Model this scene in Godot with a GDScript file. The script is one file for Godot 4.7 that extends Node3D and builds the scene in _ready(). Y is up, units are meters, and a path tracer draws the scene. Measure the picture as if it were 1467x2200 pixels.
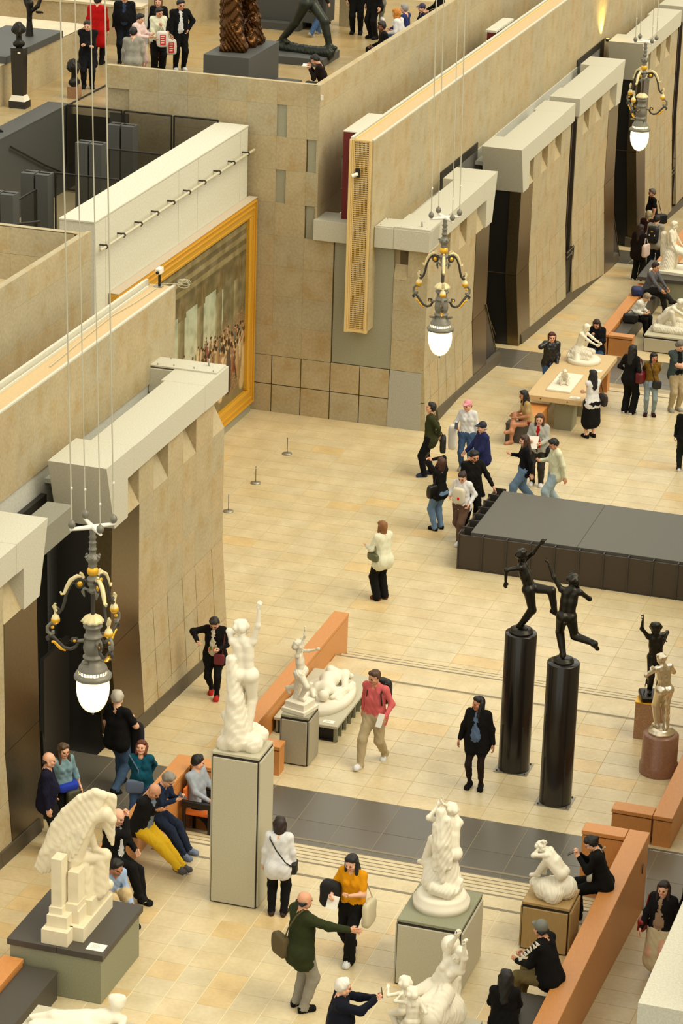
extends Node3D
# Museum nave seen from an upper gallery. x runs across the nave, -z away from the camera, metres.

var M := {}
var taken := {}
var meshes := {}
var rng := RandomNumberGenerator.new()

func _ready():
	rng.seed = 4711
	setup_view()
	make_materials()
	build_floors()
	build_walls()
	build_terrace()
	build_furniture()
	build_figures()
	build_lamps()
	build_small_things()

func setup_view():
	var cam := Camera3D.new()
	cam.name = "camera"
	var yaw := deg_to_rad(-17.0066)
	var pitch := deg_to_rad(20.7069)
	var roll := deg_to_rad(1.7844)
	var f := Vector3(sin(yaw) * cos(pitch), -sin(pitch), -cos(yaw) * cos(pitch))
	var r := Vector3(cos(yaw), 0, sin(yaw))
	var u := r.cross(f)
	cam.transform = Transform3D(Basis(r * cos(roll) + u * sin(roll), u * cos(roll) - r * sin(roll), -f), Vector3(17.1, 22.3, 62.3))
	cam.fov = 2.0 * rad_to_deg(atan(1100.0 / 6183.5))
	cam.near = 0.5
	cam.far = 400.0
	add_child(cam)
	cam.current = true
	# daylight from the glazed vault: a bright, even, slightly warm sky overhead
	var sky_mat := ProceduralSkyMaterial.new()
	sky_mat.sky_top_color = Color(1.0, 0.985, 0.93)
	sky_mat.sky_horizon_color = Color(0.9, 0.88, 0.82)
	sky_mat.sky_curve = 0.35
	sky_mat.ground_bottom_color = Color(0.6, 0.57, 0.5)
	sky_mat.ground_horizon_color = Color(0.9, 0.88, 0.82)
	sky_mat.sun_angle_max = 0.0
	sky_mat.energy_multiplier = 1.0
	var sky := Sky.new()
	sky.sky_material = sky_mat
	var env := Environment.new()
	env.background_mode = Environment.BG_SKY
	env.sky = sky
	env.tonemap_mode = Environment.TONE_MAPPER_LINEAR
	env.tonemap_exposure = 1.36
	env.sdfgi_enabled = true
	env.ssao_enabled = true
	env.ssil_enabled = true
	var we := WorldEnvironment.new()
	we.name = "world_environment"
	we.environment = env
	add_child(we)
	# the sun, diffused by the frosted glass of the vault
	var sun := DirectionalLight3D.new()
	sun.name = "daylight"
	sun.light_color = Color(1.0, 0.96, 0.86)
	sun.light_energy = 0.6
	sun.light_angular_distance = 40.0
	sun.shadow_enabled = true
	sun.transform = Transform3D(Basis.looking_at(Vector3(-0.75, -1.0, -0.12), Vector3.FORWARD), Vector3(6, 40, 10))
	add_child(sun)

# ---------- small tools ----------
func numbered(called: String) -> String:
	if not taken.has(called):
		taken[called] = 0
		return called
	taken[called] += 1
	return "%s_%03d" % [called, taken[called]]

func tag(o: Node, label: String, category: String, group := "", kind := ""):
	if label: o.set_meta("label", label)
	if category: o.set_meta("category", category)
	if group: o.set_meta("group", group)
	if kind: o.set_meta("kind", kind)
	return o

func thing(called: String, label: String, category: String, at := Vector3.ZERO, turn := 0.0, group := "") -> Node3D:
	var o := Node3D.new()
	o.name = numbered(called)
	add_child(o)
	o.position = at
	o.rotation.y = turn
	tag(o, label, category, group)
	return o

func structure(called: String, label: String, category := "structure") -> Node3D:
	var o := thing(called, label, category)
	o.set_meta("kind", "structure")
	return o

func put(parent: Node, called: String, mesh: Mesh, m: Material, at := Vector3.ZERO) -> MeshInstance3D:
	var o := MeshInstance3D.new()
	o.name = called
	o.mesh = mesh
	o.material_override = m
	o.position = at
	parent.add_child(o, true)
	return o

func top(called: String, mesh: Mesh, m: Material, label: String, category: String, at := Vector3.ZERO, group := "") -> MeshInstance3D:
	var o := put(self, numbered(called), mesh, m, at)
	tag(o, label, category, group)
	return o

# a mesh being collected: flat faces
class Bld:
	var v := PackedVector3Array()
	var n := PackedVector3Array()
	func tri(a: Vector3, b: Vector3, c: Vector3):
		var q := (b - a).cross(c - a)
		if q.length_squared() < 1e-14: return
		q = q.normalized()
		v.append_array([a, c, b])
		n.append_array([q, q, q])
	func quad(a: Vector3, b: Vector3, c: Vector3, d: Vector3):
		tri(a, b, c)
		tri(a, c, d)
	# eight corners: bottom ring then top ring, each counter-clockwise seen from above
	func hexa(p: Array):
		quad(p[3], p[2], p[1], p[0])
		quad(p[4], p[5], p[6], p[7])
		for i in 4:
			var j := (i + 1) % 4
			quad(p[i], p[j], p[j + 4], p[i + 4])
	func box(lo: Vector3, hi: Vector3):
		hexa([Vector3(lo.x, lo.y, hi.z), Vector3(hi.x, lo.y, hi.z), Vector3(hi.x, lo.y, lo.z), Vector3(lo.x, lo.y, lo.z),
			Vector3(lo.x, hi.y, hi.z), Vector3(hi.x, hi.y, hi.z), Vector3(hi.x, hi.y, lo.z), Vector3(lo.x, hi.y, lo.z)])
	# box with chamfered edges on all sides
	func cbox(lo: Vector3, hi: Vector3, c: float):
		var a := lo + Vector3(c, 0, c); var b := hi - Vector3(c, 0, c)
		var rings := [[lo.y, c], [lo.y + c, 0.0], [hi.y - c, 0.0], [hi.y, c]]
		var prev := []
		for r in rings:
			var e: float = r[1]
			var y: float = r[0]
			var x0 := lo.x + e; var x1 := hi.x - e; var z0 := lo.z + e; var z1 := hi.z - e
			var q := c if e == 0.0 else 0.0
			var ring := [Vector3(x0 + q, y, z1), Vector3(x1 - q, y, z1), Vector3(x1, y, z1 - q), Vector3(x1, y, z0 + q), Vector3(x1 - q, y, z0), Vector3(x0 + q, y, z0), Vector3(x0, y, z0 + q), Vector3(x0, y, z1 - q)]
			if prev.size():
				for i in 8:
					var j := (i + 1) % 8
					quad(prev[i], prev[j], ring[j], ring[i])
			else:
				quad(ring[7], ring[5], ring[3], ring[1])
			prev = ring
		quad(prev[0], prev[2], prev[4], prev[6])
	# polygon in the xy plane of basis (u, w), extruded along e
	func prism(poly: Array, origin: Vector3, u: Vector3, w: Vector3, e: Vector3):
		var pts := PackedVector2Array()
		for p in poly: pts.append(p)
		if Geometry2D.is_polygon_clockwise(pts): pts.reverse()
		var flip := u.cross(w).dot(e) < 0.0
		var idx := Geometry2D.triangulate_polygon(pts)
		var lo := []; var hi := []
		for p in pts:
			lo.append(origin + u * p.x + w * p.y)
			hi.append(origin + u * p.x + w * p.y + e)
		for i in range(0, idx.size(), 3):
			var a := idx[i]; var b := idx[i + 1]; var c := idx[i + 2]
			if (pts[b] - pts[a]).cross(pts[c] - pts[a]) < 0.0:
				var t := b; b = c; c = t
			if flip:
				tri(hi[a], hi[c], hi[b]); tri(lo[a], lo[b], lo[c])
			else:
				tri(hi[a], hi[b], hi[c]); tri(lo[a], lo[c], lo[b])
		for i in pts.size():
			var j := (i + 1) % pts.size()
			if flip: quad(lo[j], lo[i], hi[i], hi[j])
			else: quad(lo[i], lo[j], hi[j], hi[i])
	func mesh() -> ArrayMesh:
		var a := []
		a.resize(Mesh.ARRAY_MAX)
		a[Mesh.ARRAY_VERTEX] = v
		a[Mesh.ARRAY_NORMAL] = n
		var m := ArrayMesh.new()
		m.add_surface_from_arrays(Mesh.PRIMITIVE_TRIANGLES, a)
		return m

func box_mesh(lo: Vector3, hi: Vector3, c := 0.0) -> ArrayMesh:
	var key := "%.3f,%.3f,%.3f,%.3f,%.3f,%.3f,%.3f" % [lo.x, lo.y, lo.z, hi.x, hi.y, hi.z, c]
	if not meshes.has(key):
		var b := Bld.new()
		if c > 0.0: b.cbox(lo, hi, c)
		else: b.box(lo, hi)
		meshes[key] = b.mesh()
	return meshes[key]

# a box part given by its two corners, with its own origin at its base
func boxp(parent: Node, called: String, lo: Vector3, hi: Vector3, m: Material, c := 0.0) -> MeshInstance3D:
	var at := Vector3((lo.x + hi.x) / 2, lo.y, (lo.z + hi.z) / 2)
	return put(parent, called, box_mesh(lo - at, hi - at, c), m, at)

func smooth_mesh(v: PackedVector3Array, n: PackedVector3Array, idx: PackedInt32Array, col = null) -> ArrayMesh:
	var a := []
	a.resize(Mesh.ARRAY_MAX)
	a[Mesh.ARRAY_VERTEX] = v
	a[Mesh.ARRAY_NORMAL] = n
	a[Mesh.ARRAY_INDEX] = idx
	if col != null: a[Mesh.ARRAY_COLOR] = col
	var m := ArrayMesh.new()
	m.add_surface_from_arrays(Mesh.PRIMITIVE_TRIANGLES, a)
	return m

# surface of revolution; profile = [[radius, y], ...] from bottom to top; wave scallops the radius
func lathe(profile: Array, seg := 24, wave := 0.0, waves := 0) -> ArrayMesh:
	var st := SurfaceTool.new()
	st.begin(Mesh.PRIMITIVE_TRIANGLES)
	st.set_smooth_group(0)
	for i in profile.size() - 1:
		for s in seg:
			var q := []
			for e in [[i, s], [i, s + 1], [i + 1, s + 1], [i + 1, s]]:
				var t: float = TAU * (int(e[1]) % seg) / seg
				var pr: Array = profile[e[0]]
				var rr: float = pr[0] * (1.0 + wave * cos(waves * t))
				q.append(Vector3(rr * sin(t), pr[1], rr * cos(t)))
			for k in [0, 2, 1, 0, 3, 2]: st.add_vertex(q[k])
	st.generate_normals()
	return st.commit()

# a tube along points with radii (number or array)
func tube(pts: Array, rad, seg := 8, closed_ends := true) -> ArrayMesh:
	var v := PackedVector3Array(); var n := PackedVector3Array(); var idx := PackedInt32Array()
	var k := pts.size()
	var up := Vector3.UP
	var prev_side := Vector3.ZERO
	for i in k:
		var t: Vector3 = (pts[mini(i + 1, k - 1)] - pts[maxi(i - 1, 0)]).normalized()
		var side := t.cross(up)
		if side.length() < 0.1: side = t.cross(Vector3.RIGHT)
		if prev_side != Vector3.ZERO:
			side = prev_side - t * prev_side.dot(t)
		side = side.normalized()
		prev_side = side
		var w := side.cross(t)
		var r: float = rad[i] if rad is Array else rad
		for s in seg:
			var a := TAU * s / seg
			var d := side * cos(a) + w * sin(a)
			v.append(pts[i] + d * r)
			n.append(d)
	for i in k - 1:
		for s in seg:
			var a := i * seg + s; var b := i * seg + (s + 1) % seg
			idx.append_array([a, b, a + seg, b, b + seg, a + seg])
	if closed_ends:
		for e in [0, k - 1]:
			var c := v.size()
			var t: Vector3 = (pts[1] - pts[0]).normalized() * -1.0 if e == 0 else (pts[k - 1] - pts[k - 2]).normalized()
			v.append(pts[e]); n.append(t)
			for s in seg:
				v.append(v[e * seg + s]); n.append(t)
			for s in seg:
				if e == 0: idx.append_array([c, c + 1 + (s + 1) % seg, c + 1 + s])
				else: idx.append_array([c, c + 1 + s, c + 1 + (s + 1) % seg])
	return smooth_mesh(v, n, idx)

func bar(a: Vector3, b: Vector3, r: float, seg := 6) -> ArrayMesh:
	return tube([a, b], r, seg)

func join(list: Array) -> ArrayMesh:
	var st := SurfaceTool.new()
	for e in list:
		if e is Array: st.append_from(e[0], 0, e[1])
		else: st.append_from(e, 0, Transform3D.IDENTITY)
	return st.commit()

func at(p: Vector3) -> Transform3D:
	return Transform3D(Basis.IDENTITY, p)

# ---------- materials ----------
func plain(c: Color, rough := 0.8, metal := 0.0, spec := 0.5) -> StandardMaterial3D:
	var m := StandardMaterial3D.new()
	m.albedo_color = c
	m.roughness = rough
	m.metallic = metal
	m.metallic_specular = spec
	return m

var grains := {}
# a grain texture: tones around white, made from noise; kind picks the pattern
func grain(kind: String) -> ImageTexture:
	if grains.has(kind): return grains[kind]
	var fn := FastNoiseLite.new()
	fn.seed = kind.hash() % 10000
	fn.noise_type = FastNoiseLite.TYPE_SIMPLEX_SMOOTH
	var size := 256
	var a: Image; var b: Image
	fn.frequency = 0.012
	fn.fractal_octaves = 4
	a = fn.get_seamless_image(size, size)
	fn.frequency = 0.11
	fn.seed += 7
	b = fn.get_seamless_image(size, size)
	var im := Image.create(size, size, false, Image.FORMAT_RGB8)
	for y in size:
		for x in size:
			var u := a.get_pixel(x, y).r
			var w := b.get_pixel(x, y).r
			var c := Color.WHITE
			match kind:
				"stone":
					var t := clampf(0.9 + 0.1 * u + 0.06 * (w - 0.5), 0, 1)
					c = Color(t, t * (0.992 - 0.015 * (1.0 - u)), t * (0.985 - 0.05 * (1.0 - u)))
				"sand":
					var rust := smoothstep(0.58, 0.9, u)
					var t := clampf(0.9 + 0.1 * (w - 0.5) - 0.06 * u, 0, 1)
					c = Color(t, t * (1.0 - 0.035 * rust), t * (1.0 - 0.11 * rust))
				"speck":
					var t := clampf(0.95 + 0.1 * (w - 0.5), 0, 1)
					c = Color(t, t, t)
				"vein":
					var ve := 1.0 - smoothstep(0.0, 0.055, absf(u - 0.5))
					var t := clampf(0.66 + 0.34 * w, 0, 1)
					c = Color(t, t * (0.9 + 0.1 * ve), t * (0.86 + 0.1 * ve)).lerp(Color(1, 0.94, 0.8), ve * 0.45)
				"wood":
					var t := clampf(0.9 + 0.12 * (b.get_pixel((x * 3) % size, y / 6).r - 0.5), 0, 1)
					c = Color(t, t * 0.985, t * 0.96)
				"marble":
					var t := clampf(0.95 + 0.05 * u - 0.02 * w, 0, 1)
					c = Color(t, t * 0.992, t * 0.972)
				"cloth":
					var t := clampf(0.9 + 0.2 * (w - 0.5), 0, 1)
					c = Color(t, t, t)
			im.set_pixel(x, y, c)
	im.generate_mipmaps()
	grains[kind] = ImageTexture.create_from_image(im)
	return grains[kind]

func grained(c: Color, kind: String, per_metre: float, rough := 0.8, metal := 0.0, spec := 0.5) -> StandardMaterial3D:
	var m := plain(c, rough, metal, spec)
	m.albedo_texture = grain(kind)
	m.uv1_triplanar = true
	m.uv1_world_triplanar = true
	m.uv1_scale = Vector3.ONE * per_metre
	return m

func make_materials():
	# floor stones: four tones of one limestone
	M.tile = []
	for c in [Color(0.835, 0.778, 0.63), Color(0.828, 0.77, 0.622), Color(0.835, 0.77, 0.612), Color(0.825, 0.775, 0.637)]:
		M.tile.append(grained(c, "stone", 0.37, 0.34))
	M.tile_ochre = grained(Color(0.85, 0.755, 0.56), "stone", 0.5, 0.36)
	M.joint_pale = plain(Color(0.90, 0.85, 0.72), 0.7)
	M.joint_dark = plain(Color(0.74, 0.67, 0.51), 0.8)
	M.band = []
	for c in [Color(0.40, 0.378, 0.33), Color(0.38, 0.36, 0.315), Color(0.39, 0.365, 0.32)]:
		M.band.append(grained(c, "speck", 1.1, 0.3))
	M.joint_band = plain(Color(0.56, 0.52, 0.43), 0.6)
	M.nosing = plain(Color(0.50, 0.465, 0.385), 0.7)
	# sandstone walls
	M.sand = []
	for c in [Color(0.80, 0.73, 0.57), Color(0.785, 0.72, 0.565), Color(0.795, 0.715, 0.55), Color(0.775, 0.72, 0.58)]:
		M.sand.append(grained(c, "sand", 0.41, 0.75))
	M.sand_joint = plain(Color(0.60, 0.53, 0.40), 0.9)
	M.cap = grained(Color(0.80, 0.785, 0.705), "speck", 0.9, 0.8)
	M.cap_plate = M.cap
	M.grey_panel = grained(Color(0.62, 0.61, 0.515), "speck", 1.0, 0.8)
	M.grey_stone = grained(Color(0.55, 0.54, 0.475), "speck", 0.8, 0.75)
	M.block_grey = grained(Color(0.70, 0.69, 0.63), "speck", 0.8, 0.7)
	M.plaster = grained(Color(0.80, 0.80, 0.76), "speck", 0.5, 0.85)
	M.paint_wall = grained(Color(0.84, 0.83, 0.755), "speck", 0.6, 0.85)
	M.paint_top = M.paint_wall
	M.bronze_panel = grained(Color(0.46, 0.395, 0.275), "speck", 0.4, 0.3, 0.85)
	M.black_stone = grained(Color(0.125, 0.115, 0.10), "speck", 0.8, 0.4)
	M.edge_line = plain(Color(0.46, 0.40, 0.28), 0.5, 0.3)
	M.base_stone = grained(Color(0.33, 0.295, 0.225), "speck", 0.9, 0.5)
	M.wood = grained(Color(0.855, 0.59, 0.33), "wood", 1.2, 0.42)
	M.wood_pale = grained(Color(0.87, 0.765, 0.575), "wood", 1.4, 0.6)
	M.frame_gold = grained(Color(0.86, 0.65, 0.2), "speck", 1.0, 0.4, 0.2)
	M.grille = plain(Color(0.87, 0.75, 0.50), 0.55)
	M.dark_void = plain(Color(0.10, 0.07, 0.035), 0.9)
	M.tile_terrace_dimmed = [grained(Color(0.76, 0.665, 0.475), "sand", 0.4, 0.3), grained(Color(0.75, 0.67, 0.50), "sand", 0.4, 0.3), grained(Color(0.77, 0.66, 0.455), "sand", 0.4, 0.3)]  # sand tone darkened: the terrace's weaker light is put into the colour
	M.dark_grey = grained(Color(0.30, 0.305, 0.292), "speck", 1.0, 0.6)
	M.dark_grey_top = M.dark_grey
	M.frame_black = plain(Color(0.12, 0.105, 0.085), 0.5, 0.3)
	M.mesh_glass = plain(Color(0.2, 0.185, 0.14, 0.3), 0.4)
	M.mesh_glass.transparency = BaseMaterial3D.TRANSPARENCY_ALPHA
	M.clear_glass = plain(Color(0.75, 0.72, 0.62, 0.18), 0.05)
	M.clear_glass.transparency = BaseMaterial3D.TRANSPARENCY_ALPHA
	M.stage_top = grained(Color(0.365, 0.355, 0.32), "speck", 1.1, 0.55)
	M.stage_side = grained(Color(0.245, 0.20, 0.155), "speck", 0.9, 0.5)
	M.stage_rib = plain(Color(0.20, 0.185, 0.165), 0.5)
	M.ped_panel = grained(Color(0.76, 0.735, 0.635), "speck", 1.6, 0.7)
	M.ped_ochre = grained(Color(0.72, 0.605, 0.395), "wood", 0.9, 0.6)
	M.travertine = grained(Color(0.70, 0.68, 0.60), "wood", 2.2, 0.6)
	M.ped_seam = plain(Color(0.12, 0.095, 0.085), 0.6)
	M.ped_olive = grained(Color(0.56, 0.56, 0.455), "speck", 1.2, 0.75)
	M.slab_dark = grained(Color(0.285, 0.265, 0.235), "speck", 1.2, 0.5)
	M.marble = grained(Color(0.925, 0.905, 0.84), "marble", 0.9, 0.55)
	M.marble_cream = grained(Color(0.90, 0.865, 0.765), "marble", 0.9, 0.6)
	for m in [M.marble, M.marble_cream]:
		m.subsurf_scatter_enabled = true
		m.subsurf_scatter_strength = 0.1
	M.bronze = plain(Color(0.17, 0.16, 0.135), 0.36, 0.75)
	M.bronze_brown = grained(Color(0.38, 0.27, 0.13), "vein", 1.2, 0.26, 0.85)
	M.bronze_green = plain(Color(0.19, 0.205, 0.175), 0.42, 0.7)
	M.gilt = plain(Color(0.86, 0.81, 0.71), 0.3, 0.9)
	M.column_black = plain(Color(0.10, 0.085, 0.075), 0.2)
	M.granite_red = grained(Color(0.62, 0.49, 0.40), "vein", 1.6, 0.28)
	M.granite_mix = grained(Color(0.72, 0.60, 0.46), "vein", 1.6, 0.35)
	M.iron = plain(Color(0.47, 0.455, 0.40), 0.5, 0.35)
	M.iron_dark = plain(Color(0.26, 0.24, 0.21), 0.5, 0.4)
	M.gold = plain(Color(0.90, 0.69, 0.19), 0.35, 0.55)
	M.gold_pale = plain(Color(0.86, 0.80, 0.60), 0.5, 0.2)
	M.cable = plain(Color(0.78, 0.76, 0.66), 0.5, 0.3)
	M.steel = plain(Color(0.60, 0.58, 0.52), 0.4, 0.5)
	M.white_paint = plain(Color(0.90, 0.88, 0.82), 0.6)
	M.paper = plain(Color(0.92, 0.905, 0.85), 0.9)
	M.red_panel = plain(Color(0.40, 0.085, 0.075), 0.7)
	M.black_plastic = plain(Color(0.06, 0.058, 0.055), 0.45)
	M.print_red = plain(Color(0.80, 0.09, 0.09), 0.6)

func pick(list: Array) -> Material:
	return list[rng.randi() % list.size()]

func ramp(z: float) -> float:
	if z < -2.8: return 0.072 * (z + 2.8)
	if z < 12.0: return 0.0
	if z < 19.95: return 0.0503 * (z - 12.0)
	if z < 22.12: return 0.4
	return 0.4 + 0.0717 * (z - 22.12)

# ---------- floors ----------
var tile_cache := {}
func tile_mesh(w: float, d: float) -> ArrayMesh:
	var key := "%.3f_%.3f" % [w, d]
	if not tile_cache.has(key):
		var b := Bld.new()
		var hx := w / 2 - 0.003; var hz := d / 2 - 0.003
		var c := 0.003
		var lo := [Vector3(-hx, -0.03, hz), Vector3(hx, -0.03, hz), Vector3(hx, -0.03, -hz), Vector3(-hx, -0.03, -hz)]
		var hi := [Vector3(-hx + c, 0, hz - c), Vector3(hx - c, 0, hz - c), Vector3(hx - c, 0, -hz + c), Vector3(-hx + c, 0, -hz + c)]
		b.quad(hi[0], hi[1], hi[2], hi[3])
		for i in 4: b.quad(lo[i], lo[(i + 1) % 4], hi[(i + 1) % 4], hi[i])
		tile_cache[key] = b.mesh()
	return tile_cache[key]

# a paved field; y is a number or ends [y at z0, y at z1]
func paving(parent: Node3D, x0: float, x1: float, nx: int, z0: float, z1: float, nz: int, ya: float, yb: float, mats: Array, ochre := 0.0, called := "floor_tile"):
	var w := (x1 - x0) / nx; var d := (z1 - z0) / nz
	var slope := atan2(ya - yb, z1 - z0)
	var m := tile_mesh(w, d / cos(slope))
	for i in nx:
		for j in nz:
			var t := (j + 0.5) / nz
			var o := put(parent, called, m, M.tile_ochre if rng.randf() < ochre else pick(mats), Vector3(x0 + (i + 0.5) * w, lerpf(ya, yb, t), z0 + (j + 0.5) * d))
			o.rotation.x = slope

func bed(parent: Node3D, x0: float, x1: float, z0: float, z1: float, ya: float, yb: float, m: Material, deep := 0.3, called := "screed"):
	var b := Bld.new()
	b.hexa([Vector3(x0, yb - deep, z1), Vector3(x1, yb - deep, z1), Vector3(x1, ya - deep, z0), Vector3(x0, ya - deep, z0),
		Vector3(x0, yb - 0.005, z1), Vector3(x1, yb - 0.005, z1), Vector3(x1, ya - 0.005, z0), Vector3(x0, ya - 0.005, z0)])
	put(parent, called, b.mesh(), m)

func strip(parent: Node3D, x0: float, x1: float, z: float, y: float, w := 0.06):
	boxp(parent, "warning_strip", Vector3(x0, y - 0.002, z - w / 2), Vector3(x1, y + 0.004, z + w / 2), M.nosing)

func build_floors():
	var f := structure("floor", "pale stone crossing floor in front of the painting", "floor")
	bed(f, -4.45, 2.36, 6.7, 13.42, 0, 0, M.joint_dark)
	paving(f, -2.77, 2.36, 7, 6.7, 13.42, 14, 0, 0, M.tile, 0.04)
	bed(f, 2.36, 12.06, 6.7, 13.42, 0, 0, M.joint_dark)
	paving(f, 2.36, 12.06, 10, 6.7, 13.42, 14, 0, 0, M.tile, 0.04)
	strip(f, 2.6, 9.5, 13.2, 0.0)
	var g := structure("floor", "pale stone floor around the dark stage", "floor")
	bed(g, -4.45, 12.06, 0.0, 6.7, 0, 0, M.joint_dark)
	paving(g, -2.77, 2.36, 7, 0.0, 6.7, 14, 0, 0, M.tile, 0.05)
	paving(g, 2.36, 12.06, 10, 0.0, 6.7, 14, 0, 0, M.tile, 0.04)
	paving(g, -4.45, -2.77, 2, 0.0, 13.42, 20, 0, 0, [M.tile[1], M.tile[2]], 0.1)
	var h := structure("floor", "pale stone floor under the long sculpture table", "floor")
	bed(h, -0.3, 2.38, -2.8, 0.0, 0, 0, M.joint_dark)
	bed(h, 2.38, 12.06, -5.39, 0.0, 0, 0, M.joint_dark)
	paving(h, -0.1, 2.38, 3, -2.8, 0.0, 6, 0, 0, M.tile, 0.05)
	paving(h, 2.38, 12.06, 10, -5.39, 0.0, 11, 0, 0, M.tile, 0.05)
	# far aisle and the level beyond the far steps
	var fa := structure("floor", "sloping stone aisle floor along the far pavilion wall", "floor")
	bed(fa, -1.3, 2.2, -42.0, -2.8, ramp(-42.0), 0.0, M.joint_dark)
	paving(fa, 0.1, 2.3, 3, -6.4, -2.8, 6, ramp(-6.4), 0, M.tile, 0.08)
	paving(fa, -1.2, 2.3, 4, -8.4, -6.4, 2, ramp(-8.4), ramp(-6.4), M.band, 0.0, "dark_tile")
	paving(fa, 0.1, 2.1, 3, -21.0, -8.4, 18, ramp(-21.0), ramp(-8.4), M.tile, 0.1)
	paving(fa, -1.2, 2.1, 4, -23.0, -21.0, 2, ramp(-23.0), ramp(-21.0), M.band, 0.0, "dark_tile")
	paving(fa, 0.1, 2.1, 3, -42.0, -23.0, 24, ramp(-42.0), ramp(-23.0), M.tile, 0.1)
	var fb := structure("floor", "stone floor below the far steps between orange parapets", "floor")
	bed(fb, 2.0, 12.06, -40.0, -6.4, -0.55, -0.55, M.joint_dark)
	paving(fb, 2.3, 12.06, 12, -9.3, -6.46, 3, -0.55, -0.55, M.band, 0.0, "dark_tile")
	paving(fb, 2.38, 9.66, 12, -20.0, -9.3, 18, -0.55, -0.55, M.tile, 0.06)
	var st := structure("floor", "far stone steps with grey nosings", "steps")
	for i in 4:
		var y := -0.14 * i; var z := -5.39 - 0.36 * i
		boxp(st, "step", Vector3(2.3, -0.8, z), Vector3(9.7, y, z + 0.37), M.tile[i % 4], 0.004)
		boxp(st, "nosing", Vector3(2.31, y, z + 0.006), Vector3(9.69, y + 0.003, z + 0.022), M.nosing)
	strip(h, 2.6, 9.5, -4.75, 0.0)
	# first steps: up from the crossing to the middle level
	st = structure("floor", "three shallow stone steps beside the orange parapet", "steps")
	for i in 3:
		var y := 0.133 * (i + 1); var z := 13.42 + 0.4 * i
		boxp(st, "step", Vector3(2.38, -0.2, z), Vector3(9.66, y, z + 0.42), M.tile[i % 4], 0.004)
		boxp(st, "nosing", Vector3(2.39, y, z + 0.005), Vector3(9.65, y + 0.003, z + (0.05 if i == 2 else 0.02)), M.nosing)
	f = structure("floor", "pale stone middle level around the two black columns", "floor")
	bed(f, 2.1, 9.95, 14.6, 19.95, 0.4, 0.4, M.joint_dark)
	paving(f, 2.38, 9.66, 10, 14.62, 19.95, 11, 0.4, 0.4, M.tile, 0.04)
	strip(f, 2.5, 9.6, 15.05, 0.4)
	# dark band across nave and aisles
	f = structure("floor", "dark stone band of large square tiles across the nave", "floor")
	bed(f, -1.3, 12.06, 19.95, 22.3, 0.4, 0.4, M.joint_band)
	paving(f, -1.34, 12.06, 18, 19.95, 22.12, 2, 0.4, 0.4, M.band, 0.0, "dark_tile")
	strip(f, 3.1, 8.9, 21.7, 0.4)
	# second steps
	st = structure("floor", "six pale stone steps below the dark band", "steps")
	for i in 6:
		var y := 0.4 + 0.125 * (i + 1); var z := 22.1 + 0.34 * i
		boxp(st, "step", Vector3(2.38, 0.1, z), Vector3(9.66, y, z + 0.35), M.tile[i % 4], 0.004)
		boxp(st, "nosing", Vector3(2.39, y, z + 0.005), Vector3(9.65, y + 0.003, z + (0.05 if i == 5 else 0.025)), M.nosing)
	f = structure("floor", "near stone floor of square tiles with pale joints", "floor")
	bed(f, 2.1, 9.95, 24.1, 36.0, 1.15, 1.15, M.joint_pale)
	paving(f, 2.38, 9.66, 15, 24.14, 33.3, 19, 1.15, 1.15, M.tile, 0.1)
	strip(f, 2.5, 9.6, 24.25, 1.15)
	# near aisles, ramped
	for side in 2:
		var x0 := 0.12 if side == 0 else 9.99
		var x1 := 2.08 if side == 0 else 11.94
		f = structure("floor", "sloping left aisle floor along the near pavilion wall" if side == 0 else "sloping right aisle floor outside the orange parapet", "floor")
		bed(f, x0 - 0.3, x1 + 0.3, 13.42, 19.95, 0.05, 0.4, M.joint_dark)
		paving(f, x0, x1, 3, 13.42, 19.95, 12, 0.05, 0.4, M.tile, 0.08)
		bed(f, x0 - 0.3, x1 + 0.3, 22.12, 36.0, 0.4, 1.4, M.joint_dark)
		paving(f, x0, x1, 3, 22.12, 33.0, 22, 0.4, 1.18, M.tile, 0.16)

# ---------- walls ----------
# front of the pavilion wall at height y, sloping out below the bend
func front_x(y: float, bend: float) -> float:
	return -0.04 if y >= bend else -0.04 + 0.065 * (bend - y)

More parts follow.
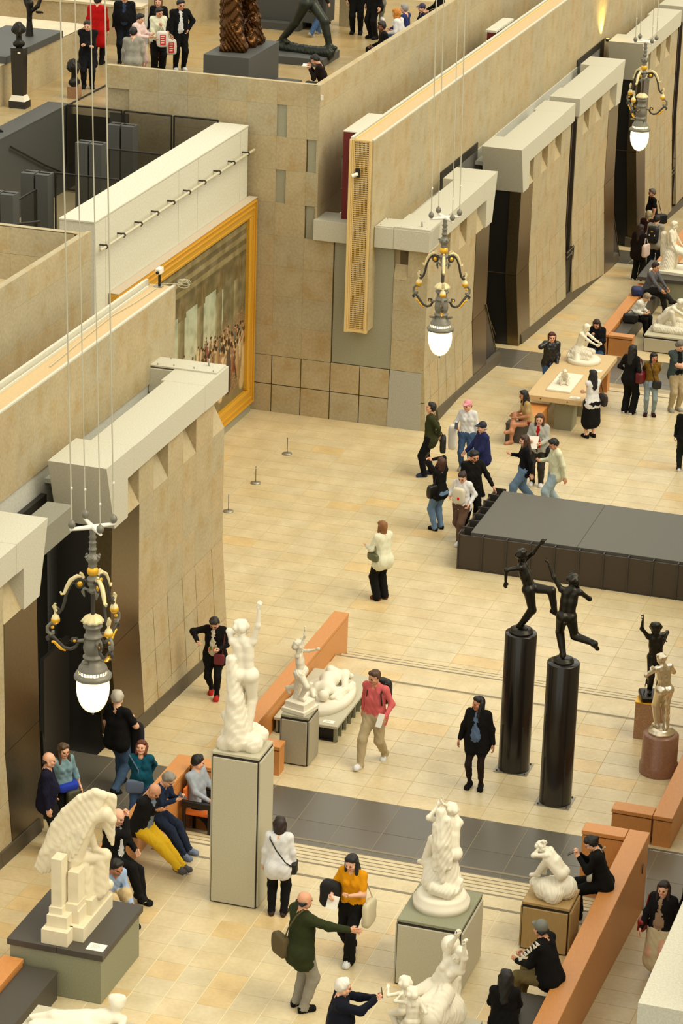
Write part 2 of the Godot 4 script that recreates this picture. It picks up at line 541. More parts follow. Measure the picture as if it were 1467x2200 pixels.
func bay(label: String, za: float, zb: float, ytop: float, near: String, far: String, cols: Array, ybase: float) -> Node3D:
	var w := structure("wall_left", label, "wall")
	var yt := ytop - 0.5
	var yl := ytop - 1.21
	var bend := ytop - 3.44
	var rows := [ytop - 6.6, ytop - 5.05, ytop - 4.26, bend, ytop - 2.7, ytop - 1.96, yl, yt]
	# core behind the facing
	var zi := za - (1.28 if near == "door" else 0.0)
	var zj := zb + (1.28 if far == "door" else 0.0)
	if near == "corner": zi -= 0.25
	if far == "corner": zj += 0.25
	boxp(w, "core", Vector3(-0.75, ybase - 0.3, zj), Vector3(-0.5, yt, zi), M.sand_joint)
	for c in cols:
		var z1: float = c[0]; var z0: float = c[1]
		var kind: String = c[2]
		if kind == "bronze": continue
		for r in rows.size() - 1:
			var y0: float = rows[r]; var y1: float = rows[r + 1]
			if y1 < ybase - 0.2: continue
			var gap := 0.011 if r < 3 else 0.0015
			var vgap := 0.011 if r < 3 else 0.0015
			var xb := front_x(y0, bend); var xt := front_x(y1, bend)
			if kind == "notch" and r == rows.size() - 2: xt = -0.4
			var b := Bld.new()
			var ya := maxf(y0, ybase - 0.2)
			xb = front_x(ya, bend)
			b.hexa([Vector3(-0.52, ya + vgap, z1 - gap), Vector3(xb, ya + vgap, z1 - gap), Vector3(xb, ya + vgap, z0 + gap), Vector3(-0.52, ya + vgap, z0 + gap),
				Vector3(-0.52, y1 - vgap, z1 - gap), Vector3(xt, y1 - vgap, z1 - gap), Vector3(xt, y1 - vgap, z0 + gap), Vector3(-0.52, y1 - vgap, z0 + gap)])
			put(w, "stone_panel", b.mesh(), pick(M.sand))
	# lintel beam with its ends
	var ma := za - 1.25; var mb := zb + 1.25
	boxp(w, "cap_beam", Vector3(-0.78, yt, mb), Vector3(0.02, ytop, ma), M.cap, 0.008)
	for e in 2:
		var kind: String = near if e == 0 else far
		var s := 1.0 if e == 0 else -1.0
		var zend: float = za if e == 0 else zb
		var zin: float = ma if e == 0 else mb
		var b := Bld.new()
		if kind == "door":
			var zbot := zend - s * 0.37
			var zdrop := zend - s * 0.98
			b.prism([Vector2(zin, yt), Vector2(zin, ytop), Vector2(zend, ytop), Vector2(zbot, yl), Vector2(zdrop, yl), Vector2(zdrop, yt)], Vector3(-1.05, 0, 0), Vector3(0, 0, 1), Vector3.UP, Vector3(1.07, 0, 0))
			put(w, "cap_end", b.mesh(), M.cap)
			# facet of the last notch
			var zn := zend - s * 1.66
			var f := Bld.new()
			f.hexa([Vector3(-0.4, yl, maxf(zdrop, zn)), Vector3(-0.03, yl, maxf(zdrop, zn)), Vector3(-0.03, yl, minf(zdrop, zn)), Vector3(-0.4, yl, minf(zdrop, zn)),
				Vector3(-0.4, yt, maxf(zdrop, zn)), Vector3(-0.395, yt, maxf(zdrop, zn)), Vector3(-0.395, yt, minf(zdrop, zn)), Vector3(-0.4, yt, minf(zdrop, zn))])
			put(w, "stone_panel", f.mesh(), M.sand[0])
			# bronze cladding below, in two sheets, and the black reveal
			for q in [[bend, yl, zbot, zbot + s * 0.06], [ybase - 0.3, bend, zbot + s * 0.06, zbot - s * 0.32]]:
				var g := Bld.new()
				var zb0: float = q[3]; var zt0: float = q[2]
				if q[1] < yl: zb0 = zbot - s * 0.1
				var x0 := front_x(q[0], bend) + 0.01; var x1 := front_x(q[1], bend) + 0.01
				var l0 := Vector3(x0, q[0] + 0.006, zb0); var l1 := Vector3(x0, q[0] + 0.006, zn + s * 0.01)
				var h0 := Vector3(x1, q[1] - 0.006, zt0); var h1 := Vector3(x1, q[1] - 0.006, zn + s * 0.01)
				var back := Vector3(-0.3, 0, 0)
				if s > 0: g.hexa([l0 + back, l0, l1, l1 + back, h0 + back, h0, h1, h1 + back])
				else: g.hexa([l1 + back, l1, l0, l0 + back, h1 + back, h1, h0, h0 + back])
				put(w, "bronze_sheet", g.mesh(), M.bronze_panel)
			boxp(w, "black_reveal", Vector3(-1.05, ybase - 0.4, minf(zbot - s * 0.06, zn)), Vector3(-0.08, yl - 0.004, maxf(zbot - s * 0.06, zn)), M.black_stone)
			boxp(w, "metal_line", Vector3(-1.04, bend - 0.006, minf(zbot - s * 0.055, zbot - s * 0.07)), Vector3(-0.09, bend + 0.006, maxf(zbot - s * 0.055, zbot - s * 0.07)), M.edge_line)
		else:
			b.box(Vector3(-0.85, yt, minf(zin, zend)), Vector3(0.02, ytop, maxf(zin, zend)))
			put(w, "cap_end", b.mesh(), M.cap)
	return w

# sloped dark plinth strip along the foot of a pavilion wall
func skirting(label: String, za: float, zb: float, ya: float, yb: float):
	var o := structure("baseboard_left", label, "baseboard")
	var n := maxi(1, int(round((za - zb) / 1.5)))
	for i in n:
		var z1 := lerpf(za, zb, float(i) / n) - 0.003; var z0 := lerpf(za, zb, float(i + 1) / n) + 0.003
		var y1 := lerpf(ya, yb, float(i) / n); var y0 := lerpf(ya, yb, float(i + 1) / n)
		var b := Bld.new()
		b.hexa([Vector3(-0.2, y1 - 0.25, z1), Vector3(0.17, y1 - 0.25, z1), Vector3(0.17, y0 - 0.25, z0), Vector3(-0.2, y0 - 0.25, z0),
			Vector3(-0.2, y1 + 0.3, z1), Vector3(0.1, y1 + 0.25, z1), Vector3(0.1, y0 + 0.25, z0), Vector3(-0.2, y0 + 0.3, z0)])
		put(o, "plinth_stone", b.mesh(), M.base_stone)

func block(parent: Node, called: String, lo: Vector3, hi: Vector3, m: Material):
	boxp(parent, called, lo, hi, m, 0.0015)

func build_walls():
	var p := 0.735
	# pavilion bays, far side of the crossing
	bay("far pavilion wall bay beside the hanging grille, stone panels under a grey beam", 0.15, -5.98, 4.95, "corner", "door",
		[[0.0, -0.5, "pier"], [-0.5, -1.2, "pier"], [-1.2, -1.9, "notch"], [-1.9, -2.71, "pier"], [-2.71, -3.39, "notch"], [-3.39, -4.32, "pier"]], -0.4)
	bay("second far pavilion wall bay with two notches and bronze jamb", -8.42, -14.42, 4.95, "door", "gap",
		[[-10.07, -10.95, "pier"], [-10.95, -11.65, "notch"], [-11.65, -12.45, "pier"], [-12.45, -13.18, "notch"], [-13.18, -14.3, "pier"]], -1.0)
	bay("third far pavilion wall bay beyond the narrow black slot", -14.98, -20.84, 4.95, "gap", "door",
		[[-15.05, -15.85, "pier"], [-15.85, -16.55, "notch"], [-16.55, -17.4, "pier"], [-17.4, -18.16, "notch"], [-18.16, -19.18, "pier"]], -1.4)
	bay("fourth far pavilion wall bay behind the far hanging lamp", -23.3, -29.3, 4.95, "door", "gap",
		[[-24.95, -25.8, "pier"], [-25.8, -26.5, "notch"], [-26.5, -27.3, "pier"], [-27.3, -28.0, "notch"], [-28.0, -29.2, "pier"]], -1.9)
	bay("fifth far pavilion wall bay at the right edge", -29.9, -35.8, 4.95, "gap", "door",
		[[-29.95, -30.8, "pier"], [-30.8, -31.5, "notch"], [-31.5, -32.4, "pier"], [-32.4, -33.1, "notch"], [-33.1, -34.2, "pier"]], -2.3)
	# near side
	bay("near pavilion wall bay with three notches left of the tall statue", 20.02, 13.95, 5.77, "door", "corner",
		[[18.37, 17.65, "pier"], [17.65, 16.94, "notch"], [16.94, 16.17, "pier"], [16.17, 15.5, "notch"], [15.5, 14.6, "pier"], [14.6, 13.97, "notch"]], 0.0)
	bay("near pavilion wall bay at the left edge of the view", 28.5, 22.51, 5.77, "gap", "door",
		[[28.4, 27.5, "pier"], [27.5, 26.8, "notch"], [26.8, 25.9, "pier"], [25.9, 24.97, "pier"], [24.97, 24.16, "pier"]], 0.3)
	# opposite row, turned to face this one: only one cap shows at the lower right
	for q in [[21.4], [28.02]]:
		var w := bay("opposite pavilion wall at the lower right corner with pale beam top" if q[0] > 25.0 else "next opposite pavilion wall bay outside the view", 0.0, -6.1, 5.77, "door", "gap",
			[[-1.65, -2.5, "pier"], [-2.5, -3.2, "notch"], [-3.2, -4.0, "pier"], [-4.0, -4.7, "notch"], [-4.7, -6.0, "pier"]], 0.2)
		w.name = numbered("wall_right")
		w.rotation.y = PI
		w.position = Vector3(12.17, 0, q[0])
		boxp(w, "back_wall", Vector3(-1.9, 0, -6.1), Vector3(-1.35, 7.0, 0), M.sand[1])
	for q in [[-40.0, 20.9, "long opposite sandstone wall outside the right edge"]]:
		var w := structure("wall_right", q[2], "wall")
		boxp(w, "stone_face", Vector3(12.1, -2.5, q[0]), Vector3(12.6, 5.8, q[1]), M.sand[0])
	skirting("dark sloping plinth along the far pavilion wall by the grille", -0.9, -6.9, 0.0, ramp(-6.9))
	skirting("dark sloping plinth along the second and third far bays", -9.1, -21.3, ramp(-9.1), ramp(-21.3))
	skirting("dark sloping plinth along the last far bays", -23.6, -36.5, ramp(-23.6), ramp(-36.5))
	skirting("dark plinth along the near pavilion wall by the walking visitor", 19.5, 14.6, 0.38, 0.1)
	skirting("dark plinth along the pavilion wall at the left edge", 31.0, 23.1, 1.0, 0.45)
	# narrow slot between second and third bay, with nested metal frames at its foot
	for q in [[-14.98, -14.36, "black slot with nested frames between two far bays"], [-29.92, -29.28, "black slot between the last far bays"]]:
		var o := structure("trim", q[2], "slot")
		boxp(o, "slot_back", Vector3(-0.5, -3, q[0]), Vector3(-0.3, 4.4, q[1]), M.black_stone)
		boxp(o, "slot_edge", Vector3(-0.3, -3, q[1] - 0.06), Vector3(-0.02, 4.4, q[1]), M.stage_side)
		boxp(o, "slot_edge", Vector3(-0.3, -3, q[0]), Vector3(-0.03, 4.4, q[0] + 0.05), M.stage_side)
		for k in 4:
			var y: float = ramp(q[0]) + 1.55 - 0.07 * k
			var b := Bld.new()
			b.box(Vector3(0.0, y - 0.02, q[0] - 0.28 + 0.07 * k), Vector3(0.04, y, q[1] - 0.05))
			b.box(Vector3(0.0, ramp(q[0]) - 0.2, q[0] - 0.28 + 0.07 * k), Vector3(0.04, y, q[0] - 0.25 + 0.07 * k))
			put(o, "frame_line", b.mesh(), M.edge_line if k % 2 == 0 else M.frame_black)
		boxp(o, "slot_foot", Vector3(-0.02, -3, q[0] - 0.3), Vector3(0.02, ramp(q[0]) + 1.56, q[1] - 0.04), M.black_stone)
	# doorways: black lining, slanted jamb sheets
	for q in [[-6.0, -8.4, "far doorway lined with black stone near the sculpture table"], [-20.9, -23.3, "far doorway lined with black stone behind the man in black"]]:
		var zn: float = q[0]; var zf: float = q[1]
		var o := structure("door", q[2], "doorway")
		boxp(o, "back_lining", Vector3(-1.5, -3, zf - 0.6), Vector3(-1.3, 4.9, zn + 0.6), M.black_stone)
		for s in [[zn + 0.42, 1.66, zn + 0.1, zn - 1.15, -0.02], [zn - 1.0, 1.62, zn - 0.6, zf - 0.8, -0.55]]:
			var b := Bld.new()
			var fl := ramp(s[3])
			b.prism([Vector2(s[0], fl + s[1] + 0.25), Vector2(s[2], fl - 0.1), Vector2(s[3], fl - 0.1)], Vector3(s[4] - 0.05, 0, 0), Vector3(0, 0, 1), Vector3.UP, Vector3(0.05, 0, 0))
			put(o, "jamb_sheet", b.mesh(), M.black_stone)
			put(o, "sheet_edge", bar(Vector3(s[4] + 0.01, fl + s[1] + 0.25, s[0]), Vector3(s[4] + 0.01, fl - 0.05, s[3]), 0.014, 5), M.edge_line)
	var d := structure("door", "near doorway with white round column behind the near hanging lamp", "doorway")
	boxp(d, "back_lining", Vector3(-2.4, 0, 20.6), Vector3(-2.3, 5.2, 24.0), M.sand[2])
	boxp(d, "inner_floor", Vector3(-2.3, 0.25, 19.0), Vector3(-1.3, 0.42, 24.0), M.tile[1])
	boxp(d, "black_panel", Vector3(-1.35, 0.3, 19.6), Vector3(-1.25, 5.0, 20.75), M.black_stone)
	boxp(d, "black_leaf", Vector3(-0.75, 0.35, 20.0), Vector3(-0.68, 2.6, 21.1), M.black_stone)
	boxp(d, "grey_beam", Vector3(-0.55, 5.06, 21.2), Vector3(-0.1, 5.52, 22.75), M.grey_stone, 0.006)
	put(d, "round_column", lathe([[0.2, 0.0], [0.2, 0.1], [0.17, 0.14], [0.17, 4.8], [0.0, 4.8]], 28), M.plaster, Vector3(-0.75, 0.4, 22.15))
	var lean := Bld.new()
	lean.prism([Vector2(22.75, 2.1), Vector2(22.6, 0.3), Vector2(21.9, 0.3)], Vector3(-0.06, 0, 0), Vector3(0, 0, 1), Vector3.UP, Vector3(0.06, 0, 0))
	put(d, "jamb_sheet", lean.mesh(), M.black_stone)
	put(d, "floor_slot", bar(Vector3(-2.26, 0.75, 21.9), Vector3(-2.26, 1.7, 21.9), 0.03, 6), M.black_stone)
	# cross wall closing the crossing: courses of sandstone blocks on a .735 m grid
	var w := structure("wall_far", "sandstone block wall facing the crossing behind the hanging grille", "wall")
	var ys := [-0.1, 0.69, 1.42, 2.17, 2.9, 3.63, 4.38, 5.17, 5.97, 6.75, 7.51, 8.05]
	boxp(w, "core", Vector3(-7.5, -0.3, -0.55), Vector3(-2.8, 6.9, -0.1), M.sand_joint)
	boxp(w, "core", Vector3(-8.07, 6.9, -0.16), Vector3(-2.8, 8.045, -0.1), M.sand[1])
	boxp(w, "core", Vector3(-2.8, -0.3, -0.55), Vector3(-0.12, 4.4, -0.1), M.sand_joint)
	var slots := {9: 4, 8: 3, 7: 4, 6: 3}
	for r in ys.size() - 1:
		for c in range(1, 11):
			if c == 10 and ys[r] < 7.0: continue
			var x1 := -0.88 - p * (c - 1); var x0 := x1 - p
			var y0: float = ys[r]; var y1: float = ys[r + 1]
			if x1 > -2.3 and y0 > 1.4 and y0 < 4.3: continue
			if y0 > 4.3:
				if x1 > -2.3: continue
				x1 = minf(x1, -2.78)
			x0 = maxf(x0, -8.07)
			var gap := 0.012 if r < 2 else 0.0012
			if slots.get(r, 0) == c:
				# a recessed grey slot takes part of this course
				var xs := x0 if c == 4 else x0 + 0.03
				boxp(w, "grey_slot", Vector3(xs, y0, -0.1), Vector3(xs + 0.25, y1, -0.035), M.grey_panel)
				if c == 3: continue
				x0 = xs + 0.25
			boxp(w, "stone_block", Vector3(x0 + gap, y0 + gap, -0.1), Vector3(x1 - gap, y1 - gap, 0.0), pick(M.sand), 0.004 if r < 2 else 0.0)
	# grey field behind the grille, pier and grey corner block
	boxp(w, "grey_field", Vector3(-2.32, 1.43, -0.1), Vector3(-0.87, 4.38, -0.02), M.grey_panel)
	for r in [[1.43, 2.17], [2.17, 2.9], [2.9, 3.64]]:
		block(w, "stone_block", Vector3(-0.86, r[0] + 0.002, -0.4), Vector3(-0.08, r[1] - 0.002, 0.0), pick(M.sand))
	var fac := Bld.new()
	fac.hexa([Vector3(-0.86, 3.645, 0.0), Vector3(-0.08, 3.645, 0.0), Vector3(-0.08, 3.645, -0.4), Vector3(-0.86, 3.645, -0.4),
		Vector3(-0.86, 4.42, -0.22), Vector3(-0.06, 4.42, -0.22), Vector3(-0.06, 4.42, -0.5), Vector3(-0.86, 4.42, -0.5)])
	put(w, "stone_block", fac.mesh(), M.sand[0])
	var cb := Bld.new()
	cb.hexa([Vector3(-0.9, -0.1, 0.02), Vector3(-0.08, -0.1, 0.02), Vector3(-0.05, -0.1, -0.9), Vector3(-0.9, -0.1, -0.9),
		Vector3(-0.87, 1.42, 0.0), Vector3(-0.1, 1.42, 0.0), Vector3(-0.03, 1.42, -0.55), Vector3(-0.87, 1.42, -0.55)])
	put(w, "corner_block", cb.mesh(), M.block_grey)
	# beam over the cross wall
	boxp(w, "cap_beam", Vector3(-2.82, 4.41, -0.7), Vector3(-1.9, 4.9, 0.14), M.cap, 0.006)
	boxp(w, "cap_beam", Vector3(-1.32, 4.41, -0.7), Vector3(-0.86, 4.9, 0.16), M.cap, 0.006)
	boxp(w, "cap_beam", Vector3(-0.855, 4.41, -0.7), Vector3(0.02, 4.9, 0.16), M.cap, 0.006)
	boxp(w, "cap_plate", Vector3(-1.28, 4.9, -0.62), Vector3(-0.02, 4.925, 0.14), M.cap_plate)
	for b in [[-1.2, 0.05], [-1.2, -0.5], [-0.7, 0.06], [-0.3, -0.5], [-0.1, 0.0]]:
		put(w, "bolt", lathe([[0.012, 0.0], [0.012, 0.03], [0.0, 0.03]], 8), M.steel, Vector3(b[0], 4.925, b[1]))
	put(w, "bolt", lathe([[0.02, 0.0], [0.02, 0.14], [0.0, 0.14]], 8), M.steel, Vector3(-0.25, 4.925, -0.1))
	# slab wall with the grille end, running away behind the far bays
	w = structure("wall_far", "long beige slab wall with pierced wooden grille end hanging over the crossing", "wall")
	boxp(w, "core", Vector3(-1.84, 2.46, -45.0), Vector3(-1.37, 6.93, -1.6), M.sand_joint)
	boxp(w, "duct_floor", Vector3(-1.84, 2.42, -1.6), Vector3(-1.37, 2.46, 0.36), M.grille)
	for k in 30:
		for r in [[2.42, 3.2], [3.2, 3.95], [3.95, 4.7], [4.7, 5.45], [5.45, 6.2], [6.2, 6.97]]:
			if k > 0 and r[1] < 4.6: continue
			var z1 := 0.4 - 1.5 * k
			block(w, "stone_slab", Vector3(-1.37, r[0] + 0.001, z1 - 1.499), Vector3(-1.33, r[1] - 0.001, z1 - 0.001), M.sand[(k + r.hash()) % 4])
	boxp(w, "back_face", Vector3(-1.88, 2.42, -45.0), Vector3(-1.84, 6.97, 0.4), M.sand[1])
	boxp(w, "coping_edge", Vector3(-1.38, 6.97, -45.0), Vector3(-1.33, 7.0, 0.4), M.paint_wall)
	boxp(w, "coping_edge", Vector3(-1.89, 6.97, -45.0), Vector3(-1.82, 7.02, 0.4), M.paint_top)
	boxp(w, "coping_rail", Vector3(-1.79, 6.93, -45.0), Vector3(-1.76, 7.0, 0.4), M.grille)
	boxp(w, "coping_grille", Vector3(-1.76, 6.93, -45.0), Vector3(-1.38, 6.965, 0.38), M.wood_pale)
	grille_end(w, -1.88, -1.35, 2.4, 6.97, 0.4)
	# its counterpart on the near side
	w = structure("wall_left", "beige slab wall with wooden grille coping and a small camera on top", "wall")
	boxp(w, "core", Vector3(-1.86, 5.43, 13.22), Vector3(-1.37, 6.93, 36.0), M.sand_joint)
	for k in 16:
		for r in [[5.43, 6.2], [6.2, 6.97]]:
			var z0 := 13.2 + 1.5 * k
			block(w, "stone_slab", Vector3(-1.38, r[0] + 0.001, z0 + 0.001), Vector3(-1.33, r[1] - 0.001, z0 + 1.499), M.sand[(k + r.hash()) % 4])
	boxp(w, "back_face", Vector3(-1.88, 5.43, 13.2), Vector3(-1.86, 6.97, 36.0), M.sand[1])
	boxp(w, "coping_edge", Vector3(-1.38, 6.97, 13.2), Vector3(-1.33, 7.0, 36.0), M.paint_wall)
	boxp(w, "coping_edge", Vector3(-1.9, 6.97, 13.3), Vector3(-1.84, 7.08, 36.0), M.paint_top)
	boxp(w, "coping_rail", Vector3(-1.79, 6.93, 13.5), Vector3(-1.76, 7.01, 36.0), M.paint_top)
	boxp(w, "coping_grille", Vector3(-1.84, 6.93, 13.22), Vector3(-1.38, 6.965, 36.0), M.wood_pale)
	boxp(w, "white_wall", Vector3(-1.8, 0.0, 14.32), Vector3(-1.37, 5.43, 19.9), M.plaster)
	boxp(w, "white_wall", Vector3(-1.8, 2.6, 19.9), Vector3(-1.37, 5.43, 36.0), M.plaster)
	boxp(w, "white_soffit", Vector3(-1.37, 5.12, 14.55), Vector3(-0.7, 5.2, 19.4), M.plaster)
	boxp(w, "cross_beam", Vector3(-1.36, 5.27, 13.95), Vector3(-0.8, 5.74, 14.52), M.cap, 0.006)
	boxp(w, "cap_plate", Vector3(-1.34, 5.77, 13.97), Vector3(-0.02, 5.8, 14.5), M.cap_plate)
	for b in [[-1.2, 14.45], [-0.9, 14.4], [-0.5, 14.4], [-0.1, 14.45], [-1.1, 14.02]]:
		put(w, "bolt", lathe([[0.012, 0.0], [0.012, 0.03], [0.0, 0.03]], 8), M.steel, Vector3(b[0], 5.8, b[1]))
	put(w, "bolt", lathe([[0.02, 0.0], [0.02, 0.14], [0.0, 0.14]], 8), M.steel, Vector3(-0.3, 5.8, 14.15))
	boxp(w, "green_box", Vector3(-1.4, 4.6, 14.3), Vector3(-0.7, 5.2, 14.7), plain(Color(0.36, 0.43, 0.37), 0.7))
	# crossing return of the near bay
	boxp(w, "return_face", Vector3(-1.35, 0.0, 13.98), Vector3(-0.42, 5.27, 14.3), M.sand[1])
	var cn := Bld.new()
	cn.hexa([Vector3(-0.9, -0.1, 14.9), Vector3(0.1, -0.1, 14.9), Vector3(0.1, -0.1, 13.93), Vector3(-0.9, -0.1, 13.93),
		Vector3(-0.9, 1.8, 14.5), Vector3(-0.02, 1.8, 14.5), Vector3(-0.02, 1.8, 13.95), Vector3(-0.9, 1.8, 13.95)])
	put(w, "corner_block", cn.mesh(), M.block_grey)
	boxp(w, "white_gap", Vector3(-1.36, 4.35, -5.9), Vector3(-0.7, 4.45, -0.72), M.plaster)
	boxp(w, "white_gap", Vector3(-1.36, 4.35, -20.6), Vector3(-0.7, 4.45, -8.8), M.plaster)
	boxp(w, "white_gap", Vector3(-1.36, 3.2, -23.3), Vector3(-1.3, 4.7, -5.9), M.plaster)
	# wall that carries the painting
	w = structure("wall_left", "thick white topped wall that carries the large painting", "wall")
	boxp(w, "core", Vector3(-5.22, 0, 0.2), Vector3(-4.47, 6.96, 9.6), M.paint_wall)
	boxp(w, "white_top", Vector3(-5.23, 6.96, 0.19), Vector3(-4.44, 7.0, 9.62), M.paint_top, 0.006)
	var seams := [0.2, 0.72, 3.55, 4.75, 9.0, 9.61]
	for i in seams.size() - 1:
		boxp(w, "wall_panel", Vector3(-4.47, 0.0, seams[i] + 0.006), Vector3(-4.45, 6.95, seams[i + 1] - 0.006), M.paint_wall)

func grille_end(w: Node, x0: float, x1: float, y0: float, y1: float, z: float):
	# stepped frame
	for q in [[x0 - 0.02, x0 + 0.035, 0.05], [x0 + 0.04, x0 + 0.075, 0.035], [x0 + 0.08, x0 + 0.1, 0.02], [x1 - 0.09, x1 - 0.065, 0.02], [x1 - 0.06, x1 - 0.02, 0.035]]:
		boxp(w, "grille_frame", Vector3(q[0], y0 - 0.03, z - 0.05), Vector3(q[1], y1, z + q[2]), M.grille)
	boxp(w, "grille_frame", Vector3(x0, y0 - 0.02, z - 0.05), Vector3(x1, y0 + 0.03, z + 0.03), M.grille)
	boxp(w, "grille_frame", Vector3(x0 + 0.1, y1 - 0.03, z - 0.05), Vector3(x1 - 0.09, y1, z + 0.02), M.grille)
	var b := Bld.new()
	var xa := x0 + 0.1; var xb := x1 - 0.09
	var nx := 11
	for i in nx + 1:
		var x := lerpf(xa, xb, float(i) / nx)
		b.box(Vector3(x - 0.005, y0, z - 0.01), Vector3(x + 0.005, y1, z + 0.008))
	var ny := 92
	for i in ny + 1:
		var y := lerpf(y0, y1, float(i) / ny)
		b.box(Vector3(xa, y - 0.008, z - 0.01), Vector3(xb, y + 0.008, z + 0.005))
	var o := put(w, "pierced_grille", b.mesh(), M.grille)
	o.set_meta("kind", "stuff")

# ---------- upper terrace and stairwell ----------
func build_terrace():
	var w := structure("wall_far", "sandstone parapet wall of the upper terrace running away at the top", "wall")
	boxp(w, "core", Vector3(-2.92, 4.6, -45.0), Vector3(-2.82, 8.03, -0.1), M.sand_joint)
	var ys := [4.6, 5.17, 5.97, 6.75, 7.51, 8.05]
	for r in ys.size() - 1:
		for k in 24:
			var z1 := -1.838 * k; var z0 := z1 - 1.838
			if r == 1 and k in [1, 3, 5]:
				boxp(w, "slot_back", Vector3(-2.83, ys[r], z1 - 0.45), Vector3(-2.815, ys[r + 1], z1), M.plaster)
				z1 -= 0.45
			block(w, "stone_block", Vector3(-2.84, ys[r] + 0.002, z0 + 0.002), Vector3(-2.78, ys[r + 1] - 0.002, z1 - 0.002), pick(M.sand))
	boxp(w, "coping", Vector3(-2.93, 8.03, -45.0), Vector3(-2.84, 8.05, 0.0), M.sand[0])
	for z in [-3.6, -7.3, -11.0]:
		boxp(w, "bracket", Vector3(-2.8, 5.0, z - 0.35), Vector3(-2.45, 5.16, z), M.block_grey, 0.005)
	var sb := thing("stone_bench", "low sandstone bench along the inside of the terrace parapet", "bench", Vector3(-3.3, 7.0, -15.0))
	boxp(sb, "block", Vector3(-0.25, 0, -14.0), Vector3(0.3, 0.38, 14.0), M.sand[1])
	boxp(sb, "seat_slab", Vector3(-0.27, 0.38, -14.0), Vector3(0.3, 0.42, 14.0), M.sand[0])
	var f := structure("floor", "polished stone floor of the upper terrace", "floor")
	bed(f, -16.0, -2.92, -24.0, -0.16, 7.0, 7.0, M.joint_dark, 0.25)
	paving(f, -13.6, -2.92, 11, -16.5, -0.17, 16, 7.0, 7.0, M.tile_terrace_dimmed, 0.0)
	bed(f, -16.0, -9.55, -0.16, 12.0, 7.0, 7.0, M.joint_dark, 0.25)
	paving(f, -13.6, -9.55, 4, -0.17, 9.0, 10, 7.0, 7.0, M.tile_terrace_dimmed, 0.0)
	# red boards behind the slab
	var o := structure("trim", "dark red boards standing behind the slab wall", "panel")
	boxp(o, "board", Vector3(-2.25, 4.9, -2.2), Vector3(-2.0, 6.98, -0.2), M.red_panel)
	boxp(o, "board_top", Vector3(-2.26, 6.98, -2.2), Vector3(-1.9, 7.0, -0.19), M.paint_top)
	boxp(o, "board", Vector3(-2.2, 4.9, -13.8), Vector3(-2.0, 7.0, -12.9), M.red_panel)
	boxp(o, "board_top", Vector3(-2.25, 7.0, -14.8), Vector3(-1.95, 7.06, -12.9), M.paint_top)
	# far end of the terrace
	w = structure("wall_far", "sandstone piers and wall at the back of the terrace", "wall")
	boxp(w, "wall_face", Vector3(-16.0, 7.0, -7.3), Vector3(-9.95, 8.0, -6.95), M.sand[2])
	boxp(w, "wall_top", Vector3(-16.0, 8.0, -9.5), Vector3(-9.9, 8.06, -6.9), M.tile[1])
	boxp(w, "dark_recess", Vector3(-16.0, 8.06, -9.4), Vector3(-10.6, 8.09, -7.4), M.dark_grey)
	boxp(w, "pier", Vector3(-9.9, 7.0, -24.0), Vector3(-9.6, 10.0, -7.4), M.sand[2])
	boxp(w, "pier", Vector3(-6.1, 7.0, -12.3), Vector3(-5.7, 10.0, -11.9), M.sand[1])
	boxp(w, "back_face", Vector3(-16.0, 7.0, -24.5), Vector3(-3.1, 11.0, -24.0), M.sand[1])
	o = thing("stone_bench", "long sandstone plinth with a dark slab on top at upper left", "plinth", Vector3(-10.4, 7.0, 0))
	for k in 4:
		for r in 2:
			boxp(o, "stone_block", Vector3(-0.1, 0.48 * r + 0.002, -4.65 + 1.4 * k + 0.002), Vector3(0, 0.48 * (r + 1), -4.65 + 1.4 * (k + 1)), pick(M.sand))
	boxp(o, "body", Vector3(-3.0, 0, -4.64), Vector3(-0.1, 0.95, 1.0), M.sand[0])
	boxp(o, "top", Vector3(-3.0, 0.95, -4.65), Vector3(0.0, 0.97, 1.0), M.tile[1])
	boxp(o, "dark_slab", Vector3(-1.5, 0.97, -2.85), Vector3(0.04, 1.14, 0.6), M.dark_grey_top, 0.008)
	# left terrace beside the near slab wall
	w = structure("wall_left", "sandstone terrace parapet in front of the stairwell at left", "wall")
	boxp(w, "core", Vector3(-2.9, 5.0, 14.0), Vector3(-2.84, 8.03, 36.0), M.sand_joint)
	boxp(w, "core", Vector3(-12.0, 5.0, 14.0), Vector3(-2.9, 8.03, 14.1), M.sand_joint)
	var yl := [5.0, 5.97, 6.75, 7.51, 8.05]
	for r in yl.size() - 1:
		for k in 13:
			block(w, "stone_block", Vector3(-2.86, yl[r] + 0.002, 13.86 + 1.47 * k + 0.002), Vector3(-2.78, yl[r + 1] - 0.002, 13.86 + 1.47 * (k + 1)), pick(M.sand))
		for k in 7:
			block(w, "stone_block", Vector3(-3.0 - 1.3 * (k + 1), yl[r] + 0.002, 14.1), Vector3(-3.0 - 1.3 * k - 0.002, yl[r + 1] - 0.002, 14.14), pick(M.sand))
	boxp(w, "coping", Vector3(-12.0, 8.03, 14.0), Vector3(-2.84, 8.05, 14.14), M.sand[3])
	boxp(w, "coping", Vector3(-2.91, 8.03, 14.14), Vector3(-2.8, 8.05, 36.0), M.sand[3])
	f = structure("floor", "floor of the left terrace behind the parapet", "floor")
	boxp(f, "slab", Vector3(-12.0, 6.8, 14.14), Vector3(-3.1, 7.0, 36.0), M.tile[1])
	# stairwell
	f = structure("floor", "lower landing floor of the stairwell", "floor")
	boxp(f, "slab", Vector3(-9.1, 4.7, -2.4), Vector3(-5.22, 4.95, 13.86), M.tile[1])
	w = structure("wall_left", "dark grey stairwell side wall at upper left with handrail", "wall")
	boxp(w, "body", Vector3(-9.55, 4.9, 0.0), Vector3(-9.04, 7.0, 12.0), M.dark_grey)
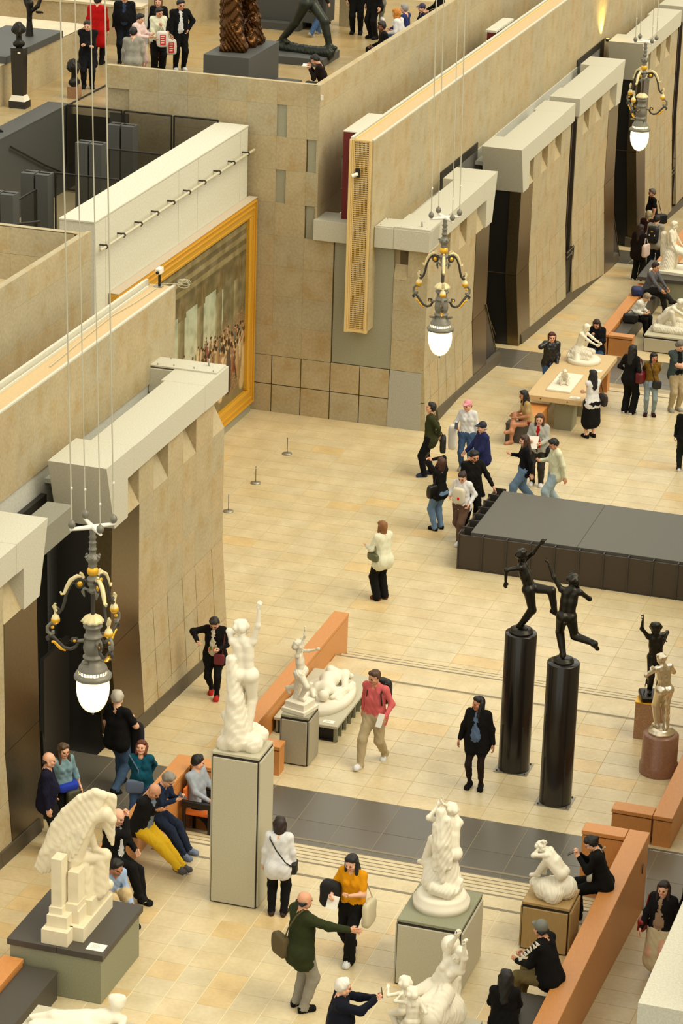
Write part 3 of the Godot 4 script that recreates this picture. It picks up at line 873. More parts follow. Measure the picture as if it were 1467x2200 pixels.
	boxp(w, "flat_top", Vector3(-9.56, 7.0, 0.0), Vector3(-9.03, 7.03, 12.0), M.dark_grey_top)
	boxp(w, "dark_end", Vector3(-9.1, 4.9, -2.5), Vector3(-7.5, 6.98, -2.35), M.dark_grey)
	boxp(w, "dark_side", Vector3(-9.12, 4.9, -2.4), Vector3(-9.04, 6.98, 0.0), M.frame_black)
	boxp(w, "dark_pier", Vector3(-8.04, 4.9, -0.4), Vector3(-7.56, 7.56, -0.12), M.dark_grey)
	put(w, "handrail", tube([Vector3(-8.98, 6.75, 3.5), Vector3(-8.98, 5.9, 1.6), Vector3(-8.98, 5.5, 0.6)], 0.025), M.frame_black)
	for p in [Vector3(-9.04, 6.4, 2.7), Vector3(-9.04, 5.85, 1.5)]:
		put(w, "rail_bracket", bar(p, p + Vector3(0.07, 0.0, 0), 0.012), M.frame_black)
	mesh_screen("dark mesh guard screen under the sandstone parapet, three framed panels", [Vector3(-9.0, 5.0, 0.25), Vector3(-7.55, 5.0, 0.25), Vector3(-6.3, 5.0, 0.25), Vector3(-5.15, 5.0, 0.25)], 2.05)
	mesh_screen("short dark mesh guard along the stairwell rim", [Vector3(-9.0, 5.6, -2.3), Vector3(-9.0, 5.6, 0.2)], 1.42)
	mesh_screen("dark mesh guard between the second and third paired posts", [Vector3(-6.55, 5.0, 3.7), Vector3(-5.25, 5.0, 3.7)], 2.0)
	mesh_screen("dark mesh guard in front of the third paired posts", [Vector3(-6.78, 5.0, 6.2), Vector3(-5.25, 5.0, 6.2)], 2.0)
	mesh_screen("dark mesh guard at the left edge by the fourth paired posts", [Vector3(-6.95, 5.0, 6.75), Vector3(-6.95, 5.0, 8.0)], 1.75)
	var names := ["farthest pair of dark grey box posts in the stairwell", "second pair of dark grey box posts in the stairwell", "third pair of dark grey box posts in the stairwell", "nearest pair of dark grey box posts at the left edge"]
	var zs := [1.35, 3.28, 6.33, 8.18]
	for i in 4:
		var p := thing("box_posts", names[i], "posts", Vector3(-7.12, 4.95, zs[i]), 0, "paired box posts in the stairwell")
		for s in [-1, 1]:
			boxp(p, "post", Vector3(s * 0.17 - 0.15, 0, -0.16), Vector3(s * 0.17 + 0.15, 2.05, 0.16), M.dark_grey_top, 0.006)
			boxp(p, "slot", Vector3(s * 0.17 - 0.13, 2.05, -0.02), Vector3(s * 0.17 + 0.13, 2.065, 0.02), M.frame_black)
	var tr := thing("floor_rail", "black rail along the stairwell edge behind the left parapet", "rail", Vector3(-7.0, 7.05, 10.0))
	put(tr, "bar", tube([Vector3(-2.4, 0.0, 1.0), Vector3(0.9, -0.0, 1.0), Vector3(1.6, 0.0, 0.2)], 0.03), M.frame_black)

func mesh_screen(label: String, pts: Array, h: float):
	var o := thing("mesh_screen", label, "screen", pts[0])
	for i in pts.size() - 1:
		var a: Vector3 = pts[i] - pts[0]; var b: Vector3 = pts[i + 1] - pts[0]
		var d := (b - a).normalized()
		a += d * 0.03; b -= d * 0.03
		var u := Vector3(0, h, 0)
		var side := d.cross(Vector3.UP) * 0.01
		var g := Bld.new()
		g.hexa([a - side, b - side, b + side, a + side, a - side + u, b - side + u, b + side + u, a + side + u])
		put(o, "mesh_panel", g.mesh(), M.mesh_glass)
		put(o, "frame", join([bar(a, a + u, 0.022), bar(b, b + u, 0.022), bar(a + u, b + u, 0.022), bar(a, b, 0.022)]), M.frame_black)

# ---------- parapets, benches, stage, table ----------
func parapet(label: String, pieces: Array, y0: float, y1: float, x_in := 0.0):
	var o := thing("parapet_bench", label, "parapet", Vector3.ZERO, 0.0, "orange wooden parapets")
	for q in pieces:
		boxp(o, "body", Vector3(q[0] + 0.012, y0, q[2] + 0.012), Vector3(q[1] - 0.012, y1 - 0.09, q[3] - 0.012), M.wood)
		boxp(o, "groove", Vector3(q[0] + 0.03, y1 - 0.09, q[2] + 0.03), Vector3(q[1] - 0.03, y1 - 0.07, q[3] - 0.03), plain(Color(0.36, 0.19, 0.08), 0.7))
		boxp(o, "top_board", Vector3(q[0], y1 - 0.07, q[2]), Vector3(q[1], y1, q[3]), M.wood, 0.006)
	return o

func build_furniture():
	parapet("long orange parapet with tall far end behind the reclining marble", [[2.08, 2.38, 13.46, 19.62], [2.39, 3.07, 19.32, 19.62]], 0.0, 0.95)
	parapet("orange parapet by the seated attendant and resting visitors", [[2.08, 2.4, 21.95, 27.42], [2.41, 3.07, 21.95, 22.26]], 0.4, 1.7)
	parapet("orange parapet in the lower left corner", [[2.08, 2.4, 29.05, 34.0]], 0.9, 1.7)
	parapet("orange corner parapet beside the round red granite pedestal", [[9.66, 9.99, 13.46, 19.86], [8.96, 9.65, 19.55, 19.86]], 0.0, 0.95)
	parapet("orange corner parapet where a woman in black sits with her phone", [[9.67, 10.0, 21.95, 34.0], [8.97, 9.66, 21.95, 22.26]], 0.4, 1.7)
	parapet("far orange parapet beside seated visitors at right", [[2.08, 2.38, -14.55, -9.36], [2.39, 3.05, -9.66, -9.36]], -0.9, 0.0)
	parapet("farthest orange parapet behind the seated marble figure", [[2.08, 2.38, -32.0, -16.4]], -2.6, 0.0)
	# dark stone seats
	for q in [["dark stone seat under the lower left parapet", Vector3(2.41, 1.15, 29.05), Vector3(2.93, 1.6, 34.0)],
			["dark stone seat under the right parapet by the man in a cap", Vector3(9.25, 1.15, 27.2), Vector3(9.66, 1.55, 34.0)],
			["dark stone seat beside the far parapet with the black handbag", Vector3(2.39, -0.55, -14.4), Vector3(2.75, -0.12, -9.7)]]:
		var o := thing("stone_bench", q[0], "bench", (q[1] + q[2]) / 2 * Vector3(1, 0, 1) + Vector3(0, q[1].y, 0), 0, "dark stone seats")
		var lo: Vector3 = q[1] - o.position; var hi: Vector3 = q[2] - o.position
		boxp(o, "seat_slab", Vector3(lo.x, hi.y - 0.05, lo.z), hi, M.slab_dark, 0.006)
		boxp(o, "body", Vector3(lo.x, 0, lo.z + 0.01), Vector3(hi.x - 0.015, hi.y - 0.05, hi.z), M.slab_dark)
	# low orange box seat and black box by the table
	var bx := thing("box_stool", "small orange wooden box seat behind the sculpture table", "seat", Vector3(2.62, 0, -5.0))
	boxp(bx, "body", Vector3(-0.2, -0.2, -0.2), Vector3(0.2, 0.46, 0.35), M.wood)
	boxp(bx, "top_board", Vector3(-0.21, 0.46, -0.21), Vector3(0.21, 0.5, 0.36), M.wood, 0.005)
	bx = thing("box_stool", "orange box seat with dark cushion under the near table end", "seat", Vector3(2.35, 0, -0.75))
	boxp(bx, "body", Vector3(-0.12, 0, -0.6), Vector3(0.35, 0.55, 0.42), M.wood)
	boxp(bx, "top_board", Vector3(-0.13, 0.55, -0.61), Vector3(0.36, 0.6, 0.43), M.wood, 0.005)
	bx = thing("box_stool", "black box seat under the woman in a red skirt", "seat", Vector3(2.3, 0, -0.18))
	boxp(bx, "body", Vector3(-0.29, 0, -0.13), Vector3(0.3, 0.42, 0.16), M.slab_dark)
	boxp(bx, "top_board", Vector3(-0.3, 0.42, -0.14), Vector3(0.31, 0.47, 0.17), M.slab_dark, 0.005)
	# stage
	var s := thing("stage", "low dark stage with ribbed brown sides in the crossing", "stage", Vector3(3.09, 0, 8.15))
	boxp(s, "deck", Vector3(0.24, 0.62, -2.8), Vector3(2.5, 0.8, -0.12), M.stage_top, 0.005)
	boxp(s, "deck", Vector3(2.505, 0.62, -2.8), Vector3(8.2, 0.8, -0.12), M.stage_top, 0.005)
	boxp(s, "inner_body", Vector3(0.25, 0.0, -2.75), Vector3(8.15, 0.62, -0.25), M.stage_rib)
	for k in 16:
		var x := 0.02 + 0.515 * k
		boxp(s, "side_panel", Vector3(x, 0.02, -0.03), Vector3(x + 0.5, 0.76, 0.0), M.stage_side)
		boxp(s, "rib", Vector3(x - 0.02, 0.0, -0.26), Vector3(x + 0.005, 0.79, 0.025), M.stage_rib)
	for k in 7:
		var z := -0.03 - 0.42 * k
		boxp(s, "side_panel", Vector3(0.0, 0.02, z - 0.4), Vector3(0.03, 0.74, z), M.stage_side)
		boxp(s, "rib", Vector3(-0.025, 0.0, z - 0.43), Vector3(0.26, 0.78, z - 0.405), M.stage_rib)
	boxp(s, "base_rail", Vector3(0.0, 0.0, -2.85), Vector3(8.2, 0.02, 0.01), M.stage_rib)
	# long table
	var t := thing("sculpture_table", "long pale wooden table holding two white marbles", "table", Vector3(2.88, 0, -3.0))
	boxp(t, "tabletop", Vector3(-0.68, 0.72, -1.95), Vector3(0.68, 0.85, 1.85), M.wood_pale, 0.006)
	boxp(t, "support", Vector3(-0.03, 0, 1.1), Vector3(0.4, 0.72, 1.64), M.ped_olive)
	boxp(t, "support", Vector3(-0.03, 0, 0.1), Vector3(0.4, 0.72, 0.5), M.ped_olive)
	boxp(t, "support", Vector3(-0.03, 0, -1.0), Vector3(0.4, 0.72, -0.6), M.frame_black)
	boxp(t, "support", Vector3(0.2, 0, -1.85), Vector3(0.55, 0.72, -1.55), M.wood)
	for x in [-0.35, 0.3]: boxp(t, "bolt_hole", Vector3(x, 0.775, 1.85), Vector3(x + 0.03, 0.8, 1.853), M.frame_black)
	# attendant's chair
	var c := thing("chair", "black wooden armchair with orange seat for the attendant", "chair", Vector3(2.72, 0.4, 22.0 + 0.62), PI / 2)
	# chair local: faces +z
	c.position = Vector3(2.72, 0.66, 22.56)
	for sx in [-1, 1]:
		for sz in [-1, 1]:
			boxp(c, "leg", Vector3(sx * 0.24 - 0.025, -0.14, sz * 0.22 - 0.025), Vector3(sx * 0.24 + 0.025, 0.62, sz * 0.22 + 0.025), M.black_plastic, 0.004)
		boxp(c, "armrest", Vector3(sx * 0.24 - 0.03, 0.56, -0.26), Vector3(sx * 0.24 + 0.03, 0.66, 0.26), M.black_plastic, 0.006)
	boxp(c, "seat", Vector3(-0.23, 0.4, -0.23), Vector3(0.23, 0.45, 0.24), plain(Color(0.85, 0.42, 0.1), 0.6), 0.01)
	boxp(c, "backrest", Vector3(-0.22, 0.55, -0.25), Vector3(0.22, 0.85, -0.21), plain(Color(0.82, 0.42, 0.14), 0.6), 0.008)
	boxp(c, "seat_rail", Vector3(-0.22, 0.34, 0.2), Vector3(0.22, 0.4, 0.23), M.black_plastic)
	for k in 5:
		var r := thing("barrier_post", ["thin grey barrier post nearest the painting corner", "middle thin grey barrier post before the painting", "thin grey barrier post beside the near pavilion corner", "", ""][k], "post", [Vector3(-2.47, 0, 2.75), Vector3(-2.5, 0, 4.87), Vector3(-2.46, 0, 6.79), Vector3.ZERO, Vector3.ZERO][k], 0, "barrier posts before the painting") if k < 3 else null
		if r:
			put(r, "base", lathe([[0.0, 0.0], [0.115, 0.0], [0.115, 0.02], [0.03, 0.035], [0.0, 0.036]], 24), M.steel)
			put(r, "rod", bar(Vector3(0, 0.03, 0), Vector3(0, 0.4, 0), 0.008, 8), M.iron_dark)
	var cord := thing("rope_barrier", "thin pale cord strung between the barrier posts", "cord", Vector3(-2.48, 0.38, 4.8))
	put(cord, "cord", bar(Vector3(0, 0, 5.2), Vector3(0, 0, -2.05), 0.006, 5), M.cable)
	build_painting()
	build_pedestals()

func build_painting():
	var o := thing("framed_painting", "huge painting in a wide gold frame facing the nave", "painting", Vector3(-4.44, 0.2, 4.47))
	var hz := 4.38; var h := 5.08
	var wd := 0.42
	for q in [[Vector3(0, 0, -hz), Vector3(0.2, wd, hz)], [Vector3(0, h - wd, -hz), Vector3(0.2, h, hz)], [Vector3(0, wd, -hz), Vector3(0.2, h - wd, -hz + wd)], [Vector3(0, wd, hz - wd), Vector3(0.2, h - wd, hz)]]:
		boxp(o, "frame_rail", q[0], q[1], M.frame_gold, 0.02)
	for q in [[0.05, 0.04, 0.24], [0.17, 0.05, 0.23], [0.33, 0.05, 0.21]]:
		var e: float = q[0]; var t: float = q[1]; var d: float = q[2]
		for r in [[Vector3(0.1, e, -hz + e), Vector3(d, e + t, hz - e)], [Vector3(0.1, h - e - t, -hz + e), Vector3(d, h - e, hz - e)], [Vector3(0.1, e, -hz + e), Vector3(d, h - e, -hz + e + t)], [Vector3(0.1, e, hz - e - t), Vector3(d, h - e, hz - e)]]:
			boxp(o, "moulding", r[0], r[1], M.frame_gold, 0.01)
	boxp(o, "dusty_top", Vector3(-0.0, h, -hz), Vector3(0.22, h + 0.012, hz), grained(Color(0.80, 0.74, 0.65), "speck", 2.0, 0.95))
	# canvas: columns of an invented hall, open sky between them, a crowd of dabs below
	var im := Image.create(768, 448, false, Image.FORMAT_RGB8)
	var fn := FastNoiseLite.new(); fn.seed = 12; fn.frequency = 0.02; fn.fractal_octaves = 4
	var fd := FastNoiseLite.new(); fd.seed = 31; fd.noise_type = FastNoiseLite.TYPE_CELLULAR; fd.frequency = 0.035; fd.cellular_return_type = FastNoiseLite.RETURN_CELL_VALUE
	var fe := FastNoiseLite.new(); fe.seed = 8; fe.noise_type = FastNoiseLite.TYPE_CELLULAR; fe.frequency = 0.07; fe.cellular_return_type = FastNoiseLite.RETURN_CELL_VALUE
	var dabs := [Color(0.46, 0.36, 0.22), Color(0.70, 0.56, 0.36), Color(0.52, 0.20, 0.13), Color(0.33, 0.35, 0.27), Color(0.76, 0.66, 0.46), Color(0.27, 0.20, 0.13), Color(0.45, 0.46, 0.38), Color(0.60, 0.40, 0.25)]
	for y in 448:
		for x in 768:
			var u := x / 768.0; var v := y / 448.0
			var wob := fn.get_noise_2d(x, y)
			var c := Color(0.47, 0.43, 0.29)
			var col := fposmod(u * 6.5 + 0.2, 1.0)
			if v < 0.2: c = Color(0.38, 0.34, 0.22).lerp(Color(0.52, 0.47, 0.32), step_wave(v * 17.0))
			elif v < 0.85:
				var sky := Color(0.62, 0.67, 0.58).lerp(Color(0.75, 0.73, 0.60), clampf((v - 0.2) * 2.2, 0, 1))
				c = sky if (u > 0.3 and u < 0.8) else Color(0.42, 0.39, 0.27)
				if v < 0.28: c = Color(0.40, 0.36, 0.23)
				if col < 0.34: c = Color(0.60, 0.56, 0.41).lerp(Color(0.40, 0.36, 0.24), col / 0.34)
				if v < 0.31 and col < 0.42: c = Color(0.37, 0.31, 0.19) if fposmod(x * 0.13, 1.0) < 0.5 else Color(0.48, 0.42, 0.27)
			c = c.lightened(maxf(wob, 0.0) * 0.2).darkened(maxf(-wob, 0.0) * 0.25)
			var crowd := v + 0.16 * fn.get_noise_2d(x * 1.6, 50.0) + 0.17 * absf(u - 0.45)
			if crowd > 0.60 and v < 0.93:
				var k := int(absf(fd.get_noise_2d(x * 1.5, y * 0.7)) * 97.0) + int(absf(fe.get_noise_2d(x * 1.4, y * 0.8)) * 31.0)
				c = c.lerp(dabs[k % 8], 0.9).lightened(maxf(wob, 0.0) * 0.15)
			elif v > 0.86: c = Color(0.54, 0.48, 0.33).lerp(Color(0.43, 0.38, 0.25), wob * 0.5 + 0.5)
			im.set_pixel(x, y, c)
	# an invented crowd: bodies, heads and lifted arms in loose strokes
	var pr := RandomNumberGenerator.new(); pr.seed = 77
	var flesh := [Color(0.78, 0.64, 0.45), Color(0.70, 0.53, 0.35), Color(0.83, 0.72, 0.54)]
	for i in 190:
		var t := i / 190.0
		var px := pr.randf() * 768.0
		var hgt := lerpf(38.0, 105.0, t) * pr.randf_range(0.8, 1.2)
		var py := lerpf(265.0, 400.0, t) + 30.0 * absf(px / 768.0 - 0.45)
		var bc: Color = dabs[pr.randi() % 8] if pr.randf() < 0.62 else flesh[pr.randi() % 3]
		stroke(im, Vector2(px, py - hgt * 0.5), Vector2(px + pr.randf_range(-0.2, 0.2) * hgt, py), hgt * 0.17, bc)
		stroke(im, Vector2(px, py - hgt * 0.75), Vector2(px, py - hgt * 0.45), hgt * 0.13, bc.lightened(0.12))
		if pr.randf() < 0.5: stroke(im, Vector2(px, py - hgt * 0.7), Vector2(px + pr.randf_range(-0.35, 0.35) * hgt, py - hgt * pr.randf_range(0.6, 1.15)), hgt * 0.045, flesh[pr.randi() % 3])
		stroke(im, Vector2(px, py - hgt * 0.92), Vector2(px, py - hgt * 0.9), hgt * 0.08, flesh[pr.randi() % 3].darkened(0.1))
		stroke(im, Vector2(px, py - hgt * 0.97), Vector2(px + 2, py - hgt * 0.96), hgt * 0.07, Color(0.24, 0.17, 0.1))
	im.generate_mipmaps()
	var m := plain(Color.WHITE, 0.5)
	m.albedo_texture = ImageTexture.create_from_image(im)
	var st := SurfaceTool.new()
	st.begin(Mesh.PRIMITIVE_TRIANGLES)
	var y0 := 0.38; var y1 := h - 0.38; var z0 := hz - 0.38
	var P := [[Vector3(0.1, y0, z0), Vector2(0, 1)], [Vector3(0.1, y0, -z0), Vector2(1, 1)], [Vector3(0.1, y1, -z0), Vector2(1, 0)], [Vector3(0.1, y1, z0), Vector2(0, 0)]]
	for i in [0, 2, 1, 0, 3, 2]:
		st.set_normal(Vector3.RIGHT); st.set_uv(P[i][1]); st.add_vertex(P[i][0])
	put(o, "canvas", st.commit(), m)
	boxp(o, "backing", Vector3(0.02, y0, -z0), Vector3(0.095, y1, z0), M.sand_joint)
	var b := thing("frame_plinth", "grey plinth under the gold picture frame", "plinth", Vector3(-4.44, 0, 4.47))
	boxp(b, "body", Vector3(0, 0, -4.3), Vector3(0.16, 0.2, 4.3), M.grey_panel)
	# hanging rail above
	var r := thing("hanging_rail", "steel picture rail on brackets above the painting", "rail", Vector3(-4.45, 6.42, 4.9))
	put(r, "rail", bar(Vector3(0.14, 0, -4.75), Vector3(0.14, 0, 4.75), 0.032, 10), M.cable)
	for k in 10:
		var z := -4.3 + 0.97 * k
		put(r, "bracket", join([bar(Vector3(-0.01, 0.03, z), Vector3(0.17, 0.03, z), 0.02, 6), bar(Vector3(0.14, -0.045, z), Vector3(0.14, 0.05, z), 0.028, 8), bar(Vector3(0.14, 0.0, z - 0.03), Vector3(0.14, 0.0, z + 0.03), 0.045, 10)]), M.iron_dark)

func stroke(im: Image, a: Vector2, b: Vector2, r: float, c: Color):
	var lo := Vector2(minf(a.x, b.x) - r, minf(a.y, b.y) - r); var hi := Vector2(maxf(a.x, b.x) + r, maxf(a.y, b.y) + r)
	for y in range(maxi(0, int(lo.y)), mini(im.get_height(), int(hi.y) + 1)):
		for x in range(maxi(0, int(lo.x)), mini(im.get_width(), int(hi.x) + 1)):
			var p := Vector2(x, y)
			if p.distance_to(Geometry2D.get_closest_point_to_segment(p, a, b)) < r * (0.85 + 0.15 * sin(x * 0.9 + y * 0.5)):
				im.set_pixel(x, y, c.darkened(0.25 * clampf((x - a.x) / (2.0 * r) + 0.3, 0.0, 1.0)))

func step_wave(x: float) -> float:
	return 1.0 if fposmod(x, 1.0) > 0.5 else 0.0

# pedestal with stone panels set on a dark seam
func panel_pedestal(called: String, label: String, c: Vector3, sx: float, sz: float, h: float, m: Material, mtop: Material) -> Node3D:
	var o := thing(called, label, "pedestal", c, 0, "panelled statue pedestals")
	boxp(o, "core", Vector3(-sx / 2 + 0.015, 0.0, -sz / 2 + 0.015), Vector3(sx / 2 - 0.015, h - 0.05, sz / 2 - 0.015), M.ped_seam)
	var g := 0.03
	boxp(o, "panel", Vector3(-sx / 2 + g, 0.025, sz / 2 - 0.02), Vector3(sx / 2 - g, h - 0.085, sz / 2 + 0.012), m, 0.004)
	boxp(o, "panel", Vector3(-sx / 2 + g, 0.025, -sz / 2 - 0.012), Vector3(sx / 2 - g, h - 0.085, -sz / 2 + 0.02), m, 0.004)
	boxp(o, "panel", Vector3(sx / 2 - 0.02, 0.025, -sz / 2 + g), Vector3(sx / 2 + 0.012, h - 0.085, sz / 2 - g), m, 0.004)
	boxp(o, "panel", Vector3(-sx / 2 - 0.012, 0.025, -sz / 2 + g), Vector3(-sx / 2 + 0.02, h - 0.085, sz / 2 - g), m, 0.004)
	boxp(o, "top_slab", Vector3(-sx / 2 + 0.01, h - 0.045, -sz / 2 + 0.01), Vector3(sx / 2 - 0.01, h, sz / 2 - 0.01), mtop, 0.004)
	return o

func build_pedestals():
	panel_pedestal("statue_pedestal", "tall pale panelled pedestal under the marble figure with raised arm", Vector3(4.325, 1.15, 25.22), 0.76, 0.68, 2.53, M.ped_panel, M.ped_panel)
	panel_pedestal("statue_pedestal", "grained travertine pedestal under the dancing marble child", Vector3(3.15, 0.4, 18.8), 0.52, 0.6, 0.93, M.travertine, M.grey_panel)
	panel_pedestal("statue_pedestal", "large pale pedestal under the marble woman with long hair", Vector3(7.79, 1.15, 26.35), 0.98, 1.2, 1.06, M.ped_panel, M.ped_olive)
	panel_pedestal("statue_pedestal", "small ochre wooden pedestal under the crouching marble woman", Vector3(9.12, 1.15, 24.95), 0.74, 0.68, 0.78, M.ped_ochre, M.ped_ochre)
	panel_pedestal("statue_pedestal", "low pale pedestal under the bending marble figure at right", Vector3(4.5, -0.55, -10.8), 2.6, 1.5, 0.46, M.ped_panel, M.ped_panel)
	# ribbed box under the relief
	var o := thing("relief_plinth", "low dark plinth of open cells under the oval marble relief", "plinth", Vector3(3.02, 0.4, 16.9))
	boxp(o, "core", Vector3(-0.58, 0, -1.2), Vector3(0.5, 0.26, 1.0), M.frame_black)
	boxp(o, "top_slab", Vector3(-0.62, 0.26, -1.25), Vector3(0.57, 0.31, 1.08), M.ped_panel, 0.005)
	for k in 9:
		var z := -1.2 + 0.28 * k
		boxp(o, "rib", Vector3(0.5, 0, z), Vector3(0.56, 0.26, z + 0.03), M.ped_olive)
	for k in 4: boxp(o, "rib", Vector3(-0.58 + 0.37 * k, 0, 1.0), Vector3(-0.55 + 0.37 * k, 0.26, 1.06), M.ped_olive)
	boxp(o, "base_rail", Vector3(-0.58, 0, 1.0), Vector3(0.56, 0.02, 1.06), M.ped_seam)
	# black columns
	for q in [["black polished column under the left bronze dancer", Vector3(6.79, 0.4, 17.83), 2.58], ["black polished column under the right bronze dancer", Vector3(7.78, 0.4, 18.84), 2.6]]:
		var c := thing("black_column", q[0], "column", q[1], 0, "black statue columns")
		boxp(c, "floor_plate", Vector3(-0.3, 0, -0.27), Vector3(0.3, 0.012, 0.27), M.steel)
		for k in 4: put(c, "plate_bolt", lathe([[0.015, 0.0], [0.015, 0.02], [0.0, 0.02]], 8), M.iron_dark, Vector3([-0.25, 0.25, 0.25, -0.25][k], 0.012, [-0.22, -0.22, 0.22, 0.22][k]))
		put(c, "shaft", lathe([[0.275, 0.012], [0.275, q[2] - 0.01], [0.268, q[2]], [0.0, q[2]]], 40), M.column_black)
		for sx in [-1, 1]: boxp(c, "cable_cover", Vector3(sx * 0.18 - 0.012, 0.05, 0.2), Vector3(sx * 0.18 + 0.012, 0.9, 0.222), M.black_plastic)
	o = thing("granite_pedestal", "round red granite pedestal under the gilded figure", "pedestal", Vector3(9.2, 0.4, 17.05))
	put(o, "drum", lathe([[0.34, 0.0], [0.34, 0.18], [0.315, 0.21], [0.315, 0.72], [0.29, 0.75], [0.0, 0.75]], 40), M.granite_red)
	o = thing("granite_pedestal", "square veined stone pedestal under the small bronze boy", "pedestal", Vector3(8.75, 0.4, 15.6))
	boxp(o, "block", Vector3(-0.26, 0, -0.26), Vector3(0.26, 0.7, 0.26), M.granite_mix, 0.006)
	boxp(o, "gilt_rim", Vector3(-0.27, 0.7, -0.27), Vector3(0.27, 0.72, 0.27), M.gold)
	# winged figure's plinth
	o = thing("slab_plinth", "olive plinth with broad dark slab under the winged marble", "plinth", Vector3(2.86, 1.15, 28.22))
	boxp(o, "body", Vector3(-0.7, 0, -0.72), Vector3(0.7, 0.7, 0.76), M.ped_olive, 0.006)
	boxp(o, "slab", Vector3(-0.74, 0.7, -0.8), Vector3(0.02, 0.8, 0.78), M.slab_dark, 0.006)
	boxp(o, "slab", Vector3(0.024, 0.7, -0.8), Vector3(0.73, 0.8, 0.78), M.slab_dark, 0.006)
	o = thing("slab_plinth", "olive plinth with broad dark slab under the seated marble at right", "plinth", Vector3(3.3, -0.55, -15.3))
	boxp(o, "body", Vector3(-1.0, 0, -0.7), Vector3(1.4, 0.7, 0.9), M.ped_olive, 0.006)
	boxp(o, "slab", Vector3(-1.22, 0.7, -0.9), Vector3(1.6, 0.8, 0.95), M.slab_dark, 0.006)
	# terrace plinths
	o = thing("block_plinth", "large dark grey block under the brown bronze group", "plinth", Vector3(-5.93, 7.0, -3.47))
	boxp(o, "block", Vector3(-0.58, 0, -1.13), Vector3(0.58, 1.0, 1.12), M.dark_grey, 0.006)
	boxp(o, "foot_slab", Vector3(0.58, 0, -1.1), Vector3(1.2, 0.1, 1.2), M.dark_grey)
	o = thing("block_plinth", "low dark grey slab under the striding bronze legs", "plinth", Vector3(-5.6, 7.0, -7.3))
	boxp(o, "block", Vector3(-0.75, 0, -0.7), Vector3(0.76, 0.2, 0.7), M.dark_grey_top, 0.006)
	o = thing("block_plinth", "dark stepped block at the top behind the bronze group", "plinth", Vector3(-7.6, 7.0, -11.3))
	boxp(o, "step", Vector3(-1.2, 0, -0.6), Vector3(0.75, 0.2, 0.6), M.dark_grey, 0.006)
	boxp(o, "block", Vector3(-1.1, 0.2, -0.5), Vector3(1.4, 2.2, 0.3), M.dark_grey, 0.006)
	o = thing("bust_herm", "tall dark square pillar with marble foot under a bronze bust", "pedestal", Vector3(-9.98, 7.0, 0.72))
	boxp(o, "foot", Vector3(-0.21, 0, -0.17), Vector3(0.21, 0.17, 0.17), M.black_stone, 0.006)
	var b := Bld.new()
	b.hexa([Vector3(-0.2, 0.17, 0.16), Vector3(0.2, 0.17, 0.16), Vector3(0.2, 0.17, -0.16), Vector3(-0.2, 0.17, -0.16), Vector3(-0.15, 0.3, 0.12), Vector3(0.15, 0.3, 0.12), Vector3(0.15, 0.3, -0.12), Vector3(-0.15, 0.3, -0.12)])
	put(o, "moulding", b.mesh(), M.marble)
	b = Bld.new()
	b.hexa([Vector3(-0.14, 0.3, 0.11), Vector3(0.14, 0.3, 0.11), Vector3(0.14, 0.3, -0.11), Vector3(-0.14, 0.3, -0.11), Vector3(-0.16, 1.42, 0.13), Vector3(0.16, 1.42, 0.13), Vector3(0.16, 1.42, -0.13), Vector3(-0.16, 1.42, -0.13)])
	put(o, "shaft", b.mesh(), grained(Color(0.15, 0.15, 0.12), "vein", 0.8, 0.3))
	boxp(o, "label_plate", Vector3(0.02, 1.3, 0.125), Vector3(0.09, 1.34, 0.135), M.paper)
	o = thing("bust_block", "short stone block under the small bronze head by the attendant", "pedestal", Vector3(-9.2, 7.0, -0.75))
	boxp(o, "block", Vector3(-0.14, 0, -0.12), Vector3(0.14, 0.28, 0.12), M.granite_mix, 0.005)

# ---------- hanging lamps ----------
func build_lamps():
	var spots := [[Vector3(6.0, 9.05, 35.22), "near hanging lamp with glowing egg globe at lower left"], [Vector3(6.0, 9.05, 21.08), "middle hanging lamp with glowing egg globe before the wall corner"], [Vector3(6.0, 9.05, 6.4), "far hanging lamp with glowing egg globe at upper right"]]
	for i in 3: lamp(spots[i][0], spots[i][1], [1.344, 0.82, 0.297][i])

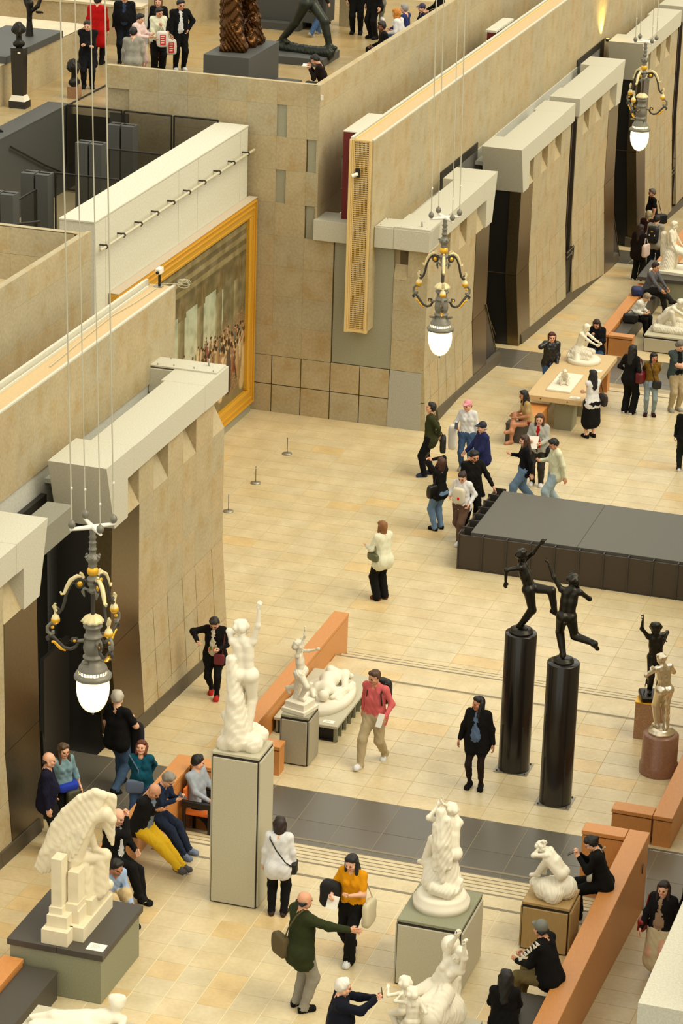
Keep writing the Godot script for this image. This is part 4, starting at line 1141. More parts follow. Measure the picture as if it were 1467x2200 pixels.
func lamp(c: Vector3, label: String, turn: float):
	# origin at the middle of the globe
	var o := thing("chandelier", label, "chandelier", c, turn, "hanging lamps")
	var glow := plain(Color(1.0, 0.97, 0.86), 0.4)
	glow.emission_enabled = true
	glow.emission = Color(1.0, 0.93, 0.72)
	glow.emission_energy_multiplier = 1.5
	var g := put(o, "lamp_globe", lathe([[0.0, -0.235], [0.05, -0.222], [0.1, -0.185], [0.145, -0.12], [0.176, -0.03], [0.186, 0.06], [0.18, 0.14], [0.165, 0.19]], 32), glow)
	# leaf-shaped leading on the lower half of the globe
	var lines := []
	for k in 12:
		for s in [-1.0, 1.0]:
			var pts := []
			for j in 7:
				var t := j / 6.0
				var a = TAU * k / 12.0 + s * 0.5 * t
				var y := -0.235 + 0.2 * t
				var r := 0.18 * sqrt(maxf(0.0, 1.0 - pow((0.06 - y) / 0.297, 2.0))) + 0.003
				pts.append(Vector3(r * sin(a), y, r * cos(a)))
			lines.append(tube(pts, 0.0018, 4, false))
	put(g, "leading", join(lines), M.gold_pale)
	put(g, "finial", lathe([[0.0, -0.275], [0.012, -0.265], [0.012, -0.245], [0.006, -0.23]], 10), M.iron_dark)
	var li := OmniLight3D.new()
	li.name = "lamp_light"
	li.light_color = Color(1.0, 0.9, 0.66)
	li.light_energy = 1.2
	li.omni_range = 60.0
	li.omni_attenuation = 2.0
	li.light_size = 0.18
	li.shadow_enabled = true
	o.add_child(li)
	li.position = Vector3(0, -0.02, 0)
	# collar with glowing slots
	put(o, "collar", lathe([[0.165, 0.18], [0.205, 0.185], [0.21, 0.21], [0.2, 0.235], [0.165, 0.25]], 32, 0.02, 24), M.iron)
	var slots := put(o, "slot_ring", lathe([[0.155, 0.245], [0.158, 0.285]], 32), glow)
	var bars := []
	for k in 26:
		var a := TAU * k / 26.0
		bars.append(bar(Vector3(0.16 * sin(a), 0.245, 0.16 * cos(a)), Vector3(0.158 * sin(a), 0.288, 0.158 * cos(a)), 0.006, 4))
	put(slots, "slot_bars", join(bars), M.iron)
	put(o, "body", lathe([[0.165, 0.285], [0.155, 0.32], [0.13, 0.345], [0.125, 0.37], [0.1, 0.385], [0.098, 0.42], [0.112, 0.43], [0.112, 0.445], [0.09, 0.46], [0.088, 0.48], [0.1, 0.5], [0.108, 0.55], [0.1, 0.61], [0.082, 0.65], [0.085, 0.665], [0.1, 0.67], [0.1, 0.69], [0.084, 0.7], [0.078, 0.77], [0.095, 0.785], [0.108, 0.8], [0.105, 0.815], [0.085, 0.82], [0.09, 0.85]], 28), M.iron)
	put(o, "leaf_dish", lathe([[0.09, 0.85], [0.125, 0.86], [0.11, 0.885], [0.085, 0.915], [0.05, 0.935], [0.03, 0.945], [0.0, 0.945]], 32, 0.1, 10), M.gold_pale)
	put(o, "rod", bar(Vector3(0, 0.93, 0), Vector3(0, 1.24, 0), 0.022, 10), M.iron_dark)
	put(o, "upper_hub", lathe([[0.022, 1.19], [0.06, 1.22], [0.045, 1.245], [0.035, 1.26], [0.055, 1.29], [0.062, 1.32], [0.05, 1.335], [0.068, 1.35], [0.066, 1.37], [0.04, 1.395], [0.042, 1.415], [0.05, 1.42]], 20), M.iron)
	put(o, "gold_ball", lathe([[0.045, 1.41], [0.06, 1.43], [0.064, 1.455], [0.06, 1.48], [0.045, 1.5]], 20), M.gold)
	put(o, "neck", lathe([[0.045, 1.5], [0.05, 1.52], [0.045, 1.535], [0.05, 1.56], [0.075, 1.59], [0.08, 1.62], [0.055, 1.64], [0.036, 1.65], [0.036, 1.7], [0.045, 1.705], [0.045, 1.72], [0.034, 1.73], [0.038, 1.755], [0.034, 1.78], [0.045, 1.79], [0.034, 1.8], [0.03, 1.83], [0.045, 1.85], [0.03, 1.875], [0.035, 1.93], [0.02, 1.98], [0.0, 1.985]], 18), M.iron)
	for k in 6:
		var a := TAU * k / 6.0
		put(o, "crown_ball", lathe([[0.0, -0.018], [0.013, -0.013], [0.018, 0.0], [0.013, 0.013], [0.0, 0.018]], 10), M.iron, Vector3(0.078 * sin(a), 1.63, 0.078 * cos(a)))
	for k in 3:
		var a := TAU * k / 3.0 + 0.5
		var d := Vector3(sin(a), 0, cos(a))
		put(o, "knob", join([bar(d * 0.11 + Vector3(0, 0.4, 0), d * 0.2 + Vector3(0, 0.42, 0), 0.018, 8), [lathe([[0.0, -0.035], [0.03, -0.02], [0.035, 0.0], [0.02, 0.025], [0.03, 0.035], [0.0, 0.055]], 12), at(d * 0.2 + Vector3(0, 0.425, 0))]]), M.iron)
	# three scrolled arms
	for k in 3:
		var a := TAU * k / 3.0
		var arm := Node3D.new()
		arm.name = "arm"
		o.add_child(arm, true)
		arm.rotation.y = a
		var up := [[0.05, 1.33], [0.13, 1.36], [0.19, 1.35], [0.25, 1.28], [0.29, 1.18], [0.31, 1.08], [0.335, 1.0], [0.375, 0.95], [0.41, 0.955], [0.415, 0.99], [0.39, 1.005], [0.375, 0.985]]
		put(arm, "upper_scroll", tube(up.map(func(q): return Vector3(q[0], q[1], 0)), 0.018, 7), M.iron_dark)
		put(arm, "rosette", tube(ring_pts(Vector3(0.14, 1.3, 0), 0.045), 0.014, 6), M.iron_dark)
		put(arm, "gold_rosette", lathe([[0.0, -0.02], [0.032, -0.015], [0.036, 0.0], [0.032, 0.015], [0.0, 0.02]], 14), M.gold, Vector3(0.14, 1.3, 0)).rotation.x = PI / 2
		put(arm, "gold_leaf", tube([Vector3(0.1, 1.385, 0), Vector3(0.17, 1.39, 0), Vector3(0.24, 1.34, 0), Vector3(0.285, 1.25, 0), Vector3(0.31, 1.18, 0), Vector3(0.345, 1.17, 0), Vector3(0.355, 1.2, 0)], [0.01, 0.024, 0.028, 0.026, 0.02, 0.014, 0.012], 7), M.gold_pale)
		put(arm, "leaf_tip", tube([Vector3(0.1, 1.37, 0), Vector3(0.12, 1.42, 0), Vector3(0.145, 1.43, 0)], [0.02, 0.016, 0.014], 6), M.gold_pale)
		put(arm, "gold_ball", lathe([[0.0, -0.05], [0.03, -0.042], [0.05, -0.015], [0.05, 0.012], [0.032, 0.042], [0.0, 0.05]], 16), M.gold, Vector3(0.41, 0.865, 0))
		put(arm, "ball_cap", lathe([[0.047, 0.0], [0.036, 0.035], [0.018, 0.05], [0.018, 0.09]], 14), M.gold_pale, Vector3(0.41, 0.88, 0))
		put(arm, "curl_leaf", tube([Vector3(0.4, 0.97, 0), Vector3(0.425, 1.03, 0), Vector3(0.41, 1.06, 0)], [0.026, 0.024, 0.012], 7), M.gold_pale)
		var low := [[0.4, 0.82], [0.46, 0.825], [0.5, 0.78], [0.5, 0.72], [0.46, 0.69], [0.435, 0.705], [0.44, 0.73]]
		put(arm, "middle_scroll", tube(low.map(func(q): return Vector3(q[0], q[1], 0)), 0.02, 7), M.iron)
		put(arm, "gold_drop", lathe([[0.0, -0.022], [0.02, -0.01], [0.02, 0.01], [0.0, 0.022]], 12), M.gold, Vector3(0.445, 0.775, 0))
		var bot := [[0.49, 0.62], [0.505, 0.65], [0.48, 0.675], [0.44, 0.665], [0.38, 0.6], [0.32, 0.535], [0.25, 0.52], [0.19, 0.545], [0.16, 0.6], [0.185, 0.65], [0.225, 0.64], [0.22, 0.61]]
		put(arm, "lower_scroll", tube(bot.map(func(q): return Vector3(q[0], q[1], 0)), 0.019, 7), M.iron_dark)
		put(arm, "gold_bead", lathe([[0.0, -0.026], [0.024, -0.012], [0.024, 0.012], [0.0, 0.026]], 12), M.gold, Vector3(0.2, 0.625, 0))
		put(arm, "hub_link", bar(Vector3(0.09, 0.63, 0), Vector3(0.17, 0.62, 0), 0.02, 7), M.iron)
		put(arm, "gold_spray", tube([Vector3(0.3, 0.5, 0), Vector3(0.36, 0.535, 0), Vector3(0.42, 0.6, 0), Vector3(0.455, 0.6, 0)], [0.012, 0.024, 0.02, 0.014], 6), M.gold)
		put(arm, "hanging_leaf", tube([Vector3(0.05, 1.23, 0), Vector3(0.095, 1.25, 0), Vector3(0.11, 1.21, 0), Vector3(0.09, 1.15, 0)], [0.012, 0.02, 0.022, 0.008], 6), M.iron)
	# cross of bars, pulleys and four long cables
	var tips := []
	for k in 4:
		var a := TAU * k / 4.0 + 0.73 - turn
		var d := Vector3(sin(a), 0, cos(a))
		tips.append(d)
		put(o, "cross_bar", tube([Vector3(0, 1.97, 0), d * 0.26 + Vector3(0, 1.975, 0)], [0.03, 0.018], 6), M.white_paint)
		put(o, "pulley", lathe([[0.0, 0.0], [0.03, 0.01], [0.042, 0.04], [0.036, 0.075], [0.018, 0.09], [0.0, 0.12]], 12), M.iron, d * 0.24 + Vector3(0, 1.985, 0))
		var cab := put(o, "cable", bar(d * 0.24 + Vector3(0, 2.09, 0), d * 0.24 + Vector3(-0.25, 16.0, 0).rotated(Vector3.UP, -turn), 0.0065 if k % 2 == 0 else 0.0085, 6), M.cable)
		put(cab, "cable_joint", lathe([[0.0, 0.0], [0.012, 0.005], [0.012, 0.03], [0.0, 0.04]], 8), M.white_paint, d * 0.24 + Vector3(0, 2.3 + 0.13 * (k % 2), 0))

func ring_pts(c: Vector3, r: float) -> Array:
	var p := []
	for i in 13: p.append(c + Vector3(cos(TAU * i / 12.0), sin(TAU * i / 12.0), 0) * r)
	return p

# ---------- figures: smooth fields meshed as surface nets ----------
# a field is a list of [a, ra, b, rb, group]; the result is {group: [verts, normals, indices]}
static func net(prims: Array, cell: float, k: float, fold := 0.0) -> Dictionary:
	var n := prims.size()
	var A := PackedVector3Array(); var D := PackedVector3Array()
	var RA := PackedFloat32Array(); var DR := PackedFloat32Array(); var IV := PackedFloat32Array(); var G := PackedInt32Array()
	var lo := Vector3.INF; var hi := -Vector3.INF
	for p in prims:
		var a: Vector3 = p[0]; var b: Vector3 = p[2]
		var r := maxf(p[1], p[3]) + 0.02
		A.append(a); D.append(b - a); RA.append(p[1]); DR.append(p[3] - p[1])
		IV.append(1.0 / maxf((b - a).length_squared(), 1e-9)); G.append(p[4])
		lo = lo.min(a.min(b) - Vector3(r, r, r)); hi = hi.max(a.max(b) + Vector3(r, r, r))
	var B := 4
	var bs := cell * B
	var nb := Vector3i(((hi - lo) / bs).ceil())
	var nx := nb.x * B + 1; var ny := nb.y * B + 1; var nz := nb.z * B + 1
	var sy := nx; var sz := nx * ny
	var f := PackedFloat32Array(); f.resize(nx * ny * nz); f.fill(1e9)
	var gr := PackedByteArray(); gr.resize(nx * ny * nz)
	var blocks := []
	var half := bs * 0.5
	var reach := half * 1.7321 + k * 0.5
	for bz in nb.z:
		for by in nb.y:
			for bx in nb.x:
				var c := lo + Vector3(bx * bs + half, by * bs + half, bz * bs + half)
				var near := PackedInt32Array()
				var best := 1e9
				for i in n:
					var q := c - A[i]
					var h := clampf(q.dot(D[i]) * IV[i], 0.0, 1.0)
					var d := (q - D[i] * h).length() - RA[i] - DR[i] * h
					if d < reach + k: near.append(i)
					if d < best: best = d
				if best > reach or best < -reach - k: continue
				blocks.append(Vector3i(bx, by, bz))
				var m := near.size()
				for z in range(bz * B, bz * B + B + 1):
					for y in range(by * B, by * B + B + 1):
						var o := y * sy + z * sz
						for x in range(bx * B, bx * B + B + 1):
							if f[o + x] < 1e8: continue
							var p := lo + Vector3(x, y, z) * cell
							var d := 1e3; var bd := 1e3; var bg := 0
							for j in m:
								var i := near[j]
								var q := p - A[i]
								var h := clampf(q.dot(D[i]) * IV[i], 0.0, 1.0)
								var e := (q - D[i] * h).length() - RA[i] - DR[i] * h
								if e < bd:
									bd = e; bg = G[i]
								var t := k - absf(d - e)
								d = minf(d, e)
								if t > 0.0: d -= t * t / k * 0.25
							if fold > 0.0 and bg != 0:
								d += fold * sin(p.y * 34.0 + p.x * 19.0 + 3.0 * sin(p.z * 23.0)) * sin(p.x * 41.0 + p.z * 37.0 + p.y * 9.0)
							f[o + x] = d
							gr[o + x] = bg
	# one vertex in each crossed cell
	var vid := PackedInt32Array(); vid.resize(nx * ny * nz); vid.fill(-1)
	var V := PackedVector3Array(); var N := PackedVector3Array(); var VG := PackedInt32Array(); var CI := PackedInt32Array()
	var off := [0, 1, sy, sy + 1, sz, sz + 1, sz + sy, sz + sy + 1]
	var edges := [[0, 1], [2, 3], [4, 5], [6, 7], [0, 2], [1, 3], [4, 6], [5, 7], [0, 4], [1, 5], [2, 6], [3, 7]]
	var corner := [Vector3(0, 0, 0), Vector3(1, 0, 0), Vector3(0, 1, 0), Vector3(1, 1, 0), Vector3(0, 0, 1), Vector3(1, 0, 1), Vector3(0, 1, 1), Vector3(1, 1, 1)]
	for b in blocks:
		for z in range(b.z * B, b.z * B + B):
			for y in range(b.y * B, b.y * B + B):
				var o: int = b.x * B + y * sy + z * sz
				for x in B:
					var i := o + x
					var neg := 0
					var d0 := f[i]; var d1 := f[i + 1]; var d2 := f[i + sy]; var d3 := f[i + sy + 1]
					var d4 := f[i + sz]; var d5 := f[i + sz + 1]; var d6 := f[i + sz + sy]; var d7 := f[i + sz + sy + 1]
					if d0 < 0.0: neg += 1
					if d1 < 0.0: neg += 1
					if d2 < 0.0: neg += 1
					if d3 < 0.0: neg += 1
					if d4 < 0.0: neg += 1
					if d5 < 0.0: neg += 1
					if d6 < 0.0: neg += 1
					if d7 < 0.0: neg += 1
					if neg == 0 or neg == 8: continue
					var dd := [d0, d1, d2, d3, d4, d5, d6, d7]
					var s := Vector3.ZERO; var cnt := 0
					for e in edges:
						var u: float = dd[e[0]]; var w: float = dd[e[1]]
						if (u < 0.0) != (w < 0.0):
							s += corner[e[0]].lerp(corner[e[1]], u / (u - w)); cnt += 1
					var bi := 0
					for c in range(1, 8):
						if absf(dd[c]) < absf(dd[bi]): bi = c
					vid[i] = V.size()
					CI.append(i)
					V.append(lo + (Vector3(b.x * B + x, y, z) + s / cnt) * cell)
					N.append(Vector3(d1 + d3 + d5 + d7 - d0 - d2 - d4 - d6, d2 + d3 + d6 + d7 - d0 - d1 - d4 - d5, d4 + d5 + d6 + d7 - d0 - d1 - d2 - d3).normalized())
					VG.append(gr[i + off[bi]])
	# quads round crossed edges
	var out := {}
	var remap := {}
	for v in V.size():
		var i := CI[v]
		var neg := f[i] < 0.0
		for ax in 3:
			var st := 1 if ax == 0 else (sy if ax == 1 else sz)
			var pos := f[i + st] < 0.0
			if neg == pos: continue
			var e1 := sy if ax == 0 else (sz if ax == 1 else 1)
			var e2 := sz if ax == 0 else (1 if ax == 1 else sy)
			if i < e1 + e2: continue
			var q := [vid[i], vid[i - e1], vid[i - e1 - e2], vid[i - e2]]
			if q[1] < 0 or q[2] < 0 or q[3] < 0: continue
			if neg: q = [q[0], q[3], q[2], q[1]]
			var g := VG[v]
			if not out.has(g):
				out[g] = [PackedVector3Array(), PackedVector3Array(), PackedInt32Array()]
				var rm := PackedInt32Array(); rm.resize(V.size()); rm.fill(-1)
				remap[g] = rm
			var R: Array = out[g]
			var rm2: PackedInt32Array = remap[g]
			var ids := [0, 0, 0, 0]
			for c in 4:
				var w: int = q[c]
				if rm2[w] < 0:
					rm2[w] = R[0].size()
					R[0].append(V[w]); R[1].append(N[w])
				ids[c] = rm2[w]
			remap[g] = rm2
			R[2].append_array([ids[0], ids[1], ids[2], ids[0], ids[2], ids[3]])
	return out

static func cap(a: Vector3, ra: float, b: Vector3, rb: float, g := 0) -> Array:
	return [a, ra, b, rb, g]

static func ball(a: Vector3, r: float, g := 0) -> Array:
	return [a, r, a + Vector3(0, 0.001, 0), r, g]

# ----- templates shared by all figures -----
var T := {}
func head_prims() -> Array:
	var V := func(x, y, z): return Vector3(x, y, z)
	var p := [ball(Vector3(0, 0.035, -0.012), 0.088), cap(Vector3(0, 0.03, 0.012), 0.076, Vector3(0, -0.045, 0.022), 0.06), cap(Vector3(0, -0.07, 0.036), 0.036, Vector3(0, -0.09, 0.05), 0.026),
		cap(Vector3(0, 0.012, 0.088), 0.010, Vector3(0, -0.024, 0.104), 0.014), cap(Vector3(-0.036, 0.026, 0.074), 0.013, Vector3(0.036, 0.026, 0.074), 0.013),
		ball(Vector3(0.044, -0.028, 0.052), 0.03), ball(Vector3(-0.044, -0.028, 0.052), 0.03), cap(Vector3(0.06, -0.05, 0.0), 0.03, Vector3(0.02, -0.085, 0.04), 0.024), cap(Vector3(-0.06, -0.05, 0.0), 0.03, Vector3(-0.02, -0.085, 0.04), 0.024),
		cap(Vector3(0.082, 0.012, -0.012), 0.013, Vector3(0.08, -0.022, -0.004), 0.012), cap(Vector3(-0.082, 0.012, -0.012), 0.013, Vector3(-0.08, -0.022, -0.004), 0.012),
		cap(Vector3(0, -0.05, -0.022), 0.056, Vector3(0, -0.16, -0.03), 0.054),
		ball(Vector3(0.031, 0.004, 0.078), 0.0125, 5), ball(Vector3(-0.031, 0.004, 0.078), 0.0125, 5), cap(Vector3(-0.018, -0.053, 0.086), 0.0095, Vector3(0.018, -0.053, 0.086), 0.0095, 6)]
	return p

func hair_prims(style: String) -> Array:
	var p := [ball(Vector3(0, 0.045, -0.02), 0.096, 1), ball(Vector3(0, 0.0, -0.05), 0.07, 1), cap(Vector3(-0.04, 0.085, 0.04), 0.042, Vector3(0.04, 0.085, 0.04), 0.042, 1), cap(Vector3(0.07, 0.03, -0.02), 0.03, Vector3(0.07, -0.01, -0.03), 0.022, 1), cap(Vector3(-0.07, 0.03, -0.02), 0.03, Vector3(-0.07, -0.01, -0.03), 0.022, 1)]
	match style:
		"bald":
			p = [cap(Vector3(0.073, 0.0, -0.03), 0.024, Vector3(0.05, -0.015, -0.075), 0.028, 1), cap(Vector3(-0.073, 0.0, -0.03), 0.024, Vector3(-0.05, -0.015, -0.075), 0.028, 1), cap(Vector3(0.05, -0.015, -0.075), 0.028, Vector3(-0.05, -0.015, -0.075), 0.028, 1)]
		"bob":
			p += [cap(Vector3(0.075, 0.03, -0.01), 0.036, Vector3(0.078, -0.1, 0.01), 0.03, 1), cap(Vector3(-0.075, 0.03, -0.01), 0.036, Vector3(-0.078, -0.1, 0.01), 0.03, 1), cap(Vector3(0, 0.0, -0.06), 0.065, Vector3(0, -0.1, -0.06), 0.055, 1), cap(Vector3(-0.045, -0.1, -0.05), 0.04, Vector3(0.045, -0.1, -0.05), 0.04, 1)]
		"long":
			p += [cap(Vector3(0.072, 0.03, -0.01), 0.036, Vector3(0.095, -0.2, 0.03), 0.03, 1), cap(Vector3(-0.072, 0.03, -0.01), 0.036, Vector3(-0.095, -0.2, 0.03), 0.03, 1), cap(Vector3(0, 0.0, -0.06), 0.07, Vector3(0, -0.3, -0.105), 0.06, 1), cap(Vector3(-0.05, -0.05, -0.05), 0.05, Vector3(-0.06, -0.28, -0.09), 0.04, 1), cap(Vector3(0.05, -0.05, -0.05), 0.05, Vector3(0.06, -0.28, -0.09), 0.04, 1)]
		"tail":
			p += [cap(Vector3(0, 0.03, -0.1), 0.04, Vector3(0, -0.12, -0.15), 0.035, 1), cap(Vector3(0, -0.12, -0.15), 0.035, Vector3(0, -0.3, -0.12), 0.016, 1)]
		"bun":
			p += [ball(Vector3(0, 0.05, -0.12), 0.042, 1)]
		"curly":
			p += [ball(Vector3(0.05, 0.09, 0.0), 0.06, 1), ball(Vector3(-0.05, 0.09, 0.0), 0.06, 1), ball(Vector3(0, 0.1, 0.04), 0.055, 1), ball(Vector3(0.08, 0.03, -0.04), 0.05, 1), ball(Vector3(-0.08, 0.03, -0.04), 0.05, 1), ball(Vector3(0, 0.02, -0.09), 0.06, 1)]
		"cap":
			p = [ball(Vector3(0, 0.05, -0.01), 0.098, 1), cap(Vector3(-0.03, 0.055, 0.09), 0.014, Vector3(-0.02, 0.04, 0.155), 0.009, 1), cap(Vector3(0.03, 0.055, 0.09), 0.014, Vector3(0.02, 0.04, 0.155), 0.009, 1), cap(Vector3(0.0, 0.055, 0.09), 0.016, Vector3(0.0, 0.042, 0.16), 0.009, 1), cap(Vector3(-0.055, 0.055, 0.07), 0.014, Vector3(-0.04, 0.042, 0.13), 0.009, 1), cap(Vector3(0.055, 0.055, 0.07), 0.014, Vector3(0.04, 0.042, 0.13), 0.009, 1)]
		"veil":
			p += [cap(Vector3(0.06, 0.02, -0.02), 0.05, Vector3(0.07, -0.13, -0.03), 0.04, 1), cap(Vector3(-0.06, 0.02, -0.02), 0.05, Vector3(-0.07, -0.13, -0.03), 0.04, 1), cap(Vector3(0, 0.0, -0.06), 0.07, Vector3(0, -0.16, -0.07), 0.06, 1)]
	return p

# right hand hanging along -y, thumb towards +z, fingers curl towards +x
func hand_prims(curl: float, spread := 0.0) -> Array:
	var p := [cap(Vector3(0, 0.03, 0), 0.024, Vector3(0, -0.02, 0.008), 0.024), cap(Vector3(0, -0.02, 0.016), 0.017, Vector3(0, -0.082, 0.03), 0.0135), cap(Vector3(0, -0.02, 0.004), 0.017, Vector3(0, -0.086, 0.01), 0.0135), cap(Vector3(0, -0.02, -0.008), 0.017, Vector3(0, -0.082, -0.01), 0.0135), cap(Vector3(0, -0.02, -0.018), 0.015, Vector3(0, -0.075, -0.029), 0.0125)]
	var base := [Vector3(0, -0.085, 0.03), Vector3(0, -0.09, 0.01), Vector3(0, -0.086, -0.01), Vector3(0, -0.077, -0.029)]
	var size := [0.074, 0.083, 0.076, 0.06]
	for i in 4:
		var a: Vector3 = base[i]
		var ang := curl * 0.6
		var sp := (1.5 - i) * spread
		for s in 3:
			var l: float = size[i] * [0.45, 0.31, 0.24][s]
			var b := a + Vector3(sin(ang), -cos(ang), sp) * l
			p.append(cap(a, 0.0098 - 0.0006 * s, b, 0.0092 - 0.0006 * s))
			a = b
			ang += curl
	p += [cap(Vector3(0.004, -0.012, 0.022), 0.015, Vector3(0.014, -0.045, 0.047), 0.0115), cap(Vector3(0.014, -0.045, 0.047), 0.0115, Vector3(0.022 + 0.02 * curl, -0.075, 0.05 - 0.012 * curl), 0.0095)]
	return p

func build_templates():
	var jobs := {"head": [head_prims(), 0.0065, 0.022], "relaxed": [hand_prims(0.45), 0.006, 0.006], "grip": [hand_prims(1.15), 0.006, 0.006], "flat": [hand_prims(0.12, 0.12), 0.006, 0.006], "point": [hand_prims(1.2) , 0.006, 0.006]}
	var pt := hand_prims(1.25)
	# pointing: straighten the first finger
	pt[5] = cap(Vector3(0, -0.085, 0.03), 0.0098, Vector3(0, -0.12, 0.032), 0.0095)
	pt[6] = cap(Vector3(0, -0.12, 0.032), 0.0095, Vector3(0, -0.145, 0.033), 0.009)
	pt[7] = cap(Vector3(0, -0.145, 0.033), 0.009, Vector3(0, -0.165, 0.034), 0.0085)
	jobs.point[0] = pt
	for s in ["short", "bald", "bob", "long", "tail", "bun", "curly", "cap", "veil"]: jobs["hair_" + s] = [hair_prims(s), 0.0095, 0.025, 0.004 if s != "cap" and s != "bald" else 0.0]
	for j in jobs:
		var q: Array = jobs[j]
		T[j] = net(q[0], q[1], q[2], q[3] if q.size() > 3 else 0.0)

# gathers meshes of one material into one surface
class Gather:
	var v := PackedVector3Array(); var n := PackedVector3Array(); var c := PackedColorArray(); var i := PackedInt32Array()
	func add(part: Array, xf := Transform3D.IDENTITY, col := Color.WHITE, mirror := false):
		var o := v.size()
		var nb := xf.basis.orthonormalized()
		if xf == Transform3D.IDENTITY:
			v.append_array(part[0]); n.append_array(part[1])
		else:
			var pv: PackedVector3Array = part[0]; var pn: PackedVector3Array = part[1]
			if mirror:
				for k in pv.size():
					var a := pv[k]; a.x = -a.x
					var b := pn[k]; b.x = -b.x
					v.append(xf * a); n.append(nb * b)
			else:
				v.append_array(xf * pv)
				for k in pn.size(): n.append(nb * pn[k])
		var cols := PackedColorArray(); cols.resize(part[0].size()); cols.fill(col)
		c.append_array(cols)
		var pi: PackedInt32Array = part[2]
		var ni := PackedInt32Array(); ni.resize(pi.size())
		if mirror:
			for k in range(0, pi.size(), 3):
				ni[k] = pi[k] + o; ni[k + 1] = pi[k + 2] + o; ni[k + 2] = pi[k + 1] + o
		else:
			for k in pi.size(): ni[k] = pi[k] + o
		i.append_array(ni)

func gathered(g: Gather) -> ArrayMesh:
	return smooth_mesh(g.v, g.n, g.i, g.c)

static func reach_joint(a: Vector3, b: Vector3, l1: float, l2: float, hint: Vector3) -> Array:
	# two-bone chain from a towards b: returns [middle joint, end]
	var d := b - a
	var dist := clampf(d.length(), 0.02, (l1 + l2) * 0.995)
	var u := d.normalized()
	var e := a + u * dist
	var x := (l1 * l1 - l2 * l2 + dist * dist) / (2.0 * dist)
	var h := sqrt(maxf(l1 * l1 - x * x, 0.0))
	var w := hint - u * hint.dot(u)
	if w.length() < 0.01: w = Vector3.FORWARD - u * Vector3.FORWARD.dot(u)
	return [a + u * x + w.normalized() * h, e]

static func v3(a) -> Vector3:
	return a if a is Vector3 else Vector3(a[0], a[1], a[2])

